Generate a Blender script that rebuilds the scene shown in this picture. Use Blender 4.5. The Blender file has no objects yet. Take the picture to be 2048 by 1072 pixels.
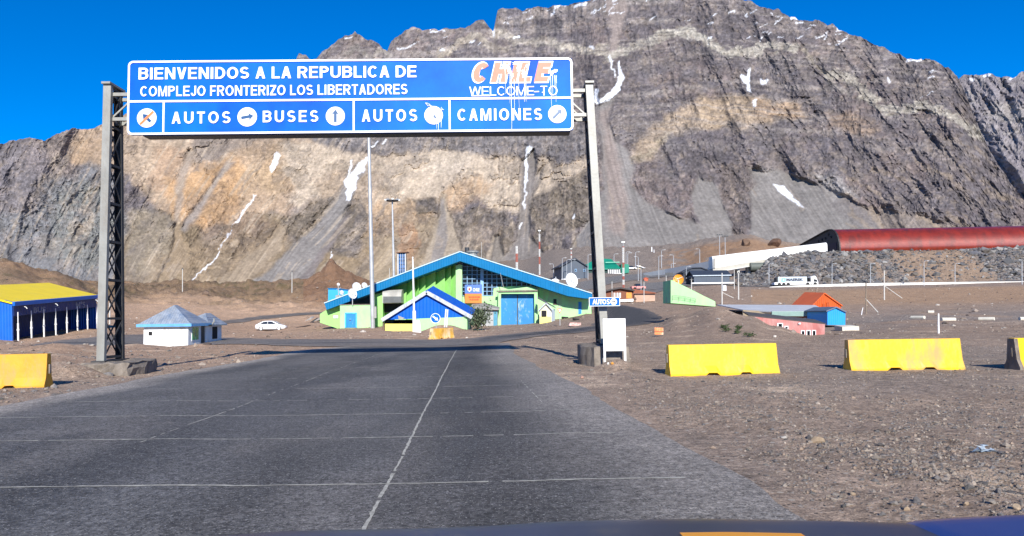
import bpy, bmesh, math, random
import numpy as np
from mathutils import Vector, Matrix, Euler

random.seed(7)
sc = bpy.context.scene
COL = sc.collection
R = math.radians

# ------------------------------------------------------------------ camera
FPX, CX, CY, EYE = 1500.0, 1024.0, 536.0, 1.55
PITCH, ROLL = math.atan((629.5 - 536) / FPX), -0.014
cam_d = bpy.data.cameras.new("camera")
cam = bpy.data.objects.new("camera", cam_d)
COL.objects.link(cam)
cam_d.sensor_width = 36.0
cam_d.sensor_fit = 'HORIZONTAL'
cam_d.lens = 36.0 * FPX / 2048.0
cam_d.clip_start = 0.05
cam_d.clip_end = 20000
CAMR = (Matrix.Rotation(math.pi / 2 + PITCH, 3, 'X') @ Matrix.Rotation(ROLL, 3, 'Z'))
cam.matrix_world = Matrix.Translation((0, 0, EYE)) @ CAMR.to_4x4()
sc.camera = cam

# ------------------------------------------------------------------ sky, sun, exposure
SUN_EL = R(27)
SUN_AZ = -0.11                      # the light travels along (SUN_AZ, 1)
w = bpy.data.worlds.new("World")
sc.world = w
w.use_nodes = True
nt = w.node_tree
sky = nt.nodes.new('ShaderNodeTexSky')
sky.sky_type = 'NISHITA'
sky.sun_disc = False
sky.sun_elevation = SUN_EL
sky.sun_rotation = math.pi
sky.altitude = 3200
sky.air_density = 1.0
sky.dust_density = 0.0
sky.ozone_density = 4.0
hs = nt.nodes.new('ShaderNodeHueSaturation')
hs.inputs['Saturation'].default_value = 1.38
hs.inputs['Value'].default_value = 1.06
hs.inputs['Hue'].default_value = .508
nt.links.new(sky.outputs[0], hs.inputs['Color'])
nt.links.new(hs.outputs[0], nt.nodes['Background'].inputs[0])
nt.nodes['Background'].inputs[1].default_value = 0.115
sun_d = bpy.data.lights.new("sun", 'SUN')
sun_d.energy = 4.8
sun_d.angle = R(0.53)
sun_d.color = (1.0, 0.95, 0.87)
sun = bpy.data.objects.new("sun", sun_d)
COL.objects.link(sun)
sv = Vector((SUN_AZ, 1, 0)).normalized() * math.cos(SUN_EL) + Vector((0, 0, -math.sin(SUN_EL)))
sun.rotation_euler = sv.to_track_quat('-Z', 'Y').to_euler()
sc.view_settings.view_transform = 'Standard'
sc.view_settings.look = 'None'
sc.view_settings.gamma = 1
sc.view_settings.exposure = 0.55

# ------------------------------------------------------------------ numbers: noise, rays
def _hash(ix, iy, seed):
    h = (ix.astype(np.int64) * 374761393 + iy.astype(np.int64) * 668265263 + seed * 1442695041) & 0xFFFFFFFF
    h = ((h ^ (h >> 13)) * 1274126177) & 0xFFFFFFFF
    h = h ^ (h >> 16)
    return (h & 0xFFFFFF) / float(0xFFFFFF)

def vn(x, y, seed=0):
    x = np.asarray(x, float); y = np.asarray(y, float)
    ix = np.floor(x); iy = np.floor(y)
    fx = x - ix; fy = y - iy
    fx = fx * fx * fx * (fx * (fx * 6 - 15) + 10); fy = fy * fy * fy * (fy * (fy * 6 - 15) + 10)
    a = _hash(ix, iy, seed); b = _hash(ix + 1, iy, seed)
    c = _hash(ix, iy + 1, seed); d = _hash(ix + 1, iy + 1, seed)
    return (a + (b - a) * fx) * (1 - fy) + (c + (d - c) * fx) * fy

def fbm(x, y, seed=0, oct=4, gain=0.5):
    s = 0; a = 1; t = 0
    for o in range(oct):
        c, sn = math.cos(o * 0.7), math.sin(o * 0.7)
        s = s + a * vn((x * c - y * sn) * 2 ** o, (x * sn + y * c) * 2 ** o, seed + o * 17)
        t += a; a *= gain
    return s / t

def ridged(x, y, seed=0, oct=4, gain=0.55):
    s = 0; a = 1; t = 0
    for o in range(oct):
        c, sn = math.cos(o * 0.5), math.sin(o * 0.5)
        s = s + a * (1 - np.abs(2 * vn((x * c - y * sn) * 2 ** o, (x * sn + y * c) * 2 ** o, seed + o * 13) - 1))
        t += a; a *= gain
    return s / t

def sstep(a, b, x):
    t = np.clip((x - a) / (b - a), 0, 1)
    return t * t * (3 - 2 * t)

def ray(px, py):
    return CAMR @ Vector(((px - CX) / FPX, (CY - py) / FPX, -1))

def P(px, py, Y):
    v = ray(px, py)
    return Vector((0, 0, EYE)) + v * (Y / v.y)

CR = np.array(CAMR)
def rays(px, py):
    v = np.stack([(px - CX) / FPX, (CY - py) / FPX, -np.ones_like(px)], -1)
    return v @ CR.T

# ------------------------------------------------------------------ the lie of the land
COLS = {
    -900: [(0, 0), (45, 0), (75, -.4), (92, .7), (110, 2), (140, 8), (170, 16), (230, 17), (400, 16), (700, 24)],
    0:    [(0, 0), (45, 0), (75, -.5), (92, .7), (110, 2), (140, 8), (165, 15.2), (230, 16), (400, 14), (700, 20)],
    100:  [(0, 0), (40, 0), (75, -.4), (92, .7), (110, 1.8), (140, 6.5), (170, 12.8), (230, 14), (400, 13), (700, 20)],
    200:  [(0, 0), (25, 0), (60, -.5), (80, .2), (92, .7), (110, 1.6), (150, 5.5), (200, 11.8), (240, 13.4), (400, 13), (700, 20)],
    300:  [(0, 0), (24, 0), (60, -.62), (80, -.2), (110, 1.2), (150, 4.5), (190, 7.8), (230, 12), (300, 12), (700, 20)],
    540:  [(0, 0), (24, -.05), (38, -.17), (50, -.1), (90, -.3), (116, -.38), (140, 1.7), (180, 5.3), (240, 13.2), (300, 13), (700, 20)],
    610:  [(0, 0), (24, -.05), (38, -.17), (50, -.1), (100, -.2), (120, .2), (140, 1.7), (180, 5.3), (225, 12.6), (300, 13), (700, 20)],
    638:  [(0, 0), (24, -.05), (38, -.17), (50, -.1), (100, -.2), (120, .3), (140, 1.7), (180, 5.3), (225, 14.6), (260, 14), (300, 13), (700, 20)],
    662:  [(0, 0), (24, -.05), (38, -.17), (50, -.1), (100, -.1), (120, .4), (140, 1.7), (180, 5.3), (205, 9.5), (225, 18.3), (260, 14), (300, 13), (700, 20)],
    690:  [(0, 0), (24, -.05), (38, -.17), (50, -.1), (100, 0), (120, .5), (140, 1.7), (180, 5.3), (205, 9.0), (225, 16), (260, 14), (300, 13), (700, 20)],
    725:  [(0, 0), (24, -.05), (38, -.17), (50, -.1), (100, 0), (120, .5), (140, 1.7), (180, 5.3), (225, 12.8), (260, 12.5), (700, 20)],
    760:  [(0, 0), (24, -.05), (38, -.17), (50, -.1), (100, .05), (120, .6), (150, 2), (225, 11), (300, 13), (700, 20)],
    850:  [(0, 0), (24, -.05), (38, -.17), (50, -.15), (85, -.2), (105, 0), (150, 2), (240, 10), (400, 16), (700, 40)],
    1040: [(0, 0), (24, -.03), (38, -.1), (56, 0), (105, .2), (130, 1), (200, 6), (300, 14), (450, 28), (700, 60)],
    1120: [(0, 0), (24, 0), (38, -.05), (58, 0), (85, .3), (107, .9), (130, 2.2), (200, 8.5), (260, 13.4), (300, 17.5), (450, 36), (600, 56), (900, 96)],
    1180: [(0, 0), (22, 0), (60, 0), (85, .6), (110, 1.7), (160, 4), (220, 9), (260, 13.9), (300, 18), (450, 38), (600, 58), (900, 96)],
    1300: [(0, 0), (22, 0), (50, .1), (75, .15), (100, .8), (130, 2.6), (160, 4.3), (220, 9), (300, 17), (450, 38), (600, 59), (900, 96)],
    1360: [(0, 0), (22, 0), (40, 0), (55, .4), (68, 1.2), (80, 1.25), (100, 1.2), (130, 3), (160, 5), (210, 9.2), (300, 16.5), (380, 28), (450, 39), (600, 62), (900, 96)],
    1430: [(0, 0), (22, 0), (38, -.05), (50, .6), (60, 1.55), (70, 2.15), (80, 1.6), (100, 1.8), (110, 2.6), (150, 5.4), (190, 7.9), (210, 9.5), (260, 14), (330, 25), (400, 36), (600, 64), (900, 96)],
    1500: [(0, 0), (22, 0), (36, -.05), (48, .5), (58, 1.1), (64, 1.15), (72, .2), (100, 1.6), (115, 2.8), (150, 5.2), (190, 7.6), (205, 8.2), (240, 14), (280, 19), (340, 30), (400, 37), (600, 66), (900, 96)],
    1545: [(0, 0), (20, 0), (36, -.08), (46, .2), (55, .5), (60, .3), (70, -.2), (100, 1.2), (115, 2.6), (150, 4.9), (190, 7.5), (203, 8), (207, 8.2), (240, 19.5), (300, 21), (350, 28), (500, 48), (900, 96)],
    1620: [(0, 0), (19, 0), (35, 0), (50, -.3), (60, -.45), (85, .2), (110, 2.2), (150, 4.8), (190, 7.4), (203, 8), (207, 8.2), (240, 20.5), (300, 21), (400, 30), (500, 46), (900, 96)],
    1700: [(0, 0), (19, 0), (35, 0), (50, -.1), (62, -.25), (85, .3), (110, 2.2), (150, 4.7), (190, 7.4), (203, 8), (207, 8.2), (240, 20.5), (300, 21), (400, 30), (500, 46), (900, 96)],
    1850: [(0, 0), (19, 0), (35, 0), (50, .1), (70, .3), (90, .9), (130, 3.2), (180, 6.8), (203, 8.2), (207, 8.4), (241, 20.7), (300, 21), (400, 30), (500, 46), (900, 96)],
    2060: [(0, 0), (19, 0), (35, 0), (50, .1), (70, .3), (90, .9), (130, 3.2), (180, 6.9), (203, 8.6), (207, 8.8), (240, 20.9), (300, 21), (400, 30), (500, 46), (900, 96)],
    3000: [(0, 0), (19, 0), (35, 0), (50, .1), (70, .3), (90, .9), (130, 3.2), (180, 6.9), (203, 8.6), (207, 8.8), (240, 20.9), (300, 21), (400, 30), (500, 46), (900, 96)],
}
_ck = sorted(COLS)
_dg = np.concatenate([np.arange(0, 60, .5), np.arange(60, 320, 1.0), np.arange(320, 1201, 8.0)])
_tab = []
for k in _ck:
    a = np.array(COLS[k], float)
    z = np.interp(_dg, a[:, 0], a[:, 1])
    n = 5
    zp = np.pad(z, n, mode='edge')
    _tab.append(np.convolve(zp, np.ones(2 * n + 1) / (2 * n + 1), mode='valid'))
_tab = np.array(_tab)
_ck = np.array(_ck, float)

def px_d(X, Y):
    X = np.asarray(X, float); Y = np.asarray(Y, float)
    d = np.maximum(Y, 0.72 * np.hypot(X, Y))
    px = np.where(Y > 0.2, CX + FPX * X / np.maximum(Y, 0.2), np.where(X > 0, 3000, -900))
    return np.clip(px, -899, 2999), d

def base_z(X, Y):
    px, d = px_d(X, Y)
    i = np.clip(np.searchsorted(_ck, px) - 1, 0, len(_ck) - 2)
    t = (px - _ck[i]) / (_ck[i + 1] - _ck[i])
    t = t * t * (3 - 2 * t)
    j = np.clip(np.searchsorted(_dg, d) - 1, 0, len(_dg) - 2)
    u = np.clip((d - _dg[j]) / (_dg[j + 1] - _dg[j]), 0, 1)
    z0 = _tab[i, j] * (1 - u) + _tab[i, j + 1] * u
    z1 = _tab[i + 1, j] * (1 - u) + _tab[i + 1, j + 1] * u
    return z0 * (1 - t) + z1 * t

def gp0(px, py, zf):
    """where the ray through a point of the plan meets the ground"""
    v = ray(px, py)
    lo = 2.0
    ds = np.concatenate([np.arange(2, 120, .25), np.arange(120, 900, 1.0)])
    X = v.x / v.y * ds; Z = EYE + v.z / v.y * ds
    g = zf(X, ds)
    k = np.argmax(Z <= g)
    if Z[k] > g[k]:
        k = len(ds) - 1
    if k > 0:
        a = Z[k - 1] - g[k - 1]; b = Z[k] - g[k]
        t = a / (a - b) if a != b else 0
        d = ds[k - 1] + (ds[k] - ds[k - 1]) * t
    else:
        d = ds[0]
    X = v.x / v.y * d
    return Vector((X, d, float(zf(np.array([X]), np.array([d]))[0])))

def in_poly(X, Y, poly):
    X = np.asarray(X, float); Y = np.asarray(Y, float)
    inside = np.zeros(X.shape, bool)
    n = len(poly)
    for i in range(n):
        x0, y0 = poly[i][:2]; x1, y1 = poly[(i + 1) % n][:2]
        c = (y0 > Y) != (y1 > Y)
        with np.errstate(divide='ignore', invalid='ignore'):
            xi = (x1 - x0) * (Y - y0) / (y1 - y0 if y1 != y0 else 1e-9) + x0
        inside ^= c & (X < xi)
    return inside

def line_dist(X, Y, pts, closed=False):
    best = np.full(np.shape(X), 1e9)
    m = len(pts) if closed else len(pts) - 1
    for i in range(m):
        x0, y0 = pts[i][:2]; x1, y1 = pts[(i + 1) % len(pts)][:2]
        dx, dy = x1 - x0, y1 - y0
        L = dx * dx + dy * dy + 1e-9
        t = np.clip(((X - x0) * dx + (Y - y0) * dy) / L, 0, 1)
        best = np.minimum(best, np.hypot(X - x0 - t * dx, Y - y0 - t * dy))
    return best

def poly_sd(X, Y, poly):
    d = line_dist(X, Y, poly, True)
    return np.where(in_poly(X, Y, poly), -d, d)

def g0(px, py):
    return gp0(px, py, base_z)

# roads, in plan
ROAD_MAIN = [(-8.55 + .056 * 14, -14), (2.65 + .081 * 14, -14), (2.2, 5.5), (1.35, 16), (0.2, 30), (-0.15, 36.5), (-0.2, 43),
             (-4, 43.5), (-9.6, 43), (-11.2, 38.5), (-10.4, 33), (-9.3, 13.6), (-8.6, 1)]
ROAD_SIDE = [tuple(g0(*q)[:2]) for q in [(60, 690), (120, 681), (180, 676), (290, 668), (370, 671), (450, 676), (560, 679), (670, 679), (800, 679), (937, 678),
             (1010, 669), (1100, 661), (1180, 653), (1195, 640), (1200, 622), (1205, 607), (1255, 612), (1295, 620), (1326, 634), (1310, 645),
             (1260, 653), (1180, 664), (1100, 671), (1049, 678), (1012, 684), (992, 691), (900, 695), (720, 694), (560, 692), (430, 690), (300, 694), (180, 694), (80, 698)]]
ROAD_BACK = [tuple(g0(*q)[:2]) for q in [(400, 648), (440, 642), (520, 632), (600, 626), (652, 624), (655, 628), (600, 631), (520, 639), (440, 649), (400, 656)]]
ROAD_RAMP = [tuple(g0(*q)[:2]) for q in [(1150, 566), (1230, 552), (1290, 545), (1400, 533), (1440, 529), (1440, 535), (1400, 541), (1300, 556), (1210, 571), (1150, 582)]]
ROAD_YARD = [tuple(g0(*q)[:2]) for q in [(1205, 588), (1290, 566), (1390, 559), (1470, 560), (1470, 567), (1340, 577), (1290, 590)]]
ROAD_PASS = [(P(1250, 570, 199).x, 199), (P(1500, 570, 199).x, 200.5), (P(2300, 570, 199).x, 200.5), (P(2300, 570, 205).x, 206), (P(1250, 570, 205).x, 206)]
ALLROADS = [ROAD_MAIN, ROAD_SIDE, ROAD_BACK, ROAD_RAMP, ROAD_YARD, ROAD_PASS]

FOOT_L = g0(232, 750); FOOT_R = Vector((2.65, 22.2, 0))
HEAPS = [(-12.3, 20.9, .9, .2), (2.9, 20.4, .6, .14), (-8.2, 82.6, 1.5, .75), (-6.6, 83.2, 1.0, .35), (-13.1, 21.7, .95, .33), (-12.2, 21.0, .5, .12), (2.75, 20.75, .5, .16), (-19.0, 30, 2.2, .3), (-22.5, 33, 1.6, .25), (-29, 47, 4, .45), (-25, 42, 2, .3),
         (-36, 66, 4, .7), (-26.5, 53, 1.6, .25), (-21, 52, 1.3, .2)]

def ground_z(X, Y):
    X = np.asarray(X, float); Y = np.asarray(Y, float)
    z = base_z(X, Y)
    px, d = px_d(X, Y)
    off = np.ones_like(z)
    for rp in ALLROADS:
        off = np.minimum(off, sstep(0.0, 1.0 + 0.012 * d, poly_sd(X, Y, rp)))
    amp = 0.045 + 0.10 * sstep(24, 60, d) * (px < 640) + 1.1 * sstep(135, 190, d) * (px < 1000) \
        + 1.0 * sstep(250, 420, d) * (px > 1150) + .06 * sstep(40, 70, d)
    b = (fbm(X * .35, Y * .35, 3, 4) - .5) * 2 * amp + (fbm(X * .07, Y * .07, 5, 4) - .5) * 2 * amp * 1.5
    b = b + (ridged(X * .12, Y * .12, 15, 4) - .5) * 1.8 * sstep(140, 185, d) * sstep(1080, 960, px)
    b = b + (fbm(X * 1.7, Y * 1.7, 9, 3) - .5) * .05 * (d < 70)
    emb = (px > 1470) * sstep(206, 209, d) * (1 - sstep(240, 246, d))
    b = b + emb * (ridged(X * .5, Y * .5, 21, 4) - .55) * 1.1
    z = z + b * off
    ex = X - (2.65 - .081 * Y)
    nearr = (Y > 1) * sstep(30, 16, d) * sstep(.4, .8, ex) * sstep(4.0, 2.6, ex)
    z = z + nearr * .10 * np.clip(fbm(ex * 1.3 + 3, Y * .22, 71, 4) - .42, 0, 1) * 2.2
    for hx, hy, hr, hh in HEAPS:
        z = z + hh * np.exp(-((X - hx) ** 2 + (Y - hy) ** 2) / (hr * hr)) * off
    return z

def gz(x, y):
    return float(ground_z(np.array([x]), np.array([y]))[0])

def gp(px, py):
    return gp0(px, py, ground_z)

# ------------------------------------------------------------------ mesh builder
class MB:
    def __init__(s):
        s.v = []; s.f = []
    def add(s, vs, fs):
        o = len(s.v)
        s.v += [tuple(map(float, q)) for q in vs]
        s.f += [tuple(i + o for i in f) for f in fs]
        return s
    def box(s, c, d, rot=None):
        hx, hy, hz = d[0] / 2, d[1] / 2, d[2] / 2
        vs = [Vector((x, y, z)) for x in (-hx, hx) for y in (-hy, hy) for z in (-hz, hz)]
        if rot is not None:
            m = Euler(rot).to_matrix(); vs = [m @ q for q in vs]
        c = Vector(c)
        return s.add([q + c for q in vs], [(0, 1, 3, 2), (4, 6, 7, 5), (0, 4, 5, 1), (2, 3, 7, 6), (0, 2, 6, 4), (1, 5, 7, 3)])
    def bb(s, x0, x1, y0, y1, z0, z1):
        return s.box(((x0 + x1) / 2, (y0 + y1) / 2, (z0 + z1) / 2), (abs(x1 - x0), abs(y1 - y0), abs(z1 - z0)))
    def beam(s, p, q, w, h=None, up=(0, 0, 1)):
        h = h or w
        p = Vector(p); q = Vector(q); a = (q - p).normalized(); up = Vector(up)
        if abs(a.dot(up)) > .98: up = Vector((0, 1, 0))
        r = a.cross(up).normalized(); u = r.cross(a)
        vs = [e + r * sx * w / 2 + u * sz * h / 2 for e in (p, q) for sx, sz in ((-1, -1), (1, -1), (1, 1), (-1, 1))]
        return s.add(vs, [(3, 2, 1, 0), (4, 5, 6, 7), (0, 1, 5, 4), (1, 2, 6, 5), (2, 3, 7, 6), (3, 0, 4, 7)])
    def tube(s, pts, r, n=8, caps=True):
        pts = [Vector(p) for p in pts]
        rs = r if isinstance(r, (list, tuple)) else [r] * len(pts)
        vs = []
        for i, p in enumerate(pts):
            a = (pts[min(i + 1, len(pts) - 1)] - pts[max(i - 1, 0)]).normalized()
            up = Vector((0, 0, 1)) if abs(a.z) < .95 else Vector((0, 1, 0))
            x = a.cross(up).normalized(); y = x.cross(a)
            for k in range(n):
                t = 2 * math.pi * k / n
                vs.append(p + x * math.cos(t) * rs[i] + y * math.sin(t) * rs[i])
        fs = [(i * n + k, i * n + (k + 1) % n, (i + 1) * n + (k + 1) % n, (i + 1) * n + k) for i in range(len(pts) - 1) for k in range(n)]
        if caps:
            fs += [tuple(range(n))[::-1], tuple(range((len(pts) - 1) * n, len(pts) * n))]
        return s.add(vs, fs)
    def prism(s, pts, vec):
        pts = [Vector(p) for p in pts]; vec = Vector(vec); n = len(pts)
        return s.add(pts + [p + vec for p in pts], [tuple(range(n))[::-1], tuple(range(n, 2 * n))] +
                     [(i, (i + 1) % n, n + (i + 1) % n, n + i) for i in range(n)])
    def loft(s, rings, closed=True, caps=True):
        n = len(rings[0]); vs = [p for r in rings for p in r]
        fs = []
        for i in range(len(rings) - 1):
            for k in range(n if closed else n - 1):
                fs.append((i * n + k, i * n + (k + 1) % n, (i + 1) * n + (k + 1) % n, (i + 1) * n + k))
        if caps:
            fs += [tuple(range(n))[::-1], tuple(range((len(rings) - 1) * n, len(rings) * n))]
        return s.add(vs, fs)
    def lathe(s, prof, c=(0, 0, 0), axis=(0, 0, 1), n=20):
        a = Vector(axis).normalized(); t = Vector((1, 0, 0)) if abs(a.x) < .9 else Vector((0, 1, 0))
        x = a.cross(t).normalized(); y = a.cross(x); c = Vector(c)
        rings = [[c + a * h + (x * math.cos(2 * math.pi * k / n) + y * math.sin(2 * math.pi * k / n)) * r for k in range(n)] for r, h in prof]
        return s.loft(rings)
    def disc(s, c, axis, r, t, n=28):
        return s.lathe([(r, 0), (r, t)], c, axis, n)
    def build(s, name, mat, parent=None, loc=None, smooth=False, bevel=0, fix=True):
        me = bpy.data.meshes.new(name)
        me.from_pydata(s.v, [], s.f)
        if fix or bevel:
            bm = bmesh.new(); bm.from_mesh(me)
            if bevel:
                bmesh.ops.bevel(bm, geom=[e for e in bm.edges if len(e.link_faces) == 2 and e.calc_face_angle(0) > .5], offset=bevel, segments=2, affect='EDGES', profile=.6)
            bmesh.ops.recalc_face_normals(bm, faces=bm.faces)
            bm.to_mesh(me); bm.free()
        if smooth:
            me.polygons.foreach_set('use_smooth', [True] * len(me.polygons))
        if mat: me.materials.append(mat)
        o = bpy.data.objects.new(name, me); COL.objects.link(o)
        if parent: o.parent = parent
        if loc is not None: o.location = loc
        return o

def thing(name, label, cat, loc=(0, 0, 0), rz=0, group=None):
    o = bpy.data.objects.new(name, None); COL.objects.link(o)
    o.empty_display_size = .3
    o.location = loc; o.rotation_euler = (0, 0, rz)
    return tag(o, label, cat, group)

def tag(o, label, cat, group=None):
    o['label'] = label; o['category'] = cat
    if group: o['group'] = group
    return o

def copy_tree(o, parent=None):
    c = o.copy(); COL.objects.link(c); c.parent = parent
    for ch in list(o.children): copy_tree(ch, c)
    return c

# ------------------------------------------------------------------ materials
def mat(name, col, rough=.6, metal=0.0, var=.18, scale=2.0, bump=0.0, dirt=None, corr=None, spec=.5, col2=None):
    m = bpy.data.materials.new(name); m.use_nodes = True
    t = m.node_tree; N = t.nodes; L = t.links
    b = N['Principled BSDF']
    b.inputs['Roughness'].default_value = rough
    b.inputs['Metallic'].default_value = metal
    b.inputs['Specular IOR Level'].default_value = spec
    tc = N.new('ShaderNodeTexCoord')
    n1 = N.new('ShaderNodeTexNoise'); n1.inputs['Scale'].default_value = scale; n1.inputs['Detail'].default_value = 8
    n1.inputs['Roughness'].default_value = .62
    L.new(tc.outputs['Object'], n1.inputs['Vector'])
    r = N.new('ShaderNodeValToRGB')
    c = np.array(col[:3]); c2 = np.array(col2[:3]) if col2 else c * (1 + var)
    r.color_ramp.elements[0].color = (*(c * (1 - var)), 1); r.color_ramp.elements[0].position = .33
    r.color_ramp.elements[1].color = (*np.minimum(c2, .95), 1); r.color_ramp.elements[1].position = .67
    L.new(n1.outputs['Fac'], r.inputs['Fac'])
    out = r.outputs['Color']
    if dirt:
        dc, da, ds = dirt
        n2 = N.new('ShaderNodeTexNoise'); n2.inputs['Scale'].default_value = ds; n2.inputs['Detail'].default_value = 10; n2.inputs['Roughness'].default_value = .7
        mp = N.new('ShaderNodeMapping'); mp.inputs['Scale'].default_value = (1, 1, .32)
        L.new(tc.outputs['Object'], mp.inputs['Vector']); L.new(mp.outputs[0], n2.inputs['Vector'])
        r2 = N.new('ShaderNodeValToRGB')
        r2.color_ramp.elements[0].position = .62 - da * .3; r2.color_ramp.elements[1].position = .78 - da * .2
        L.new(n2.outputs['Fac'], r2.inputs['Fac'])
        mx = N.new('ShaderNodeMix'); mx.data_type = 'RGBA'
        L.new(r2.outputs['Color'], mx.inputs['Factor']); L.new(out, mx.inputs[6]); mx.inputs[7].default_value = (*dc, 1)
        out = mx.outputs[2]
    L.new(out, b.inputs['Base Color'])
    last = None
    if corr:
        ax, fr, dep = corr
        wv = N.new('ShaderNodeTexWave'); wv.wave_type = 'BANDS'; wv.bands_direction = ax
        wv.inputs['Scale'].default_value = fr; wv.inputs['Distortion'].default_value = 0
        L.new(tc.outputs['Object'], wv.inputs['Vector'])
        bp = N.new('ShaderNodeBump'); bp.inputs['Strength'].default_value = 1; bp.inputs['Distance'].default_value = dep
        L.new(wv.outputs['Fac'], bp.inputs['Height']); last = bp
    if bump:
        n3 = N.new('ShaderNodeTexNoise'); n3.inputs['Scale'].default_value = scale * 9; n3.inputs['Detail'].default_value = 8
        L.new(tc.outputs['Object'], n3.inputs['Vector'])
        bp = N.new('ShaderNodeBump'); bp.inputs['Strength'].default_value = .8; bp.inputs['Distance'].default_value = bump
        L.new(n3.outputs['Fac'], bp.inputs['Height'])
        if last: L.new(last.outputs[0], bp.inputs['Normal'])
        last = bp
    if last: L.new(last.outputs[0], b.inputs['Normal'])
    return m

def attr_mat(name, rough, layers, bump, spec=.2, speckle=None):
    """colour comes from the mesh's own colour attribute; noise layers of (scale, low, high) break it up"""
    m = bpy.data.materials.new(name); m.use_nodes = True
    t = m.node_tree; N = t.nodes; L = t.links
    b = N['Principled BSDF']; b.inputs['Roughness'].default_value = rough; b.inputs['Specular IOR Level'].default_value = spec
    at = N.new('ShaderNodeAttribute'); at.attribute_name = 'col'
    tc = N.new('ShaderNodeTexCoord')
    out = at.outputs['Color']
    for sc_, lo, hi in layers:
        n = N.new('ShaderNodeTexNoise'); n.inputs['Scale'].default_value = sc_; n.inputs['Detail'].default_value = 6; n.inputs['Roughness'].default_value = .65
        L.new(tc.outputs['Object'], n.inputs['Vector'])
        mr = N.new('ShaderNodeMapRange'); mr.inputs[1].default_value = .3; mr.inputs[2].default_value = .7
        mr.inputs[3].default_value = lo; mr.inputs[4].default_value = hi
        L.new(n.outputs['Fac'], mr.inputs[0])
        vm = N.new('ShaderNodeVectorMath'); vm.operation = 'SCALE'
        L.new(out, vm.inputs[0]); L.new(mr.outputs[0], vm.inputs['Scale'])
        out = vm.outputs[0]
    if speckle:
        for sc_, thr, colr in speckle:
            vo = N.new('ShaderNodeTexVoronoi'); vo.inputs['Scale'].default_value = sc_
            L.new(tc.outputs['Object'], vo.inputs['Vector'])
            sp = N.new('ShaderNodeSeparateColor'); L.new(vo.outputs['Color'], sp.inputs[0])
            gt = N.new('ShaderNodeMath'); gt.operation = 'GREATER_THAN'; gt.inputs[1].default_value = thr
            L.new(sp.outputs[0], gt.inputs[0])
            lt = N.new('ShaderNodeMath'); lt.operation = 'LESS_THAN'; lt.inputs[1].default_value = .33
            L.new(vo.outputs['Distance'], lt.inputs[0])
            mu = N.new('ShaderNodeMath'); mu.operation = 'MULTIPLY'; L.new(gt.outputs[0], mu.inputs[0]); L.new(lt.outputs[0], mu.inputs[1])
            mx = N.new('ShaderNodeMix'); mx.data_type = 'RGBA'
            L.new(mu.outputs[0], mx.inputs['Factor']); L.new(out, mx.inputs[6]); mx.inputs[7].default_value = (*colr, 1)
            out = mx.outputs[2]
    L.new(out, b.inputs['Base Color'])
    last = None
    for sc_, dist in bump:
        n = N.new('ShaderNodeTexNoise'); n.inputs['Scale'].default_value = sc_; n.inputs['Detail'].default_value = 8; n.inputs['Roughness'].default_value = .7
        L.new(tc.outputs['Object'], n.inputs['Vector'])
        bp = N.new('ShaderNodeBump'); bp.inputs['Strength'].default_value = 1; bp.inputs['Distance'].default_value = dist
        L.new(n.outputs['Fac'], bp.inputs['Height'])
        if last: L.new(last.outputs[0], bp.inputs['Normal'])
        last = bp
    if last: L.new(last.outputs[0], b.inputs['Normal'])
    return m

def np_mesh(name, V, F, mat_, col=None, smooth=False, extra=None):
    me = bpy.data.meshes.new(name)
    nv, nf, k = len(V), len(F), F.shape[1]
    me.vertices.add(nv); me.vertices.foreach_set('co', V.astype(np.float32).ravel())
    me.loops.add(nf * k); me.loops.foreach_set('vertex_index', F.astype(np.int32).ravel())
    me.polygons.add(nf); me.polygons.foreach_set('loop_start', np.arange(0, nf * k, k, dtype=np.int32))
    me.polygons.foreach_set('loop_total', np.full(nf, k, dtype=np.int32))
    me.polygons.foreach_set('use_smooth', np.full(nf, smooth))
    me.update(calc_edges=True)
    if col is not None:
        a = me.color_attributes.new('col', 'FLOAT_COLOR', 'POINT')
        a.data.foreach_set('color', np.concatenate([np.clip(col, 0, 1), np.ones((nv, 1))], 1).astype(np.float32).ravel())
    for an, av in (extra or {}).items():
        a = me.attributes.new(an, 'FLOAT', 'POINT'); a.data.foreach_set('value', av.astype(np.float32))
    me.materials.append(mat_)
    o = bpy.data.objects.new(name, me); COL.objects.link(o)
    return o

def grid_faces(nr, nc, wrap=False):
    i, j = np.meshgrid(np.arange(nr - 1), np.arange(nc if wrap else nc - 1), indexing='ij')
    j2 = (j + 1) % nc
    return np.stack([i * nc + j, i * nc + j2, (i + 1) * nc + j2, (i + 1) * nc + j], -1).reshape(-1, 4)

# ------------------------------------------------------------------ ground
fwd = np.arctan((np.arange(-300, 2360, 2.4) - CX) / FPX)
left = np.linspace(-math.pi, fwd[0], 46)[1:-1]
right = np.linspace(fwd[-1], math.pi, 46)[1:]
AZ = np.concatenate([left, fwd, right])
RR = np.concatenate([[.4, 1, 2, 3, 4], np.geomspace(4.6, 24, 150), np.geomspace(24.2, 75, 120), np.geomspace(75.6, 260, 150), np.geomspace(262, 1150, 120), [1600, 2600, 4200, 7000]])
AA, RG = np.meshgrid(AZ, RR)
GX = RG * np.sin(AA); GY = RG * np.cos(AA)
GZ = ground_z(GX, GY)
gpx, gd = px_d(GX, GY)
for rp, sink in ((ROAD_MAIN, .07), (ROAD_SIDE, .07), (ROAD_BACK, .08), (ROAD_RAMP, .15), (ROAD_YARD, .15), (ROAD_PASS, .1)):
    GZ = GZ - sink * (1 - sstep(-.9, -.15, poly_sd(GX, GY, rp)))
GZ = np.where(RG > 1200, GZ.clip(-5, 90) * np.clip(1 - (RG - 1200) / 1500, 0, 1) - .2, GZ)

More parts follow.
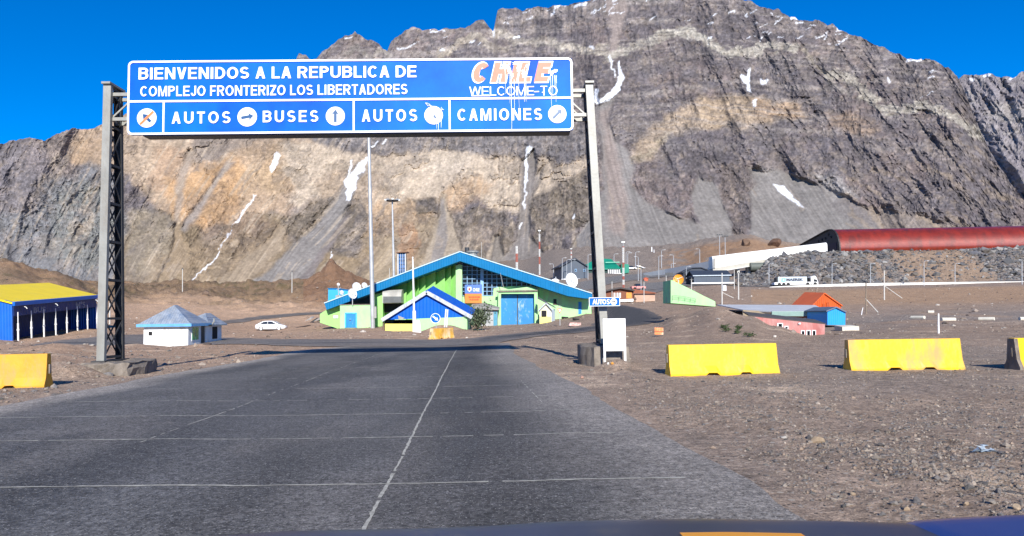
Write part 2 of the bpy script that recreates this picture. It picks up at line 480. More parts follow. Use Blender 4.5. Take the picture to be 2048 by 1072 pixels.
def mixc(c, col, m):
    return c + (np.array(col) - c) * np.asarray(m)[..., None]

f1 = fbm(GX * .12, GY * .12, 31, 5); f2 = fbm(GX * .6, GY * .6, 33, 5); f3 = fbm(GX * .03, GY * .03, 35, 4)
C = np.empty(GX.shape + (3,)); C[:] = (.215, .182, .155)
C = mixc(C, (.265, .205, .158), sstep(.45, .65, f3) * .8)
C = mixc(C, (.175, .16, .148), sstep(.5, .68, f1) * .7)
C = mixc(C, (.27, .20, .148), sstep(1060, 880, gpx) * sstep(18, 30, gd) * .75)
C = mixc(C, (.33, .25, .185), sstep(1130, 960, gpx) * sstep(112, 140, gd) * (1 - sstep(175, 215, gd)) * .8)
mor = sstep(1120, 960, gpx) * sstep(150, 195, gd + 34 * sstep(330, 180, gpx) + 30 * (f1 - .5))
C = mixc(C, (.118, .088, .058), mor * .95)
C = mixc(C, (.062, .055, .03), mor * sstep(.50, .60, f2) * sstep(.42, .56, f1) * .85)
C = mixc(C, (.16, .12, .08), mor * sstep(.52, .62, fbm(GX * .3, GY * .3, 43, 4)) * .6)
C = mixc(C, (.20, .14, .09), mor * sstep(.58, .70, fbm(GX * .05, GY * .05, 41, 4)) * .8)
C = mixc(C, (.14, .085, .055), mor * (np.abs(gpx - 680) < 75) * .7)
rt = sstep(940, 1150, gpx)
C = mixc(C, (.19, .155, .128), rt * sstep(25, 45, gd) * .8)
C = mixc(C, (.155, .148, .145), (gpx > 1640) * np.exp(-((gd - 82) / 16) ** 2) * sstep(.3, .5, f1) * .9)
C = mixc(C, (.245, .175, .115), (gpx > 1500) * sstep(105, 125, gd) * (1 - sstep(165, 185, gd)) * .7)
C = mixc(C, (.17, .145, .13), (gpx > 1480) * sstep(170, 190, gd) * .7)
emb = (gpx > 1475) * sstep(205, 208, gd) * (1 - sstep(243, 250, gd))
C = mixc(C, (.125, .122, .125), emb * .95)
C = mixc(C, (.20, .155, .115), emb * sstep(.5, .62, fbm((GX - GZ * .8) * .06, GX * 0 + 3, 44, 4)) * .75)
C = mixc(C, (.135, .13, .13), sstep(930, 1060, gpx) * sstep(1540, 1460, gpx) * sstep(170, 300, gd) * .9)
C = mixc(C, (.20, .135, .085), sstep(1290, 1380, gpx) * sstep(1680, 1620, gpx) * sstep(275, 300, gd) * (1 - sstep(430, 480, gd)) * sstep(.35, .5, f1 + .15 * (gpx > 1400)) * .85)
C = mixc(C, (.36, .31, .25), (f2 > .70) * (gd < 70) * .5)
C *= (0.84 + .32 * f2)[..., None] * 1.42
C *= np.array([1.06, .925, .80])
V = np.stack([GX, GY, GZ], -1).reshape(-1, 3)
MG = attr_mat('gravel ground', .95, [(.5, .85, 1.15), (2.4, .72, 1.28), (8, .60, 1.42), (24, .55, 1.5), (70, .6, 1.4)], [(4, .05), (20, .02), (60, .008)],
              speckle=[(11, .90, (.44, .38, .31)), (20, .86, (.06, .055, .05)), (34, .86, (.46, .41, .35)), (50, .86, (.07, .062, .055))])
o = np_mesh('ground', V, grid_faces(len(RR), len(AZ)), MG, C.reshape(-1, 3), True)
o['kind'] = 'structure'

# ------------------------------------------------------------------ roads
from mathutils.geometry import delaunay_2d_cdt
def road_mat(name, base, lines=False):
    m = attr_mat(name, .82, [(.5, .86, 1.14), (3, .85, 1.15), (9, .74, 1.26), (20, .38, 1.62), (42, .45, 1.55)], [(24, .012), (60, .006)], spec=.25,
                 speckle=[(32, .90, (.30, .29, .27)), (42, .84, (.022, .022, .024)), (70, .84, (.34, .33, .31)), (95, .8, (.02, .02, .022))])
    return m
MA = road_mat('worn asphalt', .05)

def drape(name, poly, h, col, dust, step, edge=1.0, mat_=None, lo=None, wob=.25):
    pts = []
    n = len(poly)
    for i in range(n):
        a = Vector(poly[i][:2]); b = Vector(poly[(i + 1) % n][:2])
        k = max(1, int((b - a).length / step))
        for j in range(k):
            q = a + (b - a) * j / k
            pts.append((q.x, q.y))
    pts = np.array(pts)
    wx = (fbm(pts[:, 0] * .5, pts[:, 1] * .5, 51, 4) - .5) * 2 * wob; wy = (fbm(pts[:, 0] * .5, pts[:, 1] * .5, 57, 4) - .5) * 2 * wob
    pts = pts + np.stack([wx, wy], 1)
    nb = len(pts)
    x0, y0 = pts.min(0); x1, y1 = pts.max(0)
    gx, gy = np.meshgrid(np.arange(x0, x1, step), np.arange(y0, y1, step))
    gx = gx.ravel(); gy = gy.ravel()
    keep = poly_sd(gx, gy, pts.tolist()) < -step * .45
    allp = np.concatenate([pts, np.stack([gx[keep], gy[keep]], 1)])
    vs, es, fs, *_ = delaunay_2d_cdt([Vector(p) for p in allp], [], [list(range(nb))], 1, 1e-4)
    X = np.array([v.x for v in vs]); Y = np.array([v.y for v in vs])
    Z = ground_z(X, Y) + h
    sd = -poly_sd(X, Y, pts.tolist())
    e = sd + (fbm(X * .8, Y * .8, 61, 5) - .5) * edge * 1.6
    m = 1 - sstep(0.0, edge, e)
    c = np.empty((len(X), 3)); c[:] = col
    return X, Y, Z, sd, m, c, np.array([f for f in fs if len(f) == 3])

def centre_x(Y): return -.80 - .0535 * Y
X, Y, Z, sd, m, c, F = drape('road', ROAD_MAIN, .02, (.105, .102, .098), None, .16, 1.1, wob=.18)
dl = X - centre_x(Y)
# long worn bands: wheel tracks polished dark, pale dust between
c *= (1 + .35 * (fbm(dl * .9, Y * .05, 71, 4) - .5) * 2)[:, None]
c = mixc(c, (.058, .06, .064), np.exp(-((dl - .9) / .55) ** 2) * .4)
c = mixc(c, (.06, .062, .067), np.exp(-((dl + 2.9) / .8) ** 2) * .35)
c = mixc(c, (.145, .138, .13), sstep(.52, .7, fbm(X * .18, Y * .1, 75, 5)) * .28)
edgew = np.where(dl > 0, 1.0, .7)
c *= (1 + .5 * (fbm(X * .35 + Y * .02, Y * .09, 78, 5, .6) - .5) * 2)[:, None]
c = mixc(c, (.17, .155, .14), sstep(.50, .68, fbm(X * .5, Y * .22, 79, 6, .62)) * .35)
c = mixc(c, (.05, .05, .052), sstep(.60, .70, fbm(X * .45 + 31, Y * .12, 80, 5)) * .45)
c *= np.interp(dl, [-9, -3.5, -.4, .4, 1.2, 2.4], [1.0, 1.1, 1.2, .85, .72, .85])[:, None]
m2 = 1 - sstep(.05, 1.75 * edgew, sd + (fbm(X * .7, Y * .3, 77, 6, .62) - .5) * 1.1)
c = mixc(c, (.34, .305, .265), m2 * .95)
c = mixc(c, (.14, .13, .12), (1 - sstep(0, 2.4, sd)) * (dl > 0) * .35)
o = np_mesh('road', np.stack([X, Y, Z], 1), F, MA, c, True)
o['kind'] = 'structure'

for nm, rp, h, colr, dusty, st in (('side_road', ROAD_SIDE, .035, (.085, .084, .084), .95, .8), ('back_road', ROAD_BACK, .05, (.13, .118, .105), .6, 1.5),
                              ('ramp_road', ROAD_RAMP, .1, (.17, .165, .16), .5, 3), ('yard_pavement', ROAD_YARD, .1, (.185, .175, .165), .5, 3),
                              ('pass_road', ROAD_PASS, .1, (.10, .095, .09), .5, 3)):
    X, Y, Z, sd, m, c, F = drape(nm, rp, h, colr, None, st, 1.6 if st < 1 else 2.5, wob=.5)
    if nm == 'side_road':
        px, d = px_d(X, Y)
        c = mixc(c, (.05, .05, .053), sstep(960, 1080, px) * .9)
        c = mixc(c, (.22, .19, .165), (px < 960) * sstep(.4, .62, fbm(X * .06, Y * .5, 83, 4) + .12 * sstep(700, 400, px)) * .75)
        c = mixc(c, (.16, .15, .14), sstep(.5, .7, fbm(X * .2, Y * .2, 85, 4)) * .5 * sstep(1150, 1000, px))
        m = m * (1 - .55 * sstep(1150, 1230, px))
    c = mixc(c, (.23, .19, .16), m * dusty)
    o = np_mesh(nm, np.stack([X, Y, Z], 1), F, MA, c, True)
    o['kind'] = 'structure'

# pale sealed joints across and along the slab, each a thin draped ribbon
def ribbon(mb, pts, wd, h, seed, gap=.25):
    rnd = random.Random(seed)
    pts = [Vector(p) for p in pts]
    prev = None
    for i, p in enumerate(pts):
        a = (pts[min(i + 1, len(pts) - 1)] - pts[max(i - 1, 0)]).normalized()
        nrm = Vector((-a.y, a.x))
        ww = wd * rnd.uniform(.45, 1.15)
        q = p + nrm * rnd.uniform(-.22, .22) * wd
        cur = [(q + nrm * ww / 2), (q - nrm * ww / 2)]
        cur = [(e.x, e.y, gz(e.x, e.y) + h) for e in cur]
        if prev and rnd.random() > gap:
            mb.add([prev[0], prev[1], cur[1], cur[0]], [(0, 1, 2, 3)])
        prev = cur
MJ = mat('pale joint filler', (.40, .385, .33), .9, var=.35, scale=14)
mb = MB(); ribbon(mb, [(centre_x(y) + .006 * math.sin(y * .9), y) for y in np.arange(3.5, 37, .10)], .036, .0245, 1, .02)
o = mb.build('centre_joint', MJ, fix=False); o['kind'] = 'structure'
mb = MB(); ribbon(mb, [(centre_x(y) - 3.35 + .02 * math.sin(y * 1.1), y) for y in np.arange(9.5, 37, .15)], .024, .0245, 2, .45)
ribbon(mb, [(centre_x(y) + 2.2 - .015 * y, y) for y in np.arange(13, 36, .2)], .02, .0245, 3, .7)
o = mb.build('lane_joint', MJ, fix=False); o['kind'] = 'structure'
mb = MB()
for k, (yj, gap) in enumerate(((7.05, .06), (9.75, .12), (12.1, .3), (14.3, .4), (16.7, .55), (19.6, .6), (23.5, .65))):
    xl = -8.3 - .056 * yj; xr = 2.2 - .081 * yj
    ribbon(mb, [(x, yj + .008 * math.sin(x * .7 + k)) for x in np.arange(xl, xr, .13)], .042, .024, 10 + k, gap * .7)
o = mb.build('cross_joint', MJ, fix=False); o['kind'] = 'structure'

# ------------------------------------------------------------------ mountains
SKY = np.array([(-120, 300), (-50, 294), (0, 288), (40, 276), (60, 275), (90, 279), (110, 272), (130, 262), (145, 257), (170, 258), (200, 252), (230, 236), (300, 215),
    (380, 190), (450, 175), (520, 150), (575, 130), (592, 118), (598, 109), (610, 111), (622, 118), (633, 114), (650, 98), (670, 84), (690, 74), (705, 70), (710, 62), (715, 69), (740, 80), (760, 92), (775, 103),
    (783, 82), (800, 67), (825, 55), (845, 62), (870, 60), (905, 55), (930, 57), (942, 48), (955, 40), (967, 41), (978, 55), (987, 60), (990, 45), (995, 20), (1005, 14), (1030, 17), (1045, 22),
    (1075, 14), (1095, 15), (1110, 11), (1140, 12), (1165, 4), (1185, -4), (1220, -20), (1290, -34), (1350, -26), (1400, -12), (1450, -6), (1500, 1), (1520, 12), (1560, 22), (1580, 34), (1610, 40),
    (1640, 42), (1655, 50), (1665, 47), (1680, 60), (1720, 75), (1750, 88), (1780, 100), (1815, 118), (1840, 118), (1870, 122), (1895, 135), (1915, 152), (1930, 185), (1945, 225), (1960, 262), (1985, 310), (2010, 350),
    (2048, 400), (2090, 450), (2140, 490), (2220, 520)], float)

def slant(px):
    return np.interp(px, [0, 300, 600, 1050, 1250, 1500, 2048], [-.45, -.65, -.8, -.05, .25, .6, .75])

def mountain(name, x0, x1, dx, nr, skyl, basey, r0, S, paint, seed, rough=1.0):
    px = np.arange(x0, x1, dx)
    sky_y = np.interp(px, skyl[:, 0], skyl[:, 1]) + (fbm(px * .09, px * 0 + seed, seed, 4) - .5) * 9 * rough
    by = basey(px)
    t = np.linspace(0, 1, nr)[:, None]
    PX = np.broadcast_to(px, (nr, len(px))).copy()
    PY = by + (sky_y - by) * t
    rv = rays(PX, PY); hz = np.hypot(rv[..., 0], rv[..., 1]); e = rv[..., 2] / hz
    e0 = e[0]
    sl = S + .10 * (fbm(PX / 260, PY / 260, seed + 1, 3) - .5)
    d = np.maximum(e - e0, 0)
    r = sl * r0(px) / np.maximum(sl - d, .12)
    qx = PX - slant(PX) * (PY - 320)
    WX = PX + (fbm(PX / 45, PY / 45, seed + 3, 6, .6) - .5) * 50; WY = PY + (fbm(PX / 45 + 9, PY / 45, seed + 4, 6, .6) - .5) * 44
    C, rock, snow = paint(PX, PY, WX, WY, qx)
    sc_ = r / 1500.0 * 2                # metres per render pixel, roughly
    gull = ridged(qx / 62, PY / 190, seed + 5, 4)
    hx = PX - .35 * slant(PX) * (PY - 320)
    mid = ridged(hx / 24 + 3 * fbm(PX / 60, PY / 60, seed, 2), PY / 26 + 2 * fbm(PX / 50, PY / 50, seed + 31, 2), seed + 6, 4)
    fine = ridged(PX / 7.5, PY / 7.0, seed + 7, 3)
    crag = fbm(PX / 4.5, PY / 3.5, seed + 8, 2)
    strat = fbm(WX / 160, (WY + .12 * WX) / 6.5, seed + 9, 2)
    dm = rock * ((gull - .5) * 46 + (mid - .5) * 15 + (fine - .5) * 5.5 + (crag - .5) * 3.5 + (strat - .5) * 5 * sstep(360, 200, PY)) + (1 - rock) * ((fbm(qx / 9, PY / 160, seed + 10, 3) - .5) * 3.0)
    dm += (fbm((PX - .4 * slant(PX) * (PY - 320)) / 95, PY / 150, seed + 11, 3) - .5) * 110 * (.4 + .6 * rock)
    r = r - dm * sc_ * .5 * rough
    X = rv[..., 0] / hz * r; Y = rv[..., 1] / hz * r; Z = EYE + e * r
    # the far side falls away behind the crest, so that the mass has thickness
    bX = X[-1] * 1.25; bY = Y[-1] * 1.25; bZ = Z[-1] * .35
    X = np.vstack([X, bX]); Y = np.vstack([Y, bY]); Z = np.vstack([Z, bZ])
    C = np.concatenate([C, C[-1:]], 0); snow = np.vstack([snow, snow[-1:]])
    # colour follows the relief noise, darker in hollows, paler on bulges, plus random grain
    wn = vn(PX / 2.2, PY / 2.0, seed + 15); wn = np.vstack([wn, wn[-1:]])
    v = (.66 + .68 * np.vstack([crag, crag[-1:]])) * (.80 + .40 * np.vstack([fine, fine[-1:]])) * (.86 + .28 * wn)
    k = np.vstack([rock, rock[-1:]])
    C = C * (1 + (v - 1) * (.22 + 1.05 * k))[..., None]
    snow = np.clip(snow * (.55 + .75 * wn), 0, 1)
    C = C + (np.array([.70, .72, .76]) - C) * snow[..., None]
    o = np_mesh(name, np.stack([X, Y, Z], -1).reshape(-1, 3), grid_faces(nr + 1, len(px)), MM, C.reshape(-1, 3), False)
    o['kind'] = 'structure'
    return o

MM = attr_mat('mountain rock', .95, [(.05, .90, 1.10), (.16, .88, 1.13), (.40, .84, 1.18)], [(.12, .6), (.4, .4)], spec=.1)

DARK = (.138, .126, .134); GREY = (.165, .160, .162); CREAM = (.42, .36, .285); TAN = (.35, .27, .195)
ORANGE = (.41, .27, .15); OLIVE = (.20, .16, .11); SCREE = (.195, .19, .187); PALE = (.27, .235, .185)
BROWN = (.20, .15, .115)

def paint_main(PX, PY, WX, WY, qx):
    sh = PX.shape
    C = np.empty(sh + (3,)); C[:] = DARK
    rock = np.ones(sh); snow = np.zeros(sh)
    n1 = fbm(PX / 30, PY / 24, 101, 5); n2 = fbm(qx / 14, PY / 120, 103, 4); n3 = fbm(PX / 90, PY / 80, 105, 4)
    C = mixc(C, (.185, .155, .150), sstep(.45, .65, n3) * .8)
    C = mixc(C, (.125, .118, .128), sstep(.5, .66, n1) * .75)
    st = fbm(WX / 220, (WY + .15 * WX) / 7, 107, 3)
    C = mixc(C, (.215, .20, .19), sstep(.55, .72, st) * sstep(380, 250, PY) * .5)
    brk = fbm(PX / 16, PY / 9, 121, 5, .6)
    hx = PX - .7 * slant(PX) * (PY - 320)
    def poly(pts, col, soft=8, a=1.0, rk=None, warp=1.0):
        nonlocal C, rock
        xs = [p[0] for p in pts]; ys = [p[1] for p in pts]
        m = np.zeros(sh)
        bx = (PX > min(xs) - 70) & (PX < max(xs) + 70) & (PY > min(ys) - 70) & (PY < max(ys) + 70)
        ux = PX[bx] + (WX - PX)[bx] * warp; uy = PY[bx] + (WY - PY)[bx] * warp
        m[bx] = 1 - sstep(-soft, soft, poly_sd(ux, uy, pts))
        C = mixc(C, col, m * a)
        if rk is not None: rock = rock + (rk - rock) * m
        return m
    def line(pts, wd, col, soft=5, a=1.0, rk=None, warp=.6, taper=None):
        nonlocal C, rock
        xs = [p[0] for p in pts]; ys = [p[1] for p in pts]
        m = np.zeros(sh)
        bx = (PX > min(xs) - 60 - wd) & (PX < max(xs) + 60 + wd) & (PY > min(ys) - 60 - wd) & (PY < max(ys) + 60 + wd)
        ux = PX[bx] + (WX - PX)[bx] * warp; uy = PY[bx] + (WY - PY)[bx] * warp
        m[bx] = 1 - sstep(wd / 2 - soft * .6, wd / 2 + soft * .6, line_dist(ux, uy, pts) + (brk[bx] - .5) * wd * 1.3)
        C = mixc(C, col, m * a)
        if rk is not None: rock = rock + (rk - rock) * m
        return m
    FX = (fbm(PX / 9, PY / 9, 501, 3) - .5) * 14; FY = (fbm(PX / 9 + 5, PY / 9, 503, 3) - .5) * 14
    def snowp(pts, soft=1.4, warp=.18):
        nonlocal snow
        xs = [p[0] for p in pts]; ys = [p[1] for p in pts]
        bx = (PX > min(xs) - 25) & (PX < max(xs) + 25) & (PY > min(ys) - 25) & (PY < max(ys) + 25)
        ux = PX[bx] + FX[bx] * min(1, warp * 3); uy = PY[bx] + FY[bx] * min(1, warp * 3)
        snow[bx] = np.maximum(snow[bx], 1 - sstep(-soft, soft, poly_sd(ux, uy, pts)))
    def snowl(pts, wd, soft=1.2, warp=.2):
        nonlocal snow
        xs = [p[0] for p in pts]; ys = [p[1] for p in pts]
        bx = (PX > min(xs) - 20) & (PX < max(xs) + 20) & (PY > min(ys) - 20) & (PY < max(ys) + 20)
        ux = PX[bx] + FX[bx] * min(1, warp * 3); uy = PY[bx] + FY[bx] * min(1, warp * 3)
        snow[bx] = np.maximum(snow[bx], 1 - sstep(wd / 2 - soft, wd / 2 + soft, line_dist(ux, uy, pts)))
    # ---- left flank
    poly([(-150, 200), (235, 200), (245, 330), (215, 420), (300, 480), (420, 560), (420, 640), (-150, 640)], (.170, .176, .186), 14)
    poly([(60, 240), (150, 240), (190, 300), (140, 360), (40, 330)], (.19, .155, .135), 14, .8)
    poly([(-150, 270), (60, 270), (110, 340), (60, 420), (-150, 420)], (.155, .142, .15), 14, .8)
    poly([(120, 380), (215, 370), (260, 470), (180, 540), (90, 500)], (.185, .195, .185), 20, .8)
    poly([(145, 270), (200, 245), (240, 225), (560, 130), (620, 150), (640, 290), (570, 420), (500, 455), (420, 445), (330, 440), (255, 345), (150, 325)], TAN, 12, 1, .5)
    poly([(230, 270), (420, 255), (470, 330), (400, 400), (290, 390), (240, 330)], (.37, .30, .225), 16, .8)
    poly([(160, 285), (208, 270), (225, 300), (215, 325), (150, 322)], (.34, .255, .175), 8, .9)
    poly([(390, 270), (470, 255), (520, 270), (430, 330), (380, 345)], (.22, .195, .175), 8, .8)
    poly([(310, 300), (355, 290), (380, 340), (350, 400), (300, 370)], (.33, .23, .155), 10, .7)
    poly([(330, 360), (380, 345), (470, 320), (500, 350), (470, 440), (400, 460), (345, 430)], ORANGE, 12, .9, .4)
    poly([(480, 290), (600, 260), (660, 300), (640, 360), (540, 380), (490, 400)], (.36, .27, .18), 14, .85)
    poly([(500, 345), (640, 300), (650, 340), (540, 395)], (.40, .30, .19), 10, .6)
    # ---- lower brown slopes
    poly([(250, 430), (330, 425), (420, 455), (520, 440), (640, 400), (720, 400), (760, 420), (760, 640), (220, 640)], OLIVE, 12, 1, .6)
    poly([(250, 420), (300, 410), (350, 440), (330, 540), (260, 560)], (.215, .19, .15), 12, .8)
    poly([(400, 450), (520, 430), (560, 470), (470, 520), (410, 500)], (.205, .155, .115), 14, .8)
    poly([(300, 520), (420, 470), (500, 480), (420, 560), (310, 600)], (.26, .205, .14), 14, .7)
    poly([(430, 530), (560, 450), (590, 470), (470, 600), (380, 600)], (.285, .225, .155), 10, .7)
    # ---- cream band
    poly([(560, 290), (640, 285), (700, 300), (760, 305), (830, 300), (1000, 300), (1060, 325), (1180, 310), (1185, 380), (1130, 440), (1000, 420), (960, 400), (880, 410), (800, 470), (740, 440), (640, 400), (590, 410), (560, 350)], CREAM, 10, 1, .5)
    poly([(640, 350), (760, 340), (790, 420), (700, 440), (640, 410)], (.34, .265, .19), 12, .6)
    poly([(820, 300), (930, 300), (950, 340), (870, 350)], (.44, .39, .32), 10, .6)
    poly([(730, 400), (870, 400), (860, 470), (770, 480), (730, 460)], (.335, .245, .16), 12, .8)
    poly([(890, 370), (960, 350), (990, 380), (930, 420), (890, 430)], (.40, .29, .19), 10, .8)
    poly([(750, 480), (900, 420), (920, 470), (905, 560), (900, 640), (740, 640)], (.26, .212, .148), 14, .9, .35)
    poly([(800, 460), (830, 445), (845, 490), (815, 520), (795, 500)], (.30, .19, .12), 6, .8)
    poly([(560, 270), (760, 262), (1000, 262), (1180, 240), (1190, 310), (1060, 322), (1000, 300), (830, 300), (760, 303), (640, 290)], (.155, .148, .15), 8)
    # ---- rock clumps below it
    for pts in ([(910, 430), (960, 415), (1010, 420), (1035, 450), (1030, 500), (990, 560), (930, 540), (908, 480)],
                [(1065, 400), (1110, 375), (1180, 350), (1190, 440), (1130, 470), (1075, 470), (1060, 430)],
                [(1120, 370), (1190, 330), (1195, 380), (1140, 400)], [(830, 400), (870, 395), (880, 425), (835, 430)],
                [(640, 400), (700, 390), (740, 430), (720, 520), (650, 500), (600, 470)], [(560, 440), (640, 400), (660, 440), (590, 490)],
                [(1065, 470), (1110, 470), (1100, 500), (1075, 520)]):
        poly(pts, (.135, .118, .098), 5, .95, 1, .45)
    poly([(945, 440), (1000, 440), (1010, 480), (960, 500)], (.205, .165, .125), 8, .6)
    # ---- screes
    poly([(720, 325), (737, 322), (732, 350), (700, 405), (665, 470), (640, 520), (610, 575), (600, 640), (470, 640), (500, 570), (560, 520), (625, 455), (675, 400), (690, 360)], SCREE, 5, .95, .08, .45)
    poly([(690, 430), (700, 430), (620, 560), (600, 560)], (.165, .15, .15), 3, .8, .1, .3)
    poly([(452, 325), (468, 325), (400, 430), (372, 460), (360, 455), (415, 385)], (.22, .205, .195), 5, .9, .1, .4)
    poly([(372, 300), (388, 300), (368, 380), (362, 450), (350, 450), (352, 370)], (.255, .225, .195), 5, .8, .1, .4)
    poly([(884, 385), (892, 385), (900, 430), (925, 500), (950, 570), (960, 640), (780, 640), (825, 560), (862, 480), (880, 420)], (.31, .27, .215), 5, .97, .05, .3)
    poly([(884, 395), (890, 400), (893, 470), (880, 560), (880, 640), (835, 640), (850, 560), (872, 480)], (.205, .195, .19), 3, .9, .05, .25)
    poly([(1040, 320), (1065, 300), (1075, 330), (1060, 400), (1060, 470), (1110, 540), (1190, 600), (1190, 640), (920, 640), (930, 570), (1000, 520), (1035, 480), (1038, 400)], (.175, .165, .158), 4, .95, .06, .3)
    poly([(1070, 350), (1090, 330), (1085, 350), (1062, 400), (1058, 380)], (.19, .18, .175), 4, .8, .1, .4)
    for pts, cc in (([(560, 455), (575, 452), (560, 500), (500, 560), (470, 640), (360, 640), (430, 570), (510, 500)], (.27, .225, .17)),
                    ([(352, 440), (362, 440), (372, 490), (380, 560), (380, 640), (290, 640), (315, 560), (340, 500)], (.25, .20, .14)),
                    ([(770, 480), (785, 478), (800, 540), (820, 600), (820, 640), (690, 640), (720, 570), (755, 520)], (.29, .24, .17)),
                    ([(985, 470), (1000, 470), (1010, 520), (1030, 580), (1030, 640), (940, 640), (955, 570), (975, 520)], (.20, .185, .165))):
        poly(pts, cc, 5, .85, .06, .35)
    # big chute and fan
    poly([(1205, -60), (1265, -60), (1258, 20), (1240, 80), (1232, 120), (1215, 118), (1222, 60)], (.26, .225, .21), 6, .85, .25, .5)
    poly([(1190, 215), (1235, 190), (1215, 240), (1225, 280), (1255, 300), (1270, 340), (1262, 370), (1290, 400), (1330, 420), (1400, 450), (1470, 470), (1520, 500), (1560, 560), (1090, 620), (1085, 560), (1140, 500), (1180, 440), (1205, 380), (1200, 300)], SCREE, 5, 1.0, .03, .3)
    poly([(1200, 225), (1225, 210), (1215, 260), (1240, 320), (1255, 400), (1245, 470), (1215, 460), (1212, 380), (1205, 300)], (.245, .21, .195), 9, .85, .05, .4)
    # right-hand screes and rib
    poly([(1495, 335), (1560, 340), (1640, 375), (1700, 420), (1760, 470), (1800, 560), (1490, 560), (1500, 430)], (.21, .205, .20), 5, .97, .05, .35)
    poly([(1630, 360), (1740, 420), (1790, 470), (1740, 470), (1660, 410)], (.18, .172, .172), 6, .8, .2, .4)
    poly([(1400, 350), (1440, 380), (1460, 440), (1480, 500), (1420, 480), (1390, 430), (1380, 390)], (.20, .195, .19), 4, .95, .06, .35)
    poly([(1440, 320), (1500, 340), (1510, 370), (1470, 400), (1490, 450), (1500, 520), (1470, 510), (1465, 440), (1440, 380)], (.155, .135, .13), 5, .95, .95, .5)
    poly([(1760, 420), (1880, 440), (1990, 470), (2060, 490), (2060, 560), (1780, 560)], (.21, .185, .165), 10, .8, .4)
    # ---- light strata
    lcol = (.36, .335, .285)
    line([(985, 66), (1005, 72), (1040, 86), (1075, 78), (1105, 82), (1150, 96), (1195, 100), (1212, 108)], 17, lcol, 5, .85)
    line([(880, 112), (910, 100), (935, 84), (955, 74), (985, 92), (1010, 102)], 16, (.33, .30, .245), 5, .8)
    line([(1215, 118), (1240, 105), (1275, 93), (1305, 80), (1335, 68), (1365, 62), (1390, 70), (1420, 88), (1455, 102), (1490, 104), (1530, 98), (1575, 88), (1592, 92)], 17, (.37, .355, .31), 5, .9)
    poly([(1335, 60), (1380, 55), (1420, 80), (1380, 85)], (.40, .39, .345), 5, .7, None, .5)
    line([(690, 105), (715, 92), (735, 112)], 12, (.29, .275, .245), 5, .7)
    line([(750, 112), (770, 98), (780, 115)], 9, (.31, .295, .26), 4, .7)
    line([(1610, 100), (1625, 125), (1650, 150)], 9, (.33, .30, .24), 4, .6)
    line([(1658, 152), (1690, 152), (1705, 165), (1735, 195), (1770, 218), (1800, 222), (1840, 218)], 17, (.34, .325, .28), 5, .85)
    line([(1840, 205), (1880, 225), (1910, 235), (1940, 252), (1975, 270), (2000, 282)], 16, (.35, .335, .29), 5, .85)
    line([(1660, 155), (1680, 175), (1700, 190)], 10, (.31, .29, .25), 5, .6)
    # tan band mid right
    poly([(1270, 290), (1300, 262), (1340, 235), (1390, 210), (1440, 190), (1500, 188), (1545, 195), (1600, 205), (1615, 225), (1560, 240), (1510, 250), (1440, 258), (1380, 270), (1320, 285), (1290, 318), (1268, 318)], (.325, .265, .20), 9, .92)
    poly([(1400, 205), (1500, 190), (1520, 230), (1440, 250), (1400, 245)], (.36, .285, .20), 10, .7)
    poly([(1500, 200), (1600, 205), (1610, 225), (1520, 240)], (.34, .245, .165), 8, .6)
    poly([(1630, 215), (1700, 220), (1760, 245), (1740, 270), (1660, 250)], (.27, .205, .15), 10, .7)
    line([(1268, 320), (1300, 300), (1340, 270)], 14, (.30, .265, .205), 6, .7)
    poly([(1620, 350), (1680, 350), (1720, 400), (1660, 395)], (.29, .285, .28), 10, .8)
    for k in range(26):
        rnd = random.Random(900 + k)
        x = rnd.uniform(1680, 2010); y = rnd.uniform(260, 460)
        line([(x, y), (x + rnd.uniform(15, 70), y + rnd.uniform(10, 50))], rnd.uniform(4, 10), (.27, .225, .175), 4, .5, None, .8)
    for k in range(60):
        rnd = random.Random(300 + k)
        x = rnd.uniform(0, 1900); y = rnd.uniform(300, 540)
        s = float(slant(np.array(x))); L_ = rnd.uniform(20, 90)
        line([(x, y), (x + s * L_, y + L_)], rnd.uniform(2, 7), (.31, .265, .215) if rnd.random() < .6 else (.15, .14, .135), 3, .5, None, .8)
    # shadowed sides of ribs in the right wall, painted in as dark patches
    for pts in ([(1518, 270), (1545, 265), (1540, 310), (1522, 330)], [(1728, 260), (1745, 270), (1738, 340), (1725, 330)], [(1690, 165), (1720, 180), (1705, 210)],
                [(1625, 175), (1655, 160), (1645, 210), (1620, 230)]):
        poly(pts, (.115, .11, .122), 6, .7)
    # outcrops standing out of the tan slopes, and pale debris runs between them
    tan = sstep(.19, .25, C[..., 0]) * rock
    oc = fbm(hx / 46 + 1.5 * (fbm(PX / 30, PY / 30, 131, 3) - .5), PY / 34, 133, 6, .58)
    om = sstep(.535, .575, oc) * (PY > 225) * (PX < 1250)
    C = C * (1 - (.26 * om * tan)[..., None])
    C = mixc(C, (.155, .135, .115), om * tan * .35)
    rock = np.clip(rock + .45 * om * tan, 0, 1)
    rn = sstep(.60, .68, fbm(qx / 7.5, PY / 120, 137, 4))
    C = mixc(C, (.36, .31, .245), rn * (1 - om) * sstep(240, 300, PY) * (PX < 1200) * .5)
    dk = sstep(.56, .60, fbm(hx / 30, PY / 40, 139, 6, .6))
    C = mixc(C, (.088, .085, .095), dk * rock * (1 - tan) * .42)
    lt = sstep(.57, .63, fbm(hx / 24 + 7, PY / 22, 141, 6, .6))
    C = mixc(C, (.25, .22, .195), lt * rock * (1 - tan) * .38)
    bd = fbm(PX / 260 + 9, (PY + .16 * (PX - 1400) * np.sign(1350 - PX) * .5 + 10 * (WX - PX) / 30) / 5.0, 143, 3)
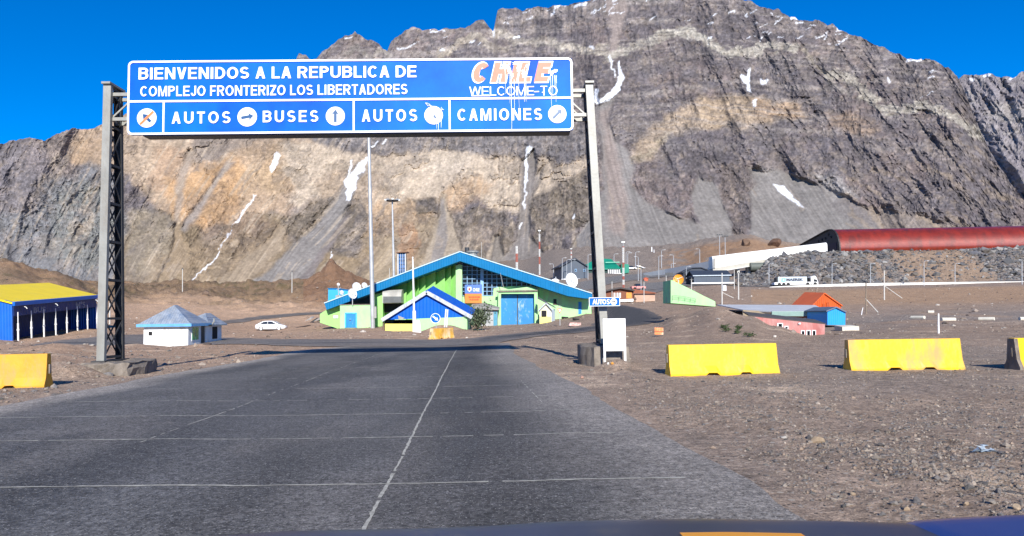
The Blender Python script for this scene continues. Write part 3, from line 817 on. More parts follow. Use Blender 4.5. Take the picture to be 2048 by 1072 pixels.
    C = mixc(C, (.27, .25, .235), sstep(.60, .68, bd) * rock * sstep(330, 230, PY) * .5)
    C = mixc(C, (.085, .08, .09), sstep(.40, .33, bd) * rock * sstep(330, 230, PY) * .5)
    rock = rock * (1 - .55 * sstep(455, 540, PY) * sstep(1250, 1150, PX))
    # thin runnels down the screes
    strk = fbm(qx / 3.2, PY / 140, 117, 3)
    C *= (1 + (1 - rock) * (strk - .5) * .55)[..., None]
    # broad mottling
    C *= (1 + (n1 - .52) * .55 * (.35 + .65 * rock))[..., None] * .95
    C *= (.90 + .20 * n2)[..., None]
    C = mixc(C, (.30, .25, .20), rock * sstep(.60, .74, fbm(PX / 11, PY / 9, 111, 4)) * .25)
    C = mixc(C, (.10, .095, .098), rock * sstep(.60, .74, fbm(PX / 12 + 50, PY / 14, 113, 4)) * .38)
    C *= np.array([1.02, .975, .945])
    C *= (1 - .10 * sstep(1100, 1350, PX))[..., None]
    # ---- snow
    snowp([(1233, 124), (1239, 120), (1242, 140), (1250, 156), (1240, 178), (1228, 193), (1207, 208), (1190, 209), (1189, 178), (1194, 180), (1198, 199), (1215, 189), (1230, 170), (1237, 152)], 1.2, .2)
    snowl([(1224, 124), (1226, 140), (1231, 154)], 3, 1.2, .25); snowl([(1218, 112), (1222, 124)], 3)
    snowp([(1480, 150), (1486, 148), (1492, 153), (1497, 138), (1502, 136), (1500, 150), (1500, 172), (1504, 185), (1496, 180), (1488, 165)])
    snowp([(1521, 158), (1527, 160), (1532, 157), (1538, 161), (1530, 169), (1524, 168)])
    snowp([(1506, 201), (1512, 199), (1513, 212), (1508, 215)])
    snowp([(1547, 368), (1558, 370), (1568, 374), (1585, 392), (1609, 416), (1596, 410), (1570, 392), (1556, 382)], 1.6, .12)
    snowp([(548, 306), (556, 303), (561, 312), (556, 326), (549, 342), (543, 347), (540, 335), (545, 320)])
    snowl([(510, 391), (498, 408), (484, 428), (472, 444)], 4.2)
    snowl([(470, 446), (450, 478), (436, 500)], 1.0, 1, .4)
    snowl([(440, 505), (418, 530), (395, 552), (368, 574)], 2.4)
    snowp([(726, 318), (737, 313), (728, 340), (715, 352), (708, 380), (699, 400), (694, 404), (692, 378), (689, 372), (688, 366), (698, 352), (708, 342), (716, 330)], 1.6, .25)
    snowl([(692, 365), (701, 340), (704, 322)], 3)
    snowp([(1054, 293), (1062, 289), (1063, 300), (1056, 318), (1058, 335), (1054, 352), (1052, 384), (1049, 416), (1047, 416), (1049, 380), (1048, 352), (1052, 338), (1049, 325)], 1.5, .25)
    snowl([(1043, 446), (1040, 456)], 3.5); snowl([(1148, 428), (1147, 438)], 3); snowl([(756, 283), (743, 292)], 3)
    snowl([(770, 281), (764, 286)], 2)
    snowl([(620, 585), (660, 530), (665, 505)], 2, 1, .5)
    snowl([(1583, 35), (1600, 36)], 5); snowl([(1814, 121), (1842, 120)], 5); snowl([(1776, 155), (1781, 165)], 4)
    snowl([(987, 72), (988, 62)], 3); snowl([(1103, 30), (1110, 13), (1130, 12)], 2.6); snowl([(1150, 14), (1172, 6)], 4)
    snowl([(862, 64), (880, 62), (890, 60)], 2.5); snowl([(795, 98), (815, 95), (830, 86)], 2.2); snowl([(880, 102), (887, 100)], 4)
    snowl([(1030, 75), (1038, 74)], 5); snowl([(1180, 96), (1186, 95)], 3); pass
    snowl([(690, 78), (702, 74)], 2.5); snowl([(940, 85), (950, 80)], 3); snowl([(1300, 40), (1310, 34)], 2)
    rnd = random.Random(77)
    for (bx0, bx1, by0, by1, n) in ((1180, 1235, -5, 28, 14), (1490, 1560, 25, 80, 14), (1590, 1700, 45, 90, 16), (1830, 1870, 130, 200, 5), (1290, 1500, -5, 50, 7), (1000, 1100, 18, 50, 7), (1410, 1420, 50, 90, 2), (800, 960, 55, 100, 4)):
        for _ in range(n):
            x = rnd.uniform(bx0, bx1); y = rnd.uniform(by0, by1); L_ = rnd.uniform(3, 15)
            snowl([(x, y), (x + L_, y - L_ * rnd.uniform(.2, .6))], rnd.uniform(.8, 2.2), 1, .3)
    return C, rock, snow

def paint_far(PX, PY, WX, WY, qx):
    C = np.empty(PX.shape + (3,)); C[:] = (.17, .155, .165)
    C = mixc(C, (.23, .21, .205), sstep(.45, .65, fbm(WX / 30, WY / 26, 205, 4)) * .6)
    C = mixc(C, (.27, .25, .23), sstep(.58, .68, fbm(WX / 120, WY / 12, 206, 3)) * .5)
    sn = np.zeros(PX.shape)
    for pts in ([(1968, 152), (1980, 149)], [(2020, 158), (2030, 152)], [(1940, 158), (1946, 160)]):
        sn = np.maximum(sn, 1 - sstep(1, 3.4, line_dist(PX, PY, pts)))
    return C, np.ones(PX.shape), sn

def base_main(px):
    return np.interp(px, [-200, 900, 1080, 1200, 2300], [630, 630, 600, 545, 545])
def r0_main(px):
    return np.interp(px, [-200, 800, 1100, 1200, 2300], [620, 560, 520, 500, 560])
mountain("mountain", -130, 2200, 1.75, 340, SKY, base_main, r0_main, .80, paint_main, 11)
FSK = np.array([(1700, 300), (1850, 220), (1910, 165), (1923, 152), (1930, 147), (1945, 148), (1955, 153), (1968, 150), (1980, 147), (1995, 153), (2010, 153), (2025, 157), (2035, 150), (2045, 143), (2070, 140), (2120, 150), (2300, 180)], float)
mountain("far_ridge", 1860, 2290, 2.2, 170, FSK, lambda px: px * 0 + 560, lambda px: px * 0 + 1500, .85, paint_far, 41, 1.2)

# ------------------------------------------------------------------ shared object materials
BLACK = mat('dark opening', (.012, .012, .014), .9, var=.1)
GALV = mat('galvanised steel', (.29, .29, .265), .5, .2, .14, 1.5, .004, dirt=((.22, .20, .17), .35, 1.2))
STEEL = mat('shade darkened lattice steel', (.05, .05, .05), .6, .1, .2, 2)  # near-black tone paints in the shade inside the lattice posts
POLE = mat('pole metal', (.46, .47, .47), .45, .35, .15, 1.0, dirt=((.28, .27, .25), .3, .8))
WHITE = mat('white paint', (.78, .78, .76), .55, var=.06, scale=1.2, dirt=((.50, .46, .40), .22, 1.4))
CLEANW = mat('clean white', (.82, .82, .82), .5, var=.03)
SIGNB = mat('blue sign sheeting', (.0, .075, .62), .5, var=.06, scale=.35, spec=.12, col2=(.0, .17, .80))
SIGNW = mat('white sign film', (.86, .87, .88), .35, var=.03)
CONC = mat('concrete', (.21, .18, .15), .9, var=.25, scale=3, bump=.03, dirt=((.11, .09, .07), .5, 4))
DARKM = mat('dark steel', (.045, .05, .055), .5, .2, .2)
BARY = mat('yellow barrier paint', (.80, .45, .0), .5, var=.05, scale=1.3, bump=.004, dirt=((.52, .30, .07), .34, 3.2), col2=(.83, .50, .0))
BARO = mat('old yellow barrier paint', (.62, .30, .008), .55, var=.14, scale=1.6, bump=.005, dirt=((.42, .26, .10), .35, 3))
GREENW = mat('light green plaster', (.34, .72, .30), .8, var=.10, scale=.6, bump=.01, dirt=((.46, .56, .36), .4, .9))
GREENP = mat('pale green plaster', (.36, .70, .31), .8, var=.10, scale=.6, bump=.01, dirt=((.42, .46, .30), .5, 1.1))
FASC = mat('teal blue sheet', (.003, .155, .36), .55, var=.10, scale=1, corr=('X', .9, .05), dirt=((.01, .13, .26), .3, .7), spec=.2)
ROYAL = mat('royal blue sheet', (.002, .105, .58), .5, var=.12, scale=1, corr=('X', .8, .04), spec=.2)
DOORB = mat('blue door paint', (.004, .20, .55), .5, var=.08, scale=1.2, dirt=((.30, .42, .55), .18, 3))
GLASS = mat('dark glass', (.008, .009, .013), .2, var=.5, scale=.6, spec=.25)
FRAMEB = mat('light blue frame paint', (.22, .40, .62), .5, var=.1)
WHIT_D = mat('dish white', (.80, .80, .78), .45, var=.04)
RUBBER = mat('rubber', (.02, .02, .02), .8, var=.2)

# ------------------------------------------------------------------ lettering
def text_mesh(body, name, mt, parent, fit, y=0.0, thick=.006, bold=0.0, shear=0.0, frame=None, spacing=1.0):
    """fit = (x0, x1, z0, z1) on the plane y = const; frame maps (x, z) to the parent's space"""
    cu = bpy.data.curves.new(name, 'FONT'); cu.body = body
    cu.offset = bold; cu.shear = shear; cu.resolution_u = 4; cu.space_character = spacing
    cu.extrude = .02
    ob = bpy.data.objects.new('tmp', cu); COL.objects.link(ob)
    dg = bpy.context.evaluated_depsgraph_get()
    me = bpy.data.meshes.new_from_object(ob.evaluated_get(dg))
    bpy.data.objects.remove(ob); bpy.data.curves.remove(cu)
    me.name = name
    co = np.empty(len(me.vertices) * 3); me.vertices.foreach_get('co', co); co = co.reshape(-1, 3)
    lo = co.min(0); hi = co.max(0)
    x0, x1, z0, z1 = fit
    X = x0 + (co[:, 0] - lo[0]) / (hi[0] - lo[0]) * (x1 - x0)
    Z = z0 + (co[:, 1] - lo[1]) / (hi[1] - lo[1]) * (z1 - z0)
    Yv = y - (co[:, 2] - lo[2]) / (hi[2] - lo[2]) * thick
    me.vertices.foreach_set('co', np.stack([X, Yv, Z], 1).ravel())
    me.materials.clear(); me.materials.append(mt); me.update()
    o = bpy.data.objects.new(name, me); COL.objects.link(o); o.parent = parent
    return o

# ------------------------------------------------------------------ bold grotesque capitals, stroke by stroke
ADV = dict(A=.86, B=.86, C=.90, D=.90, E=.80, F=.74, H=.90, I=.33, J=.68, L=.74, M=1.06, N=.90, O=.98, P=.82, R=.88, S=.82, T=.78, U=.90, V=.84, W=1.22, Z=.78)
def glyph(ch, t, th):
    """strokes as lists of quads in a cell one unit high; t = stem, th = bar thickness"""
    q = []; w_ = ADV[ch] - .13
    def v(x, y0=0, y1=1): q.append([(x, y0), (x + t, y0), (x + t, y1), (x, y1)])
    def h(y, x0=0, x1=w_): q.append([(x0, y), (x1, y), (x1, y + th), (x0, y + th)])
    def d(x0, y0, x1, y1, k=1.05):
        g = t * k; q.append([(x0, y0), (x0 + g, y0), (x1 + g, y1), (x1, y1)])
    def arc(cx, cy, rx, ry, a0, a1, n=14):
        for i in range(n):
            A0 = R(a0 + (a1 - a0) * i / n); A1 = R(a0 + (a1 - a0) * (i + 1) / n)
            o = lambda A: (cx + rx * math.cos(A), cy + ry * math.sin(A)); n_ = lambda A: (cx + (rx - t) * math.cos(A), cy + (ry - th) * math.sin(A))
            q.append([n_(A0), o(A0), o(A1), n_(A1)])
    if ch == 'A':
        c = w_ / 2; g = t * 1.08
        d(0, 0, c - g / 2, 1); q.append([(w_ - g, 0), (w_, 0), (c + g / 2, 1), (c - g / 2, 1)]); h(.23, w_ * .2, w_ * .8)
    elif ch in 'BPR':
        v(0); xm = w_ * .52; r1 = w_ - xm; yb = .46 if ch != 'R' else .42
        h(1 - th, t, xm); h(yb, t, xm); arc(xm, (1 + yb) / 2, r1 - .01, (1 - yb) / 2, -90, 90)
        if ch == 'B': h(0, t, xm); arc(xm, (yb + th) / 2, r1 + .01, (yb + th) / 2, -90, 90)
        if ch == 'R': d(w_ - t * 1.15, 0, xm - .08, yb + .02, 1.15)
    elif ch == 'C': arc(w_ / 2, .5, w_ / 2, .5, 42, 318, 26)
    elif ch == 'D': v(0); xm = w_ * .42; h(1 - th, t, xm); h(0, t, xm); arc(xm, .5, w_ - xm, .5, -90, 90, 20)
    elif ch == 'E': v(0); h(1 - th, t); h(.43, t, w_ * .92); h(0, t)
    elif ch == 'F': v(0); h(1 - th, t); h(.42, t, w_ * .9)
    elif ch == 'H': v(0); v(w_ - t); h(.42, t, w_ - t)
    elif ch == 'I': v(0)
    elif ch == 'J': v(w_ - t, .3, 1); arc(w_ / 2, .3, w_ / 2, .3, 180, 360)
    elif ch == 'L': v(0); h(0, t)
    elif ch == 'M':
        g = t * .95; v(0); v(w_ - t); c = w_ / 2
        q.append([(c - g / 2, 0), (c + g / 2, 0), (t + g * .3, 1), (t - .02, 1)]); q.append([(c - g / 2, 0), (c + g / 2, 0), (w_ - t + .02, 1), (w_ - t - g * .3, 1)])
    elif ch == 'N': v(0); v(w_ - t); q.append([(w_ - t - .02, 0), (w_ - .02, 0), (t + .02, 1), (.02, 1)])
    elif ch == 'O': arc(w_ / 2, .5, w_ / 2, .5, 0, 360, 32)
    elif ch == 'S':
        ym = .5 + th / 2; ry1 = (1 - (.5 - th / 2)) / 2; arc(w_ / 2, 1 - ry1, w_ / 2 - .015, ry1, 28, 270, 20)
        arc(w_ / 2, ry1, w_ / 2, ry1, 90, -150, 20)
    elif ch == 'T': h(1 - th); v(w_ / 2 - t / 2, 0, 1 - th)
    elif ch == 'U': v(0, .36, 1); v(w_ - t, .36, 1); arc(w_ / 2, .36, w_ / 2, .36, 180, 360, 18)
    elif ch == 'V':
        c = w_ / 2; g = t * 1.08
        q.append([(c - g / 2, 0), (c + g / 2, 0), (g, 1), (0, 1)]); q.append([(c - g / 2, 0), (c + g / 2, 0), (w_, 1), (w_ - g, 1)])
    elif ch == 'W':
        g = t * 1.0; x1_, x2_ = w_ * .25, w_ * .75; c = w_ / 2
        for a, b in ((x1_, 0), (x1_, c - g / 2), (x2_, c - g / 2), (x2_, w_ - g)):
            q.append([(a - g / 2, 0), (a + g / 2, 0), (b + g, 1), (b, 1)])
    elif ch == 'Z': h(1 - th); h(0); q.append([(0, th), (t * 1.3, th), (w_, 1 - th), (w_ - t * 1.3, 1 - th)])
    return q
def line_mesh(body, name, mt, parent, fit, y, thick=.008, t=.2, shear=0.0, track=.0, space=.36):
    x = 0; quads = []; wi = 0
    for ch in body:
        if ch == ' ': x += space; wi += 1; continue
        for k, s in enumerate(glyph(ch, t, t * .84)): quads.append((k + 100 * wi, [(x + a + shear * b, b) for a, b in s]))
        x += ADV[ch] + track
    xs = [p[0] for _, s in quads for p in s]; lo, hi = min(xs), max(xs)
    xa, xb, za, zb = fit
    mbs = [MB() for _ in range(wi + 1)]
    for k, s in quads:
        mb = mbs[k // 100]
        yy = y - thick - .0002 * (k % 100)
        pts = [(xa + (a - lo) / (hi - lo) * (xb - xa), yy, za + b * (zb - za)) for a, b in s]
        mb.prism(pts, (0, thick, 0))
    return [mb.build(name, mt, parent) for mb in mbs]

# ------------------------------------------------------------------ the sign gantry
GY0 = 22.0
Gc = P(703, 192, GY0)
gan = thing('sign_gantry', 'big blue overhead welcome sign carried across the road by two lattice posts', 'road sign', (Gc.x, GY0, 0), .018)
SW, SH = P(1144.5, 190, GY0).x - P(257, 195, GY0).x, P(701, 118.5, GY0).z - P(701, 266, GY0).z
ZC = Gc.z
TILT = .06
def SG(px, py):
    u = (px - 255.5) / 889.0; yt = 121 - 5 * u; yb = 270 - 8 * u
    v = (py - yt) / (yb - yt)
    return (u - .5) * SW, ZC + (.5 - v) * SH
def rrect(x0, x1, z0, z1, r, n=6):
    pts = []
    for cx_, cz_, a0 in ((x1 - r, z1 - r, 0), (x0 + r, z1 - r, 90), (x0 + r, z0 + r, 180), (x1 - r, z0 + r, 270)):
        for k in range(n + 1):
            a = R(a0 + 90 * k / n); pts.append((cx_ + r * math.cos(a), cz_ + r * math.sin(a)))
    return pts
x0, z0 = -SW / 2, ZC - SH / 2; x1, z1 = SW / 2, ZC + SH / 2
# slightly buckled panel sheets: the face is a grid with gentle dents
mbp = MB()
outl = rrect(x0, x1, z0, z1, .16)
mbp.prism([(x, 0.02, z) for x, z in outl], (0, .05, 0))
panel = mbp.build('sign_panel', SIGNB, gan)
nx, nz = 120, 20
gx = np.linspace(x0 + .03, x1 - .03, nx); gzv = np.linspace(z0 + .03, z1 - .03, nz)
XX, ZZ = np.meshgrid(gx, gzv)
dent = (fbm(XX * .55, ZZ * .8, 301, 3) - .5) * .05 + np.abs(((XX - x0) % 3.08) - 1.54) * .004
cut = np.ones_like(XX)
face = np_mesh('sign_face', np.stack([XX, .012 - np.abs(dent) * 0.25 - .004, ZZ], -1).reshape(-1, 3), grid_faces(nz, nx), SIGNB, None, True)
face.parent = panel
def edge_strip(mb, a, b, wd):
    (ax, az), (bx, bz) = a, b
    mb.beam((ax, -.012, az), (bx, -.012, bz), wd, .012, up=(0, 1, 0))
mb = MB()
w2 = .035
inn = rrect(x0 + .005, x1 - .005, z0 + .005, z1 - .005, .155); inn2 = rrect(x0 + .062, x1 - .062, z0 + .062, z1 - .062, .10)
n = len(inn)
vs = [(x, -.022, z) for x, z in inn] + [(x, -.022, z) for x, z in inn2] + [(x, .03, z) for x, z in inn] + [(x, .0, z) for x, z in inn2]
fs = []
for i in range(n):
    j = (i + 1) % n
    fs += [(i, j, n + j, n + i), (i, 2 * n + i, 2 * n + j, j), (n + i, n + j, 3 * n + j, 3 * n + i)]
mb.add(vs, fs)
ax, az = SG(262, 203); bx, bz = SG(1140, 197.5)
mb.bb(x0 + .07, x1 - .07, -.022, .0, az - .03, az + .03)
for pxl in (327.5, 704.5, 896):
    xx, _ = SG(pxl, 235)
    mb.bb(xx - .027, xx + .027, -.022, 0, z0 + .07, az - .03)
mb.build('sign_border', SIGNW, panel)
WR = ('lettering', SIGNW)
def sign_text(body, px0, px1, py0, py1, t, mt=SIGNW, shear=0, track=0.0, y=-.010, th=.012, nm='lettering', space=.36):
    xa, za = SG(px0, (py0 + py1) / 2); xb, zb = SG(px1, (py0 + py1) / 2)
    _, zt = SG((px0 + px1) / 2, py0); _, zl = SG((px0 + px1) / 2, py1)
    return line_mesh(body, nm, mt, panel, (xa, xb, zl, zt), y, th, t, shear, track, space)
sign_text("BIENVENIDOS A LA REPUBLICA DE", 277, 830, 133.5, 157, .195)
sign_text("COMPLEJO FRONTERIZO LOS LIBERTADORES", 281, 812, 170.5, 191, .18)
sign_text("AUTOS", 344, 460, 223.5, 247, .195, track=.16)
sign_text("BUSES", 524, 634, 221.5, 244.5, .195, track=.16)
sign_text("AUTOS", 721, 831, 219.5, 243.5, .195, track=.16)
sign_text("CAMIONES", 912, 1081, 218, 241.5, .195, track=.12)
SALMON = mat('faded red sign film', (.66, .17, .10), .5, var=.12, scale=6)
sign_text("CHILE", 941, 1106, 123.5, 167.5, .36, SIGNW, .24, track=.03, y=-.006, th=.006)
sign_text("CHILE", 944, 1103, 126, 165, .30, SALMON, .24, track=.055, y=-.013, th=.004)
sign_text("WELCOME", 936, 1066, 174, 192, .115, track=-.04)
sign_text("TO", 1079, 1113, 173, 192, .115)
ARROWB = mat('arrow blue', (.006, .07, .20), .4, var=.05)
STRIKE = mat('faded orange bar', (.72, .20, .06), .5, var=.1)
def arrow_disc(px, py, r_px, ang, full=True, strike=False, L=.62):
    cx_, cz_ = SG(px, py); r = r_px / 1500 * GY0
    d = MB().disc((cx_, -.004, cz_), (0, -1, 0), r, .014, 36).build('arrow_disc', SIGNW, panel)
    ca, sa = math.cos(ang), math.sin(ang)
    def T(u, v): return (cx_ + r * (u * ca - v * sa), -.022, cz_ + r * (u * sa + v * ca))
    if full:
        pts = [(-L, -.15), (L - .40, -.15), (L - .50, -.40), (L + .04, 0), (L - .50, .40), (L - .40, .15), (-L, .15)]
        MB().prism([T(*q) for q in pts], (0, .005, 0)).build('arrow', ARROWB, d)
    else:
        MB().prism([T(*q) for q in [(-.45, -.10), (-.02, -.12), (-.02, .12), (-.42, .10)]], (0, .005, 0)).build('arrow', ARROWB, d)
    if strike:
        s = R(45)
        def U(u, v): return (cx_ + r * (u * math.cos(s) - v * math.sin(s)), -.028, cz_ + r * (u * math.sin(s) + v * math.cos(s)))
        MB().prism([U(*q) for q in [(-.95, -.12), (.95, -.12), (.95, .12), (-.95, .12)]], (0, .005, 0)).build('strike_bar', STRIKE, d)
arrow_disc(294.5, 236, 19.6, R(135), True, True, .56)
arrow_disc(493, 234, 19.6, R(10))
arrow_disc(668, 232.5, 19.2, R(90), L=.66)
arrow_disc(864, 231, 18.8, R(125), False)
arrow_disc(1112, 229, 18.6, R(45), L=.68)
# thrown white paint: splats, runs and scuffs lying on the sign face
mb = MB(); rnd = random.Random(5)
def splat(px, py, rx, ry, n=22):
    pts = []
    for k in range(n):
        a = 2 * math.pi * k / n; q = rnd.uniform(.3, .95)
        sx, sz = SG(px + math.cos(a) * rx * q, py + math.sin(a) * ry * q); pts.append((sx, -.027, sz))
    c = SG(px, py); o = len(mb.v)
    mb.add([(c[0], -.0275, c[1])] + pts, [(0, 1 + (k + 1) % n, 1 + k) for k in range(n)])
def drip(px, py0, py1, wd, yy=-.0265):
    a = SG(px, py0); k = max(2, int((py1 - py0) / 9)); prev = None; x = px
    for i in range(k + 1):
        py = py0 + (py1 - py0) * i / k; x += rnd.uniform(-.35, .35)
        ww = wd * (1 - .55 * i / k) * rnd.uniform(.7, 1.2)
        l = SG(x - ww / 2, py); r_ = SG(x + ww / 2, py)
        cur = [(l[0], yy, l[1]), (r_[0], yy, r_[1])]
        if prev: mb.add(prev + cur[::-1], [(0, 1, 2, 3)])
        prev = cur
SPL = lambda: mb.build('paint_splash', SIGNW, panel, fix=False)
for q in ((1012, 134, 8, 10), (1018, 144, 6, 8), (1036, 138, 7, 12), (1045, 148, 5, 10), (1030, 128, 9, 5), (1022, 152, 5, 7), (1008, 126, 4, 3), (1052, 134, 3, 6)): splat(*q)
for k in range(9):
    x = rnd.choice((1008, 1012, 1016, 1020, 1026, 1034, 1040, 1046, 1050)) + rnd.uniform(-1.5, 1.5)
    drip(x, rnd.uniform(132, 160), rnd.choice((168, 180, 190, 205, 230, 262)) + rnd.uniform(-6, 3), rnd.uniform(.4, 1.2))
SPL(); mb = MB()
for q in ((1103, 147, 8, 8), (1110, 143, 6, 6)): splat(*q)
for x, e in ((1104, 190), (1107, 178), (1100, 215), (1112, 168), (1110, 205)): drip(x, 152, e, .9)
SPL(); mb = MB()
for x, e in ((870, 258), (874, 262), (879, 256), (866, 250)): drip(x, 240, e, 1.0)
for k in range(9):
    x = rnd.uniform(838, 880); y = 207 + (x - 838) * .3 + rnd.uniform(-4, 5); a = SG(x, y); b = SG(x + rnd.uniform(4, 9), y + rnd.uniform(1, 7))
    mb.beam((a[0], -.024, a[1]), (b[0], -.024, b[1]), .012, .004, up=(0, 1, 0))
SPL()
for px0_, px1_, py in ((940, 978, 192.5), (1066, 1076, 184.5), (1082, 1086, 186)):
    mb = MB(); a = SG(px0_, py); b = SG(px1_, py - .3); mb.beam((a[0], -.018, a[1]), (b[0], -.018, b[1]), .03, .006, up=(0, 1, 0)); SPL()
# box frame behind the panel
mb = MB()
mb.bb(x0 + .42, x1 - .10, .10, .56, z0 - .01, z0 + .10)
for xx in np.linspace(x0 + .45, x1 - .15, 12):
    mb.bb(xx - .03, xx + .03, .075, .14, z0 + .1, z1 - .1); mb.bb(xx - .03, xx + .03, .50, .56, z0 + .1, z1 - .2)
    mb.beam((xx, .12, z1 - .2), (xx, .53, z0 + .1), .05)
for zz in (z1 - .25, ZC): mb.bb(x0 + .42, x1 - .15, .14, .20, zz - .04, zz + .04)
mb.build('backing_frame', DARKM, gan)
# truss that carries it from post to post
XL = P(212, 170, GY0).x - Gc.x; XR = P(1180, 163, GY0).x - Gc.x
ZT, ZB = 8.30, 7.55
mb = MB()
for yy in (.24, .80):
    for zz in (ZT, ZB): mb.bb(XL - .05, XR + .05, yy - .05, yy + .05, zz - .05, zz + .05)
xs = np.linspace(XL + .1, XR - .1, 19)
for i in range(18):
    for yy in (.24, .80): mb.beam((xs[i], yy, ZT if i % 2 else ZB), (xs[i + 1], yy, ZB if i % 2 else ZT), .045)
    mb.beam((xs[i], .24, ZT), (xs[i], .80, ZT), .045); mb.beam((xs[i], .24, ZB), (xs[i], .80, ZB), .045)
    for yy in (.24, .80): mb.beam((xs[i], yy, ZB), (xs[i], yy, ZT), .04)
mb.build('truss', GALV, gan)
# two lattice posts: a channel in front, a channel behind, laced together
def lattice_post(xb, xt, ztop, zb, db, dt, side, footing):
    def at(z, s):
        t = (z - zb) / (ztop - zb); d = db + (dt - db) * t
        return Vector((xb + (xt - xb) * t, (.15 + d if s else .0 + .06), z))
    wch = .225
    for s in (0, 1):
        mb = MB()
        for off, dep, ww in ((0, .012, wch), (-wch / 2 + .008, .13, .016), (wch / 2 - .008, .13, .016)):
            a = at(zb, s); b = at(ztop, s)
            sg = 1 if s == 0 else -1
            a = a + Vector((off, sg * dep / 2 if off else 0, 0)); b = b + Vector((off, sg * dep / 2 if off else 0, 0))
            mb.beam(a, b, ww, dep, up=(0, 1, 0))
        if s == 0: post = mb.build('post', GALV, gan)
        else: mb.build('rear_channel', STEEL, post)
    mb = MB()
    zs = np.linspace(zb + .12, ztop - .1, 8)
    for i, z in enumerate(zs):
        for sx in (-.09, .09):
            mb.beam(at(z, 0) + Vector((sx, .1, 0)), at(z, 1) + Vector((sx, -.1, 0)), .02, .07)
            if i < 7:
                zn = zs[i + 1]
                mb.beam(at(z + .04, 0) + Vector((sx, .06, 0)), at(zn - .04, 1) + Vector((sx, -.06, 0)), .016, .055)
                mb.beam(at(z + .04, 1) + Vector((sx * .8, -.06, 0)), at(zn - .04, 0) + Vector((sx * .8, .06, 0)), .016, .055)
    mb.build('lacing', STEEL, post)
    MB().box(((xt), .12 + dt / 2, ztop + .03), (.26, dt + .3, .06)).build('cap_plate', GALV, post)
    MB().box((xb, .1 + db / 2, zb + .02), (.4, db + .35, .04)).build('base_plate', STEEL, post)
ZL0 = P(203, 724, GY0).z; XL0 = P(203, 724, GY0).x - Gc.x
ZR0 = .62; XR0 = P(1213.5, 690, GY0).x - Gc.x
lattice_post(XL0, P(217, 170, GY0).x - Gc.x, P(217, 170, GY0).z, ZL0, 1.12, .62, 1, 'l')
lattice_post(XR0 - .02, P(1180, 163, GY0).x - Gc.x, P(1180, 163, GY0).z, ZR0, 1.15, .62, -1, 'r')
# rough concrete footings
def rough_block(pts, z0_, z1_, jag, seed, name='footing', par=gan, sub=4):
    rnd = random.Random(seed)
    rings = []
    big = []
    for i in range(len(pts)):
        a = Vector(pts[i]); b = Vector(pts[(i + 1) % len(pts)])
        for k in range(sub): big.append(a + (b - a) * k / sub)
    c = sum((Vector(p) for p in pts), Vector((0, 0))) / len(pts)
    for zz, s in ((z0_, 1.04), (z0_ + (z1_ - z0_) * .3, 1.0), (z0_ + (z1_ - z0_) * .65, 1.0), (z1_ - .03, .99), (z1_, .94)):
        rings.append([(c.x + (p.x - c.x) * s + rnd.uniform(-jag, jag), c.y + (p.y - c.y) * s + rnd.uniform(-jag, jag), zz + rnd.uniform(-jag, jag) * .6) for p in big])
    rings.append([(c.x + (p.x - c.x) * .45 + rnd.uniform(-jag, jag), c.y + (p.y - c.y) * .45, z1_ + rnd.uniform(-.02, .03)) for p in big])
    return MB().loft(rings).build(name, CONC, par)
gzr = 0.0
ox, oy = Gc.x, GY0
rough_block([(2.3 - ox, -.72), (3.30 - ox, -.72), (3.38 - ox, .2), (3.3 - ox, 1.6), (2.5 - ox, 1.9), (2.05 - ox, 1.4), (1.98 - ox, .1)], -.15, .62, .03, 3)
lx = XL0
rough_block([(lx - .35, -.45), (lx + .35, -.55), (lx + 1.05, -.5), (lx + 1.15, .6), (lx + .9, 1.7), (lx - .4, 1.7)], -.2, ZL0 + .0, .055, 5)

# small direction plate on the right-hand post
q0 = P(1178, 604, 21.9); q1 = P(1240, 603, 21.9); zc = (q0.z + q1.z) / 2
ds = thing('direction_sign', 'small blue direction plate lettered AUTOS fixed low on the right gantry post', 'sign', ((q0.x + q1.x) / 2, 21.92, zc), .0)
hw = (q1.x - q0.x) / 2; hh = .128
pl = MB().bb(-hw, hw, -.01, .012, -hh, hh).build('plate', SIGNB, ds)
mb = MB()
for zz in (-hh + .008, hh - .008): mb.bb(-hw + .003, hw - .003, -.016, -.01, zz - .008, zz + .008)
for xx in (-hw + .008, hw - .008): mb.bb(xx - .008, xx + .008, -.016, -.01, -hh + .016, hh - .016)
mb.build('border', SIGNW, pl)
text_mesh("AUTO", 'lettering', SIGNW, pl, (-hw + .10, hw - .40, -.075, .078), -.011, .006, .05)
text_mesh("S", 'lettering', SIGNW, pl, (hw - .385, hw - .30, -.075, .078), -.011, .006, .02)
d = MB().disc((hw - .185, -.011, 0), (0, -1, 0), .098, .006, 28).build('arrow_disc', SIGNW, pl)
MB().prism([(hw - .245 + a, -.019, b) for a, b in ((0, -.012), (.07, -.012), (.07, -.03), (.12, 0), (.07, .03), (.07, .012), (0, .012))], (0, .002, 0)).build('arrow', DARKM, d)
MB().bb(-hw * .2, hw * .3, .012, .03, -.02, .02).build('bracket', STEEL, ds)

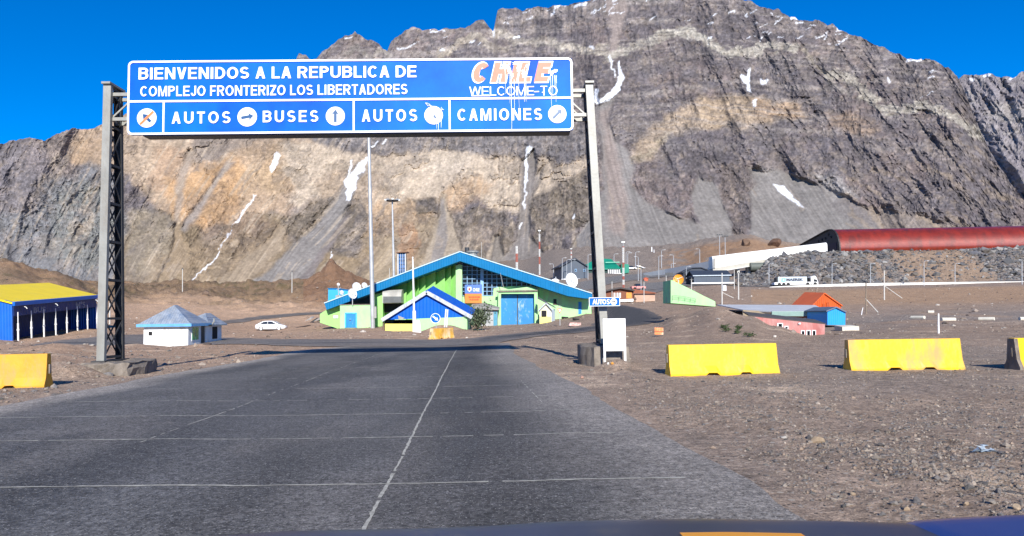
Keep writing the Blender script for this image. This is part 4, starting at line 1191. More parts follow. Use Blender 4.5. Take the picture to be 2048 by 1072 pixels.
# white notice board on two legs against the footing
b0 = P(1206.5, 671, 21.0); b1 = P(1251.5, 671, 21.0)
nb = thing('notice_board', 'blank looking white notice board on two legs leaning by the right footing', 'notice board', ((b0.x + b1.x) / 2, 21.0, 0), 0)
zb_, zt_ = P(1228, 702, 21).z, P(1228, 637, 21).z; hw = (b1.x - b0.x) / 2
bd = MB().bb(-hw, hw, 0, .03, zb_, zt_).build('board', CLEANW, nb)
for sx, drop in ((-1, .30), (1, .42)):
    MB().bb(sx * (hw - .03) - .03, sx * (hw - .03) + .03, .004, .034, zb_ - drop, zb_).build('leg', CLEANW, nb)
FAINT = mat('faded grey print', (.68, .68, .69), .6, var=.04)
mb = MB(); zc = zt_ - .22
for a, b in (((-.11, 0), (0, .17)), ((0, .17), (.11, 0)), ((-.11, 0), (-.06, 0)), ((.11, 0), (.06, 0)), ((-.06, 0), (-.06, -.19)), ((.06, 0), (.06, -.19)), ((-.06, -.19), (.06, -.19)), ((-.06, -.1), (.06, -.1)), ((0, -.1), (0, -.19))):
    mb.beam((a[0] + .02, -.002, zc + a[1]), (b[0] + .02, -.002, zc + b[1]), .014, .004, up=(0, 1, 0))
for k in range(14):
    t0 = 2 * math.pi * k / 14; t1 = 2 * math.pi * (k + 1) / 14
    mb.beam((-.13 + .06 * math.cos(t0), -.002, zc - .3 + .06 * math.sin(t0)), (-.13 + .06 * math.cos(t1), -.002, zc - .3 + .06 * math.sin(t1)), .01, .004, up=(0, 1, 0))
mb.build('printed_emblem', FAINT, bd)
MB().bb(.005, .035, -.004, 0, zc - .055, zc - .03).build('printed_dot', DARKM, bd)

# ------------------------------------------------------------------ concrete road barriers
def barrier(name, label, xa, xb, ya, yb, h, mt, wear=None):
    """from its near-left bottom corner to its near-right one; the sloping faces, the two lifting slots"""
    a = Vector((xa, ya, 0)); b = Vector((xb, yb, 0)); L_ = (b - a).length
    t = thing(name, label, 'barrier', ((xa + xb) / 2, (ya + yb) / 2 + .28, min(gz(xa, ya), gz(xb, yb)) - .01), math.atan2(yb - ya, xb - xa), 'yellow concrete barriers')
    prof = [(-.25, 0), (-.25, .07), (-.16, .26), (-.10, h), (.10, h), (.16, .26), (.25, .07), (.25, 0)]
    xs = [-L_ / 2, -L_ * .185, -L_ * .15, -L_ * .075, -L_ * .04, L_ * .12, L_ * .155, L_ * .225, L_ * .26, L_ / 2]
    rings = []
    for i, x in enumerate(xs):
        slot = i in (2, 3, 6, 7)
        tilt = .012 * (1 if i == 0 else -1 if i == len(xs) - 1 else 0)
        ring = []
        for yy, zz in prof:
            z2 = zz
            if slot and zz < .08: z2 = .085 if zz < .01 else .11
            ring.append((x + (tilt * zz / h if i in (0, len(xs) - 1) else 0), yy, z2))
        rings.append(ring)
    body = MB().loft(rings).build('barrier_body', mt, t, bevel=.012)
    for sx in (-1, 1):
        MB().bb(sx * L_ / 2 - .03, sx * L_ / 2 + .03, -.035, .035, .34, .56).build('joint_key', CONC, t)
    return t
def bar_px(name, label, pl, pr, Yl, Yr, h, mt):
    a = P(pl, 745, Yl); b = P(pr, 745, Yr)
    return barrier(name, label, a.x, b.x, Yl, Yr, h, mt)
BARW = mat('worn yellow barrier paint', (.80, .45, .0), .5, var=.05, scale=1.3, bump=.005, dirt=((.56, .30, .10), .55, 1.9), col2=(.83, .50, .0))
bar_px('barrier', 'clean bright yellow concrete barrier nearest the right gantry footing', 1340, 1560, 18.35, 18.55, .78, BARY)
bar_px('barrier', 'yellow concrete barrier with a scuffed patch of worn paint on its left half', 1704, 1933, 19.1, 19.1, .80, BARW)
bar_px('barrier', 'yellow concrete barrier cut by the right edge of the picture, grey end showing', 2041, 2270, 18.6, 18.9, .80, BARY)
ro = [o for o in bpy.data.objects if o.get('label', '').startswith('yellow concrete barrier cut')][0]
MB().prism([(-1.455, y, z) for y, z in ((-.265, 0), (-.265, .08), (-.17, .27), (-.11, .79), (.11, .79), (.17, .27), (.265, .08), (.265, 0))], (-.10, 0, 0)).build('end_face', CONC, ro)
bar_px('barrier', 'dull ochre yellow concrete barrier at the left edge below the shed', -150, 84, 17.5, 17.9, .82, BARO)

# ------------------------------------------------------------------ left: the blue shed with a yellow roof
pN = P(25, 685, 75); pF = P(194, 655, 92)
Ls = (Vector((pF.x, pF.y, 0)) - Vector((pN.x, pN.y, 0))).length
slope = math.atan2(1.15, Ls)
sh = thing('shed', 'long blue steel shed with a bright yellow roof and open dark side', 'shed', (pN.x, 75, pN.z))
sh.rotation_euler = (slope, 0, math.atan2(-(pF.x - pN.x), pF.y - pN.y))
SHB = mat('shed blue sheet', (.004, .12, .52), .45, var=.1, scale=.8, corr=('X', 1.1, .05))
SHY = mat('shed yellow sheet', (.86, .64, .0), .45, var=.05, scale=.6, corr=('Y', .5, .04), dirt=((.75, .58, .08), .2, .8))
SHD = mat('shed blue sheet in shade', (.008, .03, .16), .5, var=.2, scale=.8, corr=('Y', 1.1, .05))  # shed blue darkened to paint in the shade of the open side
Wd = 11.5; H1 = 4.05; H2 = 5.55
MB().prism([(0, 0, -.3), (0, 0, H1), (-Wd / 2, 0, H2), (-Wd, 0, H1), (-Wd, 0, -.3)], (0, .18, 0)).build('end_wall', SHB, sh)
MB().prism([(-.05, Ls - .1, -.3), (-.05, Ls - .1, H1), (-Wd / 2, Ls - .1, H2), (-Wd, Ls - .1, H1), (-Wd, Ls - .1, -.3)], (0, .12, 0)).build('end_wall', SHB, sh)
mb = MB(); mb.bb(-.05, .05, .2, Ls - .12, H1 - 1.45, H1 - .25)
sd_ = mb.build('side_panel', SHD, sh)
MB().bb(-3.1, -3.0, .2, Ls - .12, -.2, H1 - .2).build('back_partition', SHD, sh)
MB().prism([(.15, -.25, H1 - .05), (-Wd / 2, -.25, H2 + .06), (-Wd - .3, -.25, H1), (-Wd - .3, -.25, H1 - .1), (-Wd / 2, -.25, H2 - .06), (.15, -.25, H1 - .2)], (0, Ls + .5, 0)).build('roof', SHY, sh)
MB().bb(.16, .42, -.25, Ls + .25, H1 - .42, H1 + .02).build('gutter', SHB, sh, bevel=.06)
for k, pxp in enumerate((27, 54, 81, 105, 128, 149, 168, 187)):
    yy = (k + .1) / 7.3 * (Ls - .3) + .25
    mb = MB(); mb.tube([(.28, yy, -.4), (.28, yy, 1.9)], .085, 8); mb.tube([(.28, yy, 1.15), (.28, yy, 1.3)], .13, 8); mb.tube([(.28, yy, 1.9), (.28, yy, 3.0)], .05, 6)
    mb.build('bollard_post', WHITE, sh)
mb = MB()
PALEB = mat('worn pale lettering', (.42, .45, .55), .6, var=.3, scale=5)
def letters_side(s_, y0, y1, zc, h):
    o = text_mesh(s_, 'lettering', PALEB, sd_, (0, 1, 0, 1), 0, .01, .03)
    me = o.data
    for v in me.vertices:
        x, y, z = v.co
        v.co = (.06 - y * 0 + .0, y0 + x * (y1 - y0), zc + (z - .5) * h)
letters_side("BUS", 3.6, 5.8, H1 - 1.05, .55)
letters_side("M°5", 12.1, 14.2, H1 - 1.0, .75)
letters_side("-.", 7.6, 8.6, H1 - .95, .18)
for yy in (1.3, 7.0, Ls - 1.2):
    MB().tube([(.45, yy, H1 - .55), (.62, yy, H1 - .62), (.72, yy, H1 - .78)], .05, 6).build('floodlight', POLE, sh)

# ------------------------------------------------------------------ white hut with a blue hipped roof
hc = P(287, 690, 58)
hut = thing('hut', 'small white block hut with a faded blue hipped roof beside the road', 'hut', (hc.x, 58, gz(hc.x + 1, 58) - .15))
hut.rotation_euler = (0, 0, 0)
ROOFH = mat('faded corrugated roof', (.34, .38, .43), .5, .2, .2, 1.4, corr=('X', 1.6, .04), dirt=((.15, .22, .33), .5, 1.2))
BRICKW = mat('whitewashed block', (.80, .80, .78), .8, var=.07, scale=1.5, bump=.02, dirt=((.52, .44, .36), .3, 1.1))
x1h = P(376, 690, 58).x - hc.x; H = P(330, 648.5, 58).z - hut.location.z
D1 = 3.2
mb = MB(); mb.bb(0, x1h, 0, D1, -.3, H)
wall = mb.build('wall', BRICKW, hut)
MB().bb(.38, .66, -.012, .1, H - .85, H - .55).build('vent_opening', BLACK, hut)
ev = .38
HP = 1.5
ap0 = (x1h / 2, D1 * .42, H + HP); ap1 = (x1h / 2, D1 * .6, H + HP)
c = [(-ev, -ev, H - .02), (x1h + ev, -ev, H - .02), (x1h + ev, D1 + ev, H - .02), (-ev, D1 + ev, H - .02)]
MB().add(c + [ap0, ap1, *[(x, y, z - .1) for x, y, z in c]], [(0, 1, 4), (1, 2, 5, 4), (2, 3, 5), (3, 0, 4, 5), (9, 8, 7, 6), (0, 6, 7, 1), (1, 7, 8, 2), (2, 8, 9, 3), (3, 9, 6, 0)]).build('roof', ROOFH, hut)
mb = MB()
for a, b in ((0, 1), (1, 2), (2, 3), (3, 0)):
    mb.beam(Vector(c[a]) + Vector((0, 0, -.06)), Vector(c[b]) + Vector((0, 0, -.06)), .06, .22)
mb.build('eave_board', mat('light blue board', (.12, .36, .66), .5, var=.15, scale=3), hut)
GRW = mat('green glass', (.02, .22, .10), .2, var=.3, scale=2)
f_ = MB().bb(x1h - .02, x1h + .03, .6, 1.9, H - 1.35, H - .18).build('window', WHITE, hut)
MB().bb(x1h + .03, x1h + .05, .68, 1.2, H - 1.25, H - .28).build('pane', GRW, f_)
MB().bb(x1h + .03, x1h + .05, 1.28, 1.82, H - 1.25, H - .28).build('pane', GRW, f_)
MB().bb(x1h - .02, x1h + .03, 2.4, 3.05, -.2, H - .15).build('door', mat('brown door', (.06, .05, .045), .7, var=.3), hut)
# annex behind, stepping out to the right
ax0, ax1, ay0, ay1 = 1.2, x1h + .06, D1 + .01, D1 + 3.3
an = MB().bb(ax0, ax1, ay0, ay1, -.3, H - .05).build('annex', BRICKW, hut)
MB().bb(ax1 - .02, ax1 + .03, ay0 + 1.3, ay0 + 2.3, H - 1.3, H - .3).build('window', BLACK, an)
e2 = .35
c = [(ax0 - .4, ay0 - e2, H - .1), (ax1 + e2, ay0 - e2, H - .1), (ax1 + e2, ay1 + e2, H - .1), (ax0 - .4, ay1 + e2, H - .1)]
MB().add(c + [((ax0 + ax1) / 2 + .6, ay0 + 1.2, H + .85), ((ax0 + ax1) / 2 + .6, ay1 - 1.0, H + .85)] + [(x, y, z - .1) for x, y, z in c],
         [(0, 1, 4), (1, 2, 5, 4), (2, 3, 5), (3, 0, 4, 5), (9, 8, 7, 6), (0, 6, 7, 1), (1, 7, 8, 2), (2, 8, 9, 3), (3, 9, 6, 0)]).build('annex_roof', ROOFH, an)
MB().tube([(ax1 + .3, ay0 + .4, H - .1), (ax1 + .5, ay0 + .4, H + .15), (ax1 + .5, ay0 + .4, H + .4)], .07, 8).build('lamp', GALV, an)

# ------------------------------------------------------------------ white saloon car
cp = gp(543, 661)
car = thing('car', 'white four door saloon car parked on the dirt left of the green building', 'car', (cp.x, cp.y, cp.z), R(2))
CARW = mat('white car paint', (.80, .80, .80), .25, var=.02, spec=.6)
st = [(-2.22, .42, .78, .70), (-2.18, .30, .92, .74), (-1.75, .22, 1.0, .80), (-1.0, .2, .98, .84), (0, .2, .95, .85), (.9, .2, .93, .85), (1.45, .22, .86, .82), (2.0, .26, .74, .76), (2.2, .34, .62, .66), (2.24, .42, .55, .6)]
rings = [[(x, -w_, zb), (x, -w_, zb + (zt - zb) * .6), (x, -w_ * .9, zt), (x, 0, zt + .04), (x, w_ * .9, zt), (x, w_, zb + (zt - zb) * .6), (x, w_, zb), (x, 0, zb - .02)] for x, zb, zt, w_ in st]
body = MB().loft(rings).build('body', CARW, car, smooth=True)
cb = [(-1.95, .98, .72, .0), (-1.15, 1.40, .60, 1), (-.6, 1.46, .60, 1), (.15, 1.45, .60, 1), (.45, 1.38, .60, 1), (1.35, .92, .74, 0)]
rings = [[(x, -w_ - .06, .93), (x, -w_, z), (x, 0, z + .03), (x, w_, z), (x, w_ + .06, .93)] for x, z, w_, _ in cb]
MB().loft(rings).build('cabin', CARW, car, smooth=False)
CG = mat('car glass', (.02, .025, .03), .1, var=.1, spec=.8)
for s in (-1, 1):
    yy = s * .675
    MB().prism([(-1.5, s * .725, 1.0), (-1.05, s * .655, 1.32), (-.45, s * .645, 1.37), (-.42, s * .72, 1.0)], (0, s * .03, 0)).build('side_window', CG, car)
    MB().prism([(-.34, s * .72, 1.0), (-.36, s * .645, 1.37), (.2, s * .645, 1.36), (.85, s * .735, 1.0)], (0, s * .03, 0)).build('side_window', CG, car)
    MB().box((2.13, s * .55, .60), (.12, .25, .12)).build('headlight', mat('headlamp glass', (.6, .62, .64), .1), car)
    MB().box((-2.17, s * .56, .76), (.1, .24, .14)).build('tail_light', mat('tail lamp red', (.4, .02, .02), .3), car)
    for x in (-1.33, 1.32):
        wh = MB().lathe([(.20, -.02), (.31, -.02), (.325, .03), (.325, .17), (.30, .2), (.2, .2)], (x, s * .66, .315), (0, s, 0), 22).build('wheel', RUBBER, car)
        MB().lathe([(.0, .19), (.06, .212), (.2, .206), (.23, .19)], (x, s * .66, .315), (0, s, 0), 18).build('rim', CARW, wh)
MB().prism([(.52, -.56, 1.36), (1.22, -.66, .98), (1.22, .66, .98), (.52, .56, 1.36)], (.05, 0, .04)).build('windscreen', CG, car)
MB().prism([(-1.25, -.56, 1.36), (-1.88, -.62, 1.0), (-1.88, .62, 1.0), (-1.25, .56, 1.36)], (-.05, 0, .04)).build('rear_window', CG, car)

# ------------------------------------------------------------------ the green customs hall
def locf(t):
    o = Vector(t.location)
    return lambda px, py, Y: P(px, py, Y) - o
bl = P(920, 650, 105)
hall = thing('customs_hall', 'wide lime green customs hall under a shallow teal gable roof', 'building', bl)
W = locf(hall)
GREENS = mat('lime plaster', (.31, .64, .19), .8, var=.08, scale=.6, dirt=((.22, .50, .13), .3, .8))
YF = 103.0
fr = [W(648.5, 606.5, YF), W(920, 503.5, YF), W(1184.5, 587, YF), W(1184.5, 596.5, YF), W(1172, 597, YF), W(1136, 592, YF), W(920, 522, YF), W(653, 619.5, YF)]
mb = MB(); mb.prism(fr, (0, 27, 0))
roof = mb.build('roof', FASC, hall)
mb = MB()
for a, b in ((0, 1), (1, 2)):
    mb.beam(fr[a] + Vector((0, -.04, .02)), fr[b] + Vector((0, -.04, .02)), .16, .12)
mb.build('ridge_flashing', mat('pale flashing', (.45, .62, .72), .4, var=.1), roof)
MB().tube([W(934, 508, 109), W(934, 495, 109)], .33, 12).build('chimney', DARKM, roof)
mb = MB(); q = W(945, 509, 109); mb.lathe([(.7, -.6), (.7, .2), (.95, .25), (.95, .4), (.5, .6)], q, (0, 0, 1), 16)
mb.build('roof_vent', GALV, roof)
# pleated wall, each pleat a vertical board set at an angle
pl = [742, 766, 781, 794, 813, 825, 831, 838, 851, 871, 890, 902, 912]
YW = 105.8
ring_b = []; ring_t = []
for i, p_ in enumerate(pl):
    tb = 522 + (920 - p_) * (97.5 / 267) + 3.5
    for dy in ((.0, 1.0) if 0 < i < len(pl) - 1 else (.0,)):
        yv = YW + (dy if i % 1 == 0 else 0)
        ring_b.append(W(p_, 660, yv)); t_ = W(p_, tb, yv); t_.z += .6; ring_t.append(t_)
mb = MB()
for i in range(len(ring_b) - 1):
    mb.add([ring_b[i], ring_b[i + 1], ring_t[i + 1], ring_t[i]], [(0, 1, 2, 3)])
mb.build('pleated_wall', GREENS, hall)
MB().prism([W(911.5, 660, 104.9), W(924, 660, 104.9), W(924, 530, 104.9), W(920, 528, 104.9), W(911.5, 531, 104.9)], (0, 1.6, 0)).build('pilaster', GREENP, hall)
MB().prism([W(749, 655, 104.4), W(765.5, 655, 104.4), W(765.5, 584, 104.4), W(749, 590, 104.4)], (0, 2.2, 0)).build('pilaster', GREENS, hall)
# great window
gl = [W(924, 593, 106.3), W(986, 592, 106.3), W(988, 576, 106.3), W(1090, 574, 106.3), W(1090, 570, 106.3), W(924, 516, 106.3)]
win = MB().prism(gl, (0, .1, 0)).build('window', GLASS, hall)
mb = MB()
sl = (592 - 522) / (1136 - 920)
for k, p_ in enumerate(np.arange(924.5, 1090, 9.9)):
    top = 522 + (p_ - 920) * sl + 1; bot = 592 if p_ < 987 else 575.5
    wd = .085 if k % 4 else .14
    mb.beam(W(p_, bot, 106.2), W(p_, top, 106.2), wd, .10, up=(0, 1, 0))
for k in range(8):
    y = 533 + k * 8.3
    xe = min(1090, 920 + (y - 522) / sl) if y < 576 else 987
    mb.beam(W(924, y, 106.12), W(xe, y - .3, 106.12), 0.075, .08, up=(0, 1, 0))
mb.beam(W(964, 592, 106.05), W(964, 537, 106.05), .45, .12, up=(0, 1, 0))
mb.build('window_frame', FRAMEB, win)
MB().prism([W(924, 660, 105.9), W(998, 660, 105.9), W(998, 574, 105.9), W(987, 577, 105.9), W(986, 592, 105.9), W(924, 593, 105.9)], (0, .5, 0)).build('window_apron', GREENP, hall)
MB().prism([W(996, 660, 106), W(996, 574, 106), W(1060, 571, 106), W(1136, 590, 106), W(1182, 592, 106), W(1183, 632, 106), (W(1183, 640, 106))], (0, .5, 0)).build('wall', GREENP, hall)
# vehicle portal
mb = MB()
mb.prism([W(995.5, 655, 104), W(1002, 655, 104), W(1002, 587.5, 104), W(1068.5, 587.5, 104), W(1069.5, 655, 104), W(1076, 655, 104), W(1075, 579, 104), W(1058, 573.5, 104), W(1045, 575, 104), W(996.5, 581, 104)], (0, 2.1, 0))
portal = mb.build('portal', GREENP, hall)
MB().bb(*[v for v in (W(993, 580, 103.9).x, W(1075, 580, 103.9).x)], W(1, 1, 103.75).y, W(1, 1, 104.3).y, W(1020, 583.5, 103.9).z, W(1020, 580.5, 103.9).z).build('ledge', CONC, portal)
DOORG = mat('blue roller door', (.002, .19, .48), .5, var=.12, scale=.7, dirt=((.42, .52, .62), .25, 2.2))
MB().prism([W(1001.5, 655, 105.2), W(1069.5, 655, 105.2), W(1069, 586, 105.2), W(1001.5, 586, 105.2)], (0, .15, 0)).build('door', DOORG, portal)
MB().prism([W(1034, 655, 105.17), W(1036, 655, 105.17), W(1036, 590, 105.17), W(1034, 590, 105.17)], (0, .02, 0)).build('door_seam', DARKM, portal)
f_ = MB().prism([W(1157, 628, 105.9), W(1163, 627, 105.9), W(1163, 604, 105.9), W(1157, 604, 105.9)], (0, .15, 0)).build('side_door', DOORB, hall)
f_ = MB().prism([W(1107, 608, 105.9), W(1113, 608, 105.9), W(1113, 598, 105.9), W(1107, 598, 105.9)], (0, .15, 0)).build('window', GLASS, hall)
MB().prism([W(1106, 609.5, 105.85), W(1114, 609.5, 105.85), W(1114, 608, 105.85), W(1106, 608, 105.85)], (0, .15, 0)).build('sill', CONC, f_)
# left wing
MB().prism([W(640, 645, 104.5), W(684, 660, 104.5), W(684, 608, 104.5), W(654, 619, 104.5), W(640, 628, 104.5)], (0, .5, 0)).build('wing_wall', GREENS, hall)
blk = MB().prism([W(680, 660, 101.5), W(742, 660, 101.5), W(742, 609.5, 101.5), W(680, 610.5, 101.5)], (0, 4.2, 0)).build('annex', GREENP, hall)
MB().prism([W(679, 610.5, 101.4), W(743, 609.5, 101.4), W(743, 608, 101.4), W(679, 609, 101.4)], (0, 4.5, 0)).build('annex_roof', CONC, blk)
fr_ = MB().prism([W(690.5, 655, 101.4), W(713, 655, 101.4), W(713, 625.5, 101.4), W(690.5, 625.5, 101.4)], (0, .12, 0)).build('door', DOORB, blk)
mb = MB()
for a, b in (((691, 655), (691, 626.5)), ((712.5, 655), (712.5, 626.5)), ((691, 626.5), (712.5, 626.5))): mb.beam(W(*a, 101.36), W(*b, 101.36), .16, .06, up=(0, 1, 0))
mb.build('door_frame', mat('bright blue frame', (.05, .42, .80), .5), fr_)
mb = MB(); mb.bb(W(698, 640, 101.4).x, W(703, 640, 101.4).x, W(1, 1, 101.33).y, W(1, 1, 101.4).y, W(700, 641, 101.4).z, W(700, 640, 101.4).z); mb.build('handle', DARKM, fr_)
pl_ = MB().prism([W(667, 636.5, 104.35), W(676, 636.5, 104.35), W(676, 631, 104.35), W(667, 631, 104.35)], (0, .06, 0)).build('wall_plate', CLEANW, hall)
# pale hood over the left window
hx0, hx1 = W(765.5, 600, 103.6).x, W(803.5, 600, 103.6).x
prof = [(0, W(1, 606, 103.6).z * 0 + W(785, 606, 103.6).z), (0, W(785, 592, 103.6).z), (.12, W(785, 585, 103.6).z), (.6, W(785, 580.5, 103.6).z), (1.4, W(785, 578.5, 103.6).z), (2.2, W(785, 578.5, 103.6).z), (2.2, W(785, 606, 103.6).z)]
y0 = W(785, 600, 103.2).y
MB().loft([[(hx0, y0 + a, b) for a, b in prof], [(hx1, y0 + a, b) for a, b in prof]]).build('hood', mat('weathered grey hood', (.38, .37, .33), .7, var=.2, scale=1), hall)
MB().prism([W(766.5, 605, 103.12), W(802.5, 605, 103.12), W(802.5, 593, 103.12), W(766.5, 593, 103.12)], (0, .05, 0)).build('hood_front', mat('dark grey hood', (.10, .11, .11), .6, var=.2), hall)
MB().prism([W(767, 625, 105.6), W(803, 625, 105.6), W(803, 606, 105.6), W(767, 606, 105.6)], (0, .1, 0)).build('window', BLACK, hall)
MB().prism([W(781, 655, 104.7), W(812, 655, 104.7), W(812, 624, 104.7), W(781, 624, 104.7)], (0, .9, 0)).build('low_wall', GREENP, hall)
mb = MB()
mb.tube([W(1007, 575, 103.8), W(1000.5, 546, 103)], .05, 6); mb.tube([W(1061, 571, 103.8), W(1067.5, 546.5, 102.9)], .05, 6)
mb.build('roof_stay', POLE, hall)

# name board on the hall: blue half above, orange half below
fs = thing('name_board', 'blue over orange name board with a small crest on the hall front', 'sign', W(947, 588, 104.6) + Vector(hall.location))
V_ = locf(fs)
bp = MB().prism([V_(929.5, 587.3, 104.6), V_(964, 587.3, 104.6), V_(964, 568.8, 104.6), V_(929.5, 569.3, 104.6)], (0, .12, 0)).build('upper_panel', mat('slate blue panel', (.06, .15, .42), .5, var=.06), fs)
op = MB().prism([V_(930, 606, 104.6), V_(963.5, 606, 104.6), V_(963.5, 587.6, 104.6), V_(930, 587.6, 104.6)], (0, .12, 0)).build('lower_panel', mat('orange panel', (.86, .19, .015), .5, var=.06), fs)
a = V_(946, 583, 104.6); b = V_(959, 576, 104.6)
text_mesh("CHILE", 'lettering', CLEANW, bp, (a.x, b.x, a.z, b.z), a.y - .005, .03, .02)
c_ = V_(939, 578.5, 104.6)
em = MB().prism([c_ + Vector(q) for q in ((-.25, 0, .28), (-.12, 0, .36), (0, 0, .30), (.12, 0, .36), (.25, 0, .28), (.27, 0, -.12), (0, 0, -.38), (-.27, 0, -.12))], (0, -.03, 0)).build('crest', CLEANW, bp)
MB().prism([c_ + Vector(q) + Vector((0, -.035, 0)) for q in ((-.15, 0, .18), (.15, 0, .18), (.16, 0, -.08), (0, 0, -.22), (-.16, 0, -.08))], (0, -.02, 0)).build('crest_field', mat('crest red', (.45, .06, .04), .5), em)
rnd = random.Random(8); mb = MB()
for yl, xa, xb in ((594, 938, 959), (599, 940, 957)):
    x = xa
    while x < xb:
        ww = rnd.uniform(.7, 1.5); u = V_(x, yl, 104.55); mb.box(u, (ww * .07, .03, rnd.uniform(.16, .24))); x += ww + rnd.uniform(.35, .8)
mb.build('lettering', mat('dark red lettering', (.35, .06, .02), .6), op)

# ------------------------------------------------------------------ satellite dishes and the like
def dish(label, px, py, Y, r, yaw, el, mt=WHIT_D, drop=1.5, name='satellite_dish', grp=None):
    c = P(px, py, Y)
    t = thing(name, label, 'dish', (c.x, c.y, c.z - drop), 0, grp)
    ax = Vector((math.sin(yaw) * math.cos(el), -math.cos(yaw) * math.cos(el), math.sin(el)))
    cc = Vector((0, 0, drop))
    prof = [(.02, -.26 * r)] + [(r * k / 8, -.26 * r + .26 * r * (k / 8) ** 2) for k in range(1, 9)] + [(r, .03)] + [(r * k / 8, -.26 * r + .26 * r * (k / 8) ** 2 - .05) for k in range(8, 0, -1)]
    d = MB().lathe(prof, cc, ax, 28).build('reflector', mt, t, smooth=False)
    mb = MB(); u = ax.cross(Vector((0, 0, 1))).normalized(); v = u.cross(ax)
    f = cc + ax * r * .75
    for k in range(3):
        a = 2.1 * k + .5; mb.tube([cc + (u * math.cos(a) + v * math.sin(a)) * r * .9, f], .025 * max(1, r), 5)
    mb.lathe([(.08 * r, -.1), (.08 * r, .15)], f, ax, 8); mb.build('feed_horn', WHIT_D, d)
    mb = MB(); mb.tube([(0, 0, 0), (0, 0, drop), cc - ax * r * .22], .06 * max(1, r), 6); mb.build('mount', POLE, t)
    return t
G = 'satellite dishes on the customs hall'
dish('large white satellite dish standing highest at the left roof end of the hall', 713.5, 573.5, 106, .66, R(38), R(18), drop=1.3, grp=G)
dish('white satellite dish overlapping the teal fascia at the left end of the hall', 705, 587, 101.2, .72, R(50), R(14), drop=1.6, grp=G)
dish('small white dish on the roof just left of the tall lamp mast', 729, 570.5, 106, .42, R(40), R(20), drop=.9, grp=G)
dish('smallest white dish beside the blue roof cabin', 683.5, 585, 104, .36, R(60), R(15), drop=.9, grp=G)
dish('biggest white satellite dish on the right roof slope of the hall', 1143.5, 560, 108, 1.08, R(35), R(12), drop=1.7, grp=G)
dish('white dish lying low on the right roof slope, turned skyward', 1111, 561, 108, .55, R(10), R(65), drop=.7, grp=G)
rc = thing('roof_cabin', 'flat bright blue cabin panel rising behind the left end of the hall roof', 'cabin', P(672, 600, 111))
V_ = locf(rc)
RCB = mat('sky blue cabin', (.012, .33, .68), .5, var=.08, scale=.5)
MB().prism([V_(656, 603, 111), V_(700, 603, 111), V_(699, 580, 111), V_(672, 577, 111), V_(656.5, 577, 111)], (0, 4, 0)).build('wall', RCB, rc)
MB().prism([V_(655, 577.5, 110.8), V_(672, 577.5, 110.8), V_(700, 580.5, 110.8), V_(700, 579.5, 110.8), V_(672, 576, 110.8), V_(655, 576, 110.8)], (0, 4.4, 0)).build('roof', FASC, rc)
am = thing('aerial_mast', 'thin aerial mast with cross arms in front of the blue roof cabin', 'aerial', P(677, 596, 103.5))
V_ = locf(am)
MB().tube([V_(677, 597, 103.5), V_(676.5, 565, 103.5)], .05, 6).build('pole', POLE, am)
mb = MB(); mb.tube([V_(673, 579, 103.5), V_(682, 575, 103.5)], .04, 6); mb.tube([V_(674, 572, 103.5), V_(680, 571, 103.5)], .05, 6); mb.build('cross_arm', POLE, am)
MB().box(V_(677, 568.5, 103.5), (.35, .25, .22)).build('camera_head', CLEANW, am)
MB().box(V_(677, 594, 103.3), (.7, .4, .5)).build('control_box', GALV, am)

# tower with glazed front behind the roof
tw = thing('hoist_tower', 'narrow tower with dark blue panes and a rusty cap behind the hall roof', 'tower', P(803.5, 552, 135))
V_ = locf(tw)
MB().prism([V_(797, 560, 135), V_(811, 560, 135), V_(810.5, 506, 135), V_(796.5, 506, 135)], (0, 1.6, 0)).build('shaft', BLACK, tw)
mb = MB(); rnd = random.Random(3)
for i in range(3):
    for j in range(6):
        a = V_(797.6 + i * 4.3, 514 + j * 7.4, 134.9); b = V_(801.2 + i * 4.3, 507.6 + j * 7.4, 134.9)
        mb.bb(a.x, b.x, a.y - .05, a.y, a.z, b.z)
mb.build('panes', mat('bluish pane', (.05, .12, .28), .2, var=.6, scale=1.5), tw)
mb = MB()
for i in range(4): mb.beam(V_(797.3 + i * 4.3, 556, 134.8), V_(797 + i * 4.3, 506, 134.8), .07, .08, up=(0, 1, 0))
for p_ in (795.8, 811.6): mb.beam(V_(p_, 560, 134.8), V_(p_ - .4, 505, 134.8), .13, .13, up=(0, 1, 0))
mb.build('frame', POLE, tw)
MB().prism([V_(792, 505.5, 134.3), V_(815, 504.5, 134.3), V_(815, 503, 134.3), V_(792, 504, 134.3)], (0, 2.4, 0)).build('cap', mat('rust', (.20, .10, .06), .8), tw)

# ------------------------------------------------------------------ blue gabled kiosk half buried in front
kb = P(852, 664, 85)
ki = thing('kiosk', 'low kiosk with royal blue gable and pale green front, half buried in dirt', 'kiosk', kb)
V_ = locf(ki)
A = [(769, 639.5), (853, 588.5), (935, 633.5)]
MB().prism([V_(*q, 85) for q in A], (0, .15, 0)).build('gable', ROYAL, ki)
Lf, Ap, Rf = V_(763.5, 637.5, 84.6), V_(853, 581.5, 84.6), V_(944, 632, 84.6)
bk = Vector((.0, 7.2, .82))
mb = MB()
for a, b in ((Lf, Ap), (Ap, Rf)):
    mb.add([a, b, b + bk, a + bk, a - Vector((0, 0, .12)), b - Vector((0, 0, .12)), b + bk - Vector((0, 0, .12)), a + bk - Vector((0, 0, .12))],
           [(0, 1, 2, 3), (7, 6, 5, 4), (0, 4, 5, 1), (3, 2, 6, 7), (0, 3, 7, 4), (1, 5, 6, 2)])
mb.build('roof', mat('bright blue roof sheet', (.002, .11, .58), .5, var=.08, scale=1), ki)
BARGE = mat('peeling white board', (.46, .49, .53), .7, var=.2, scale=4, dirt=((.24, .28, .34), .5, 3))
mb = MB()
dn = Vector((0, -.08, -.30))
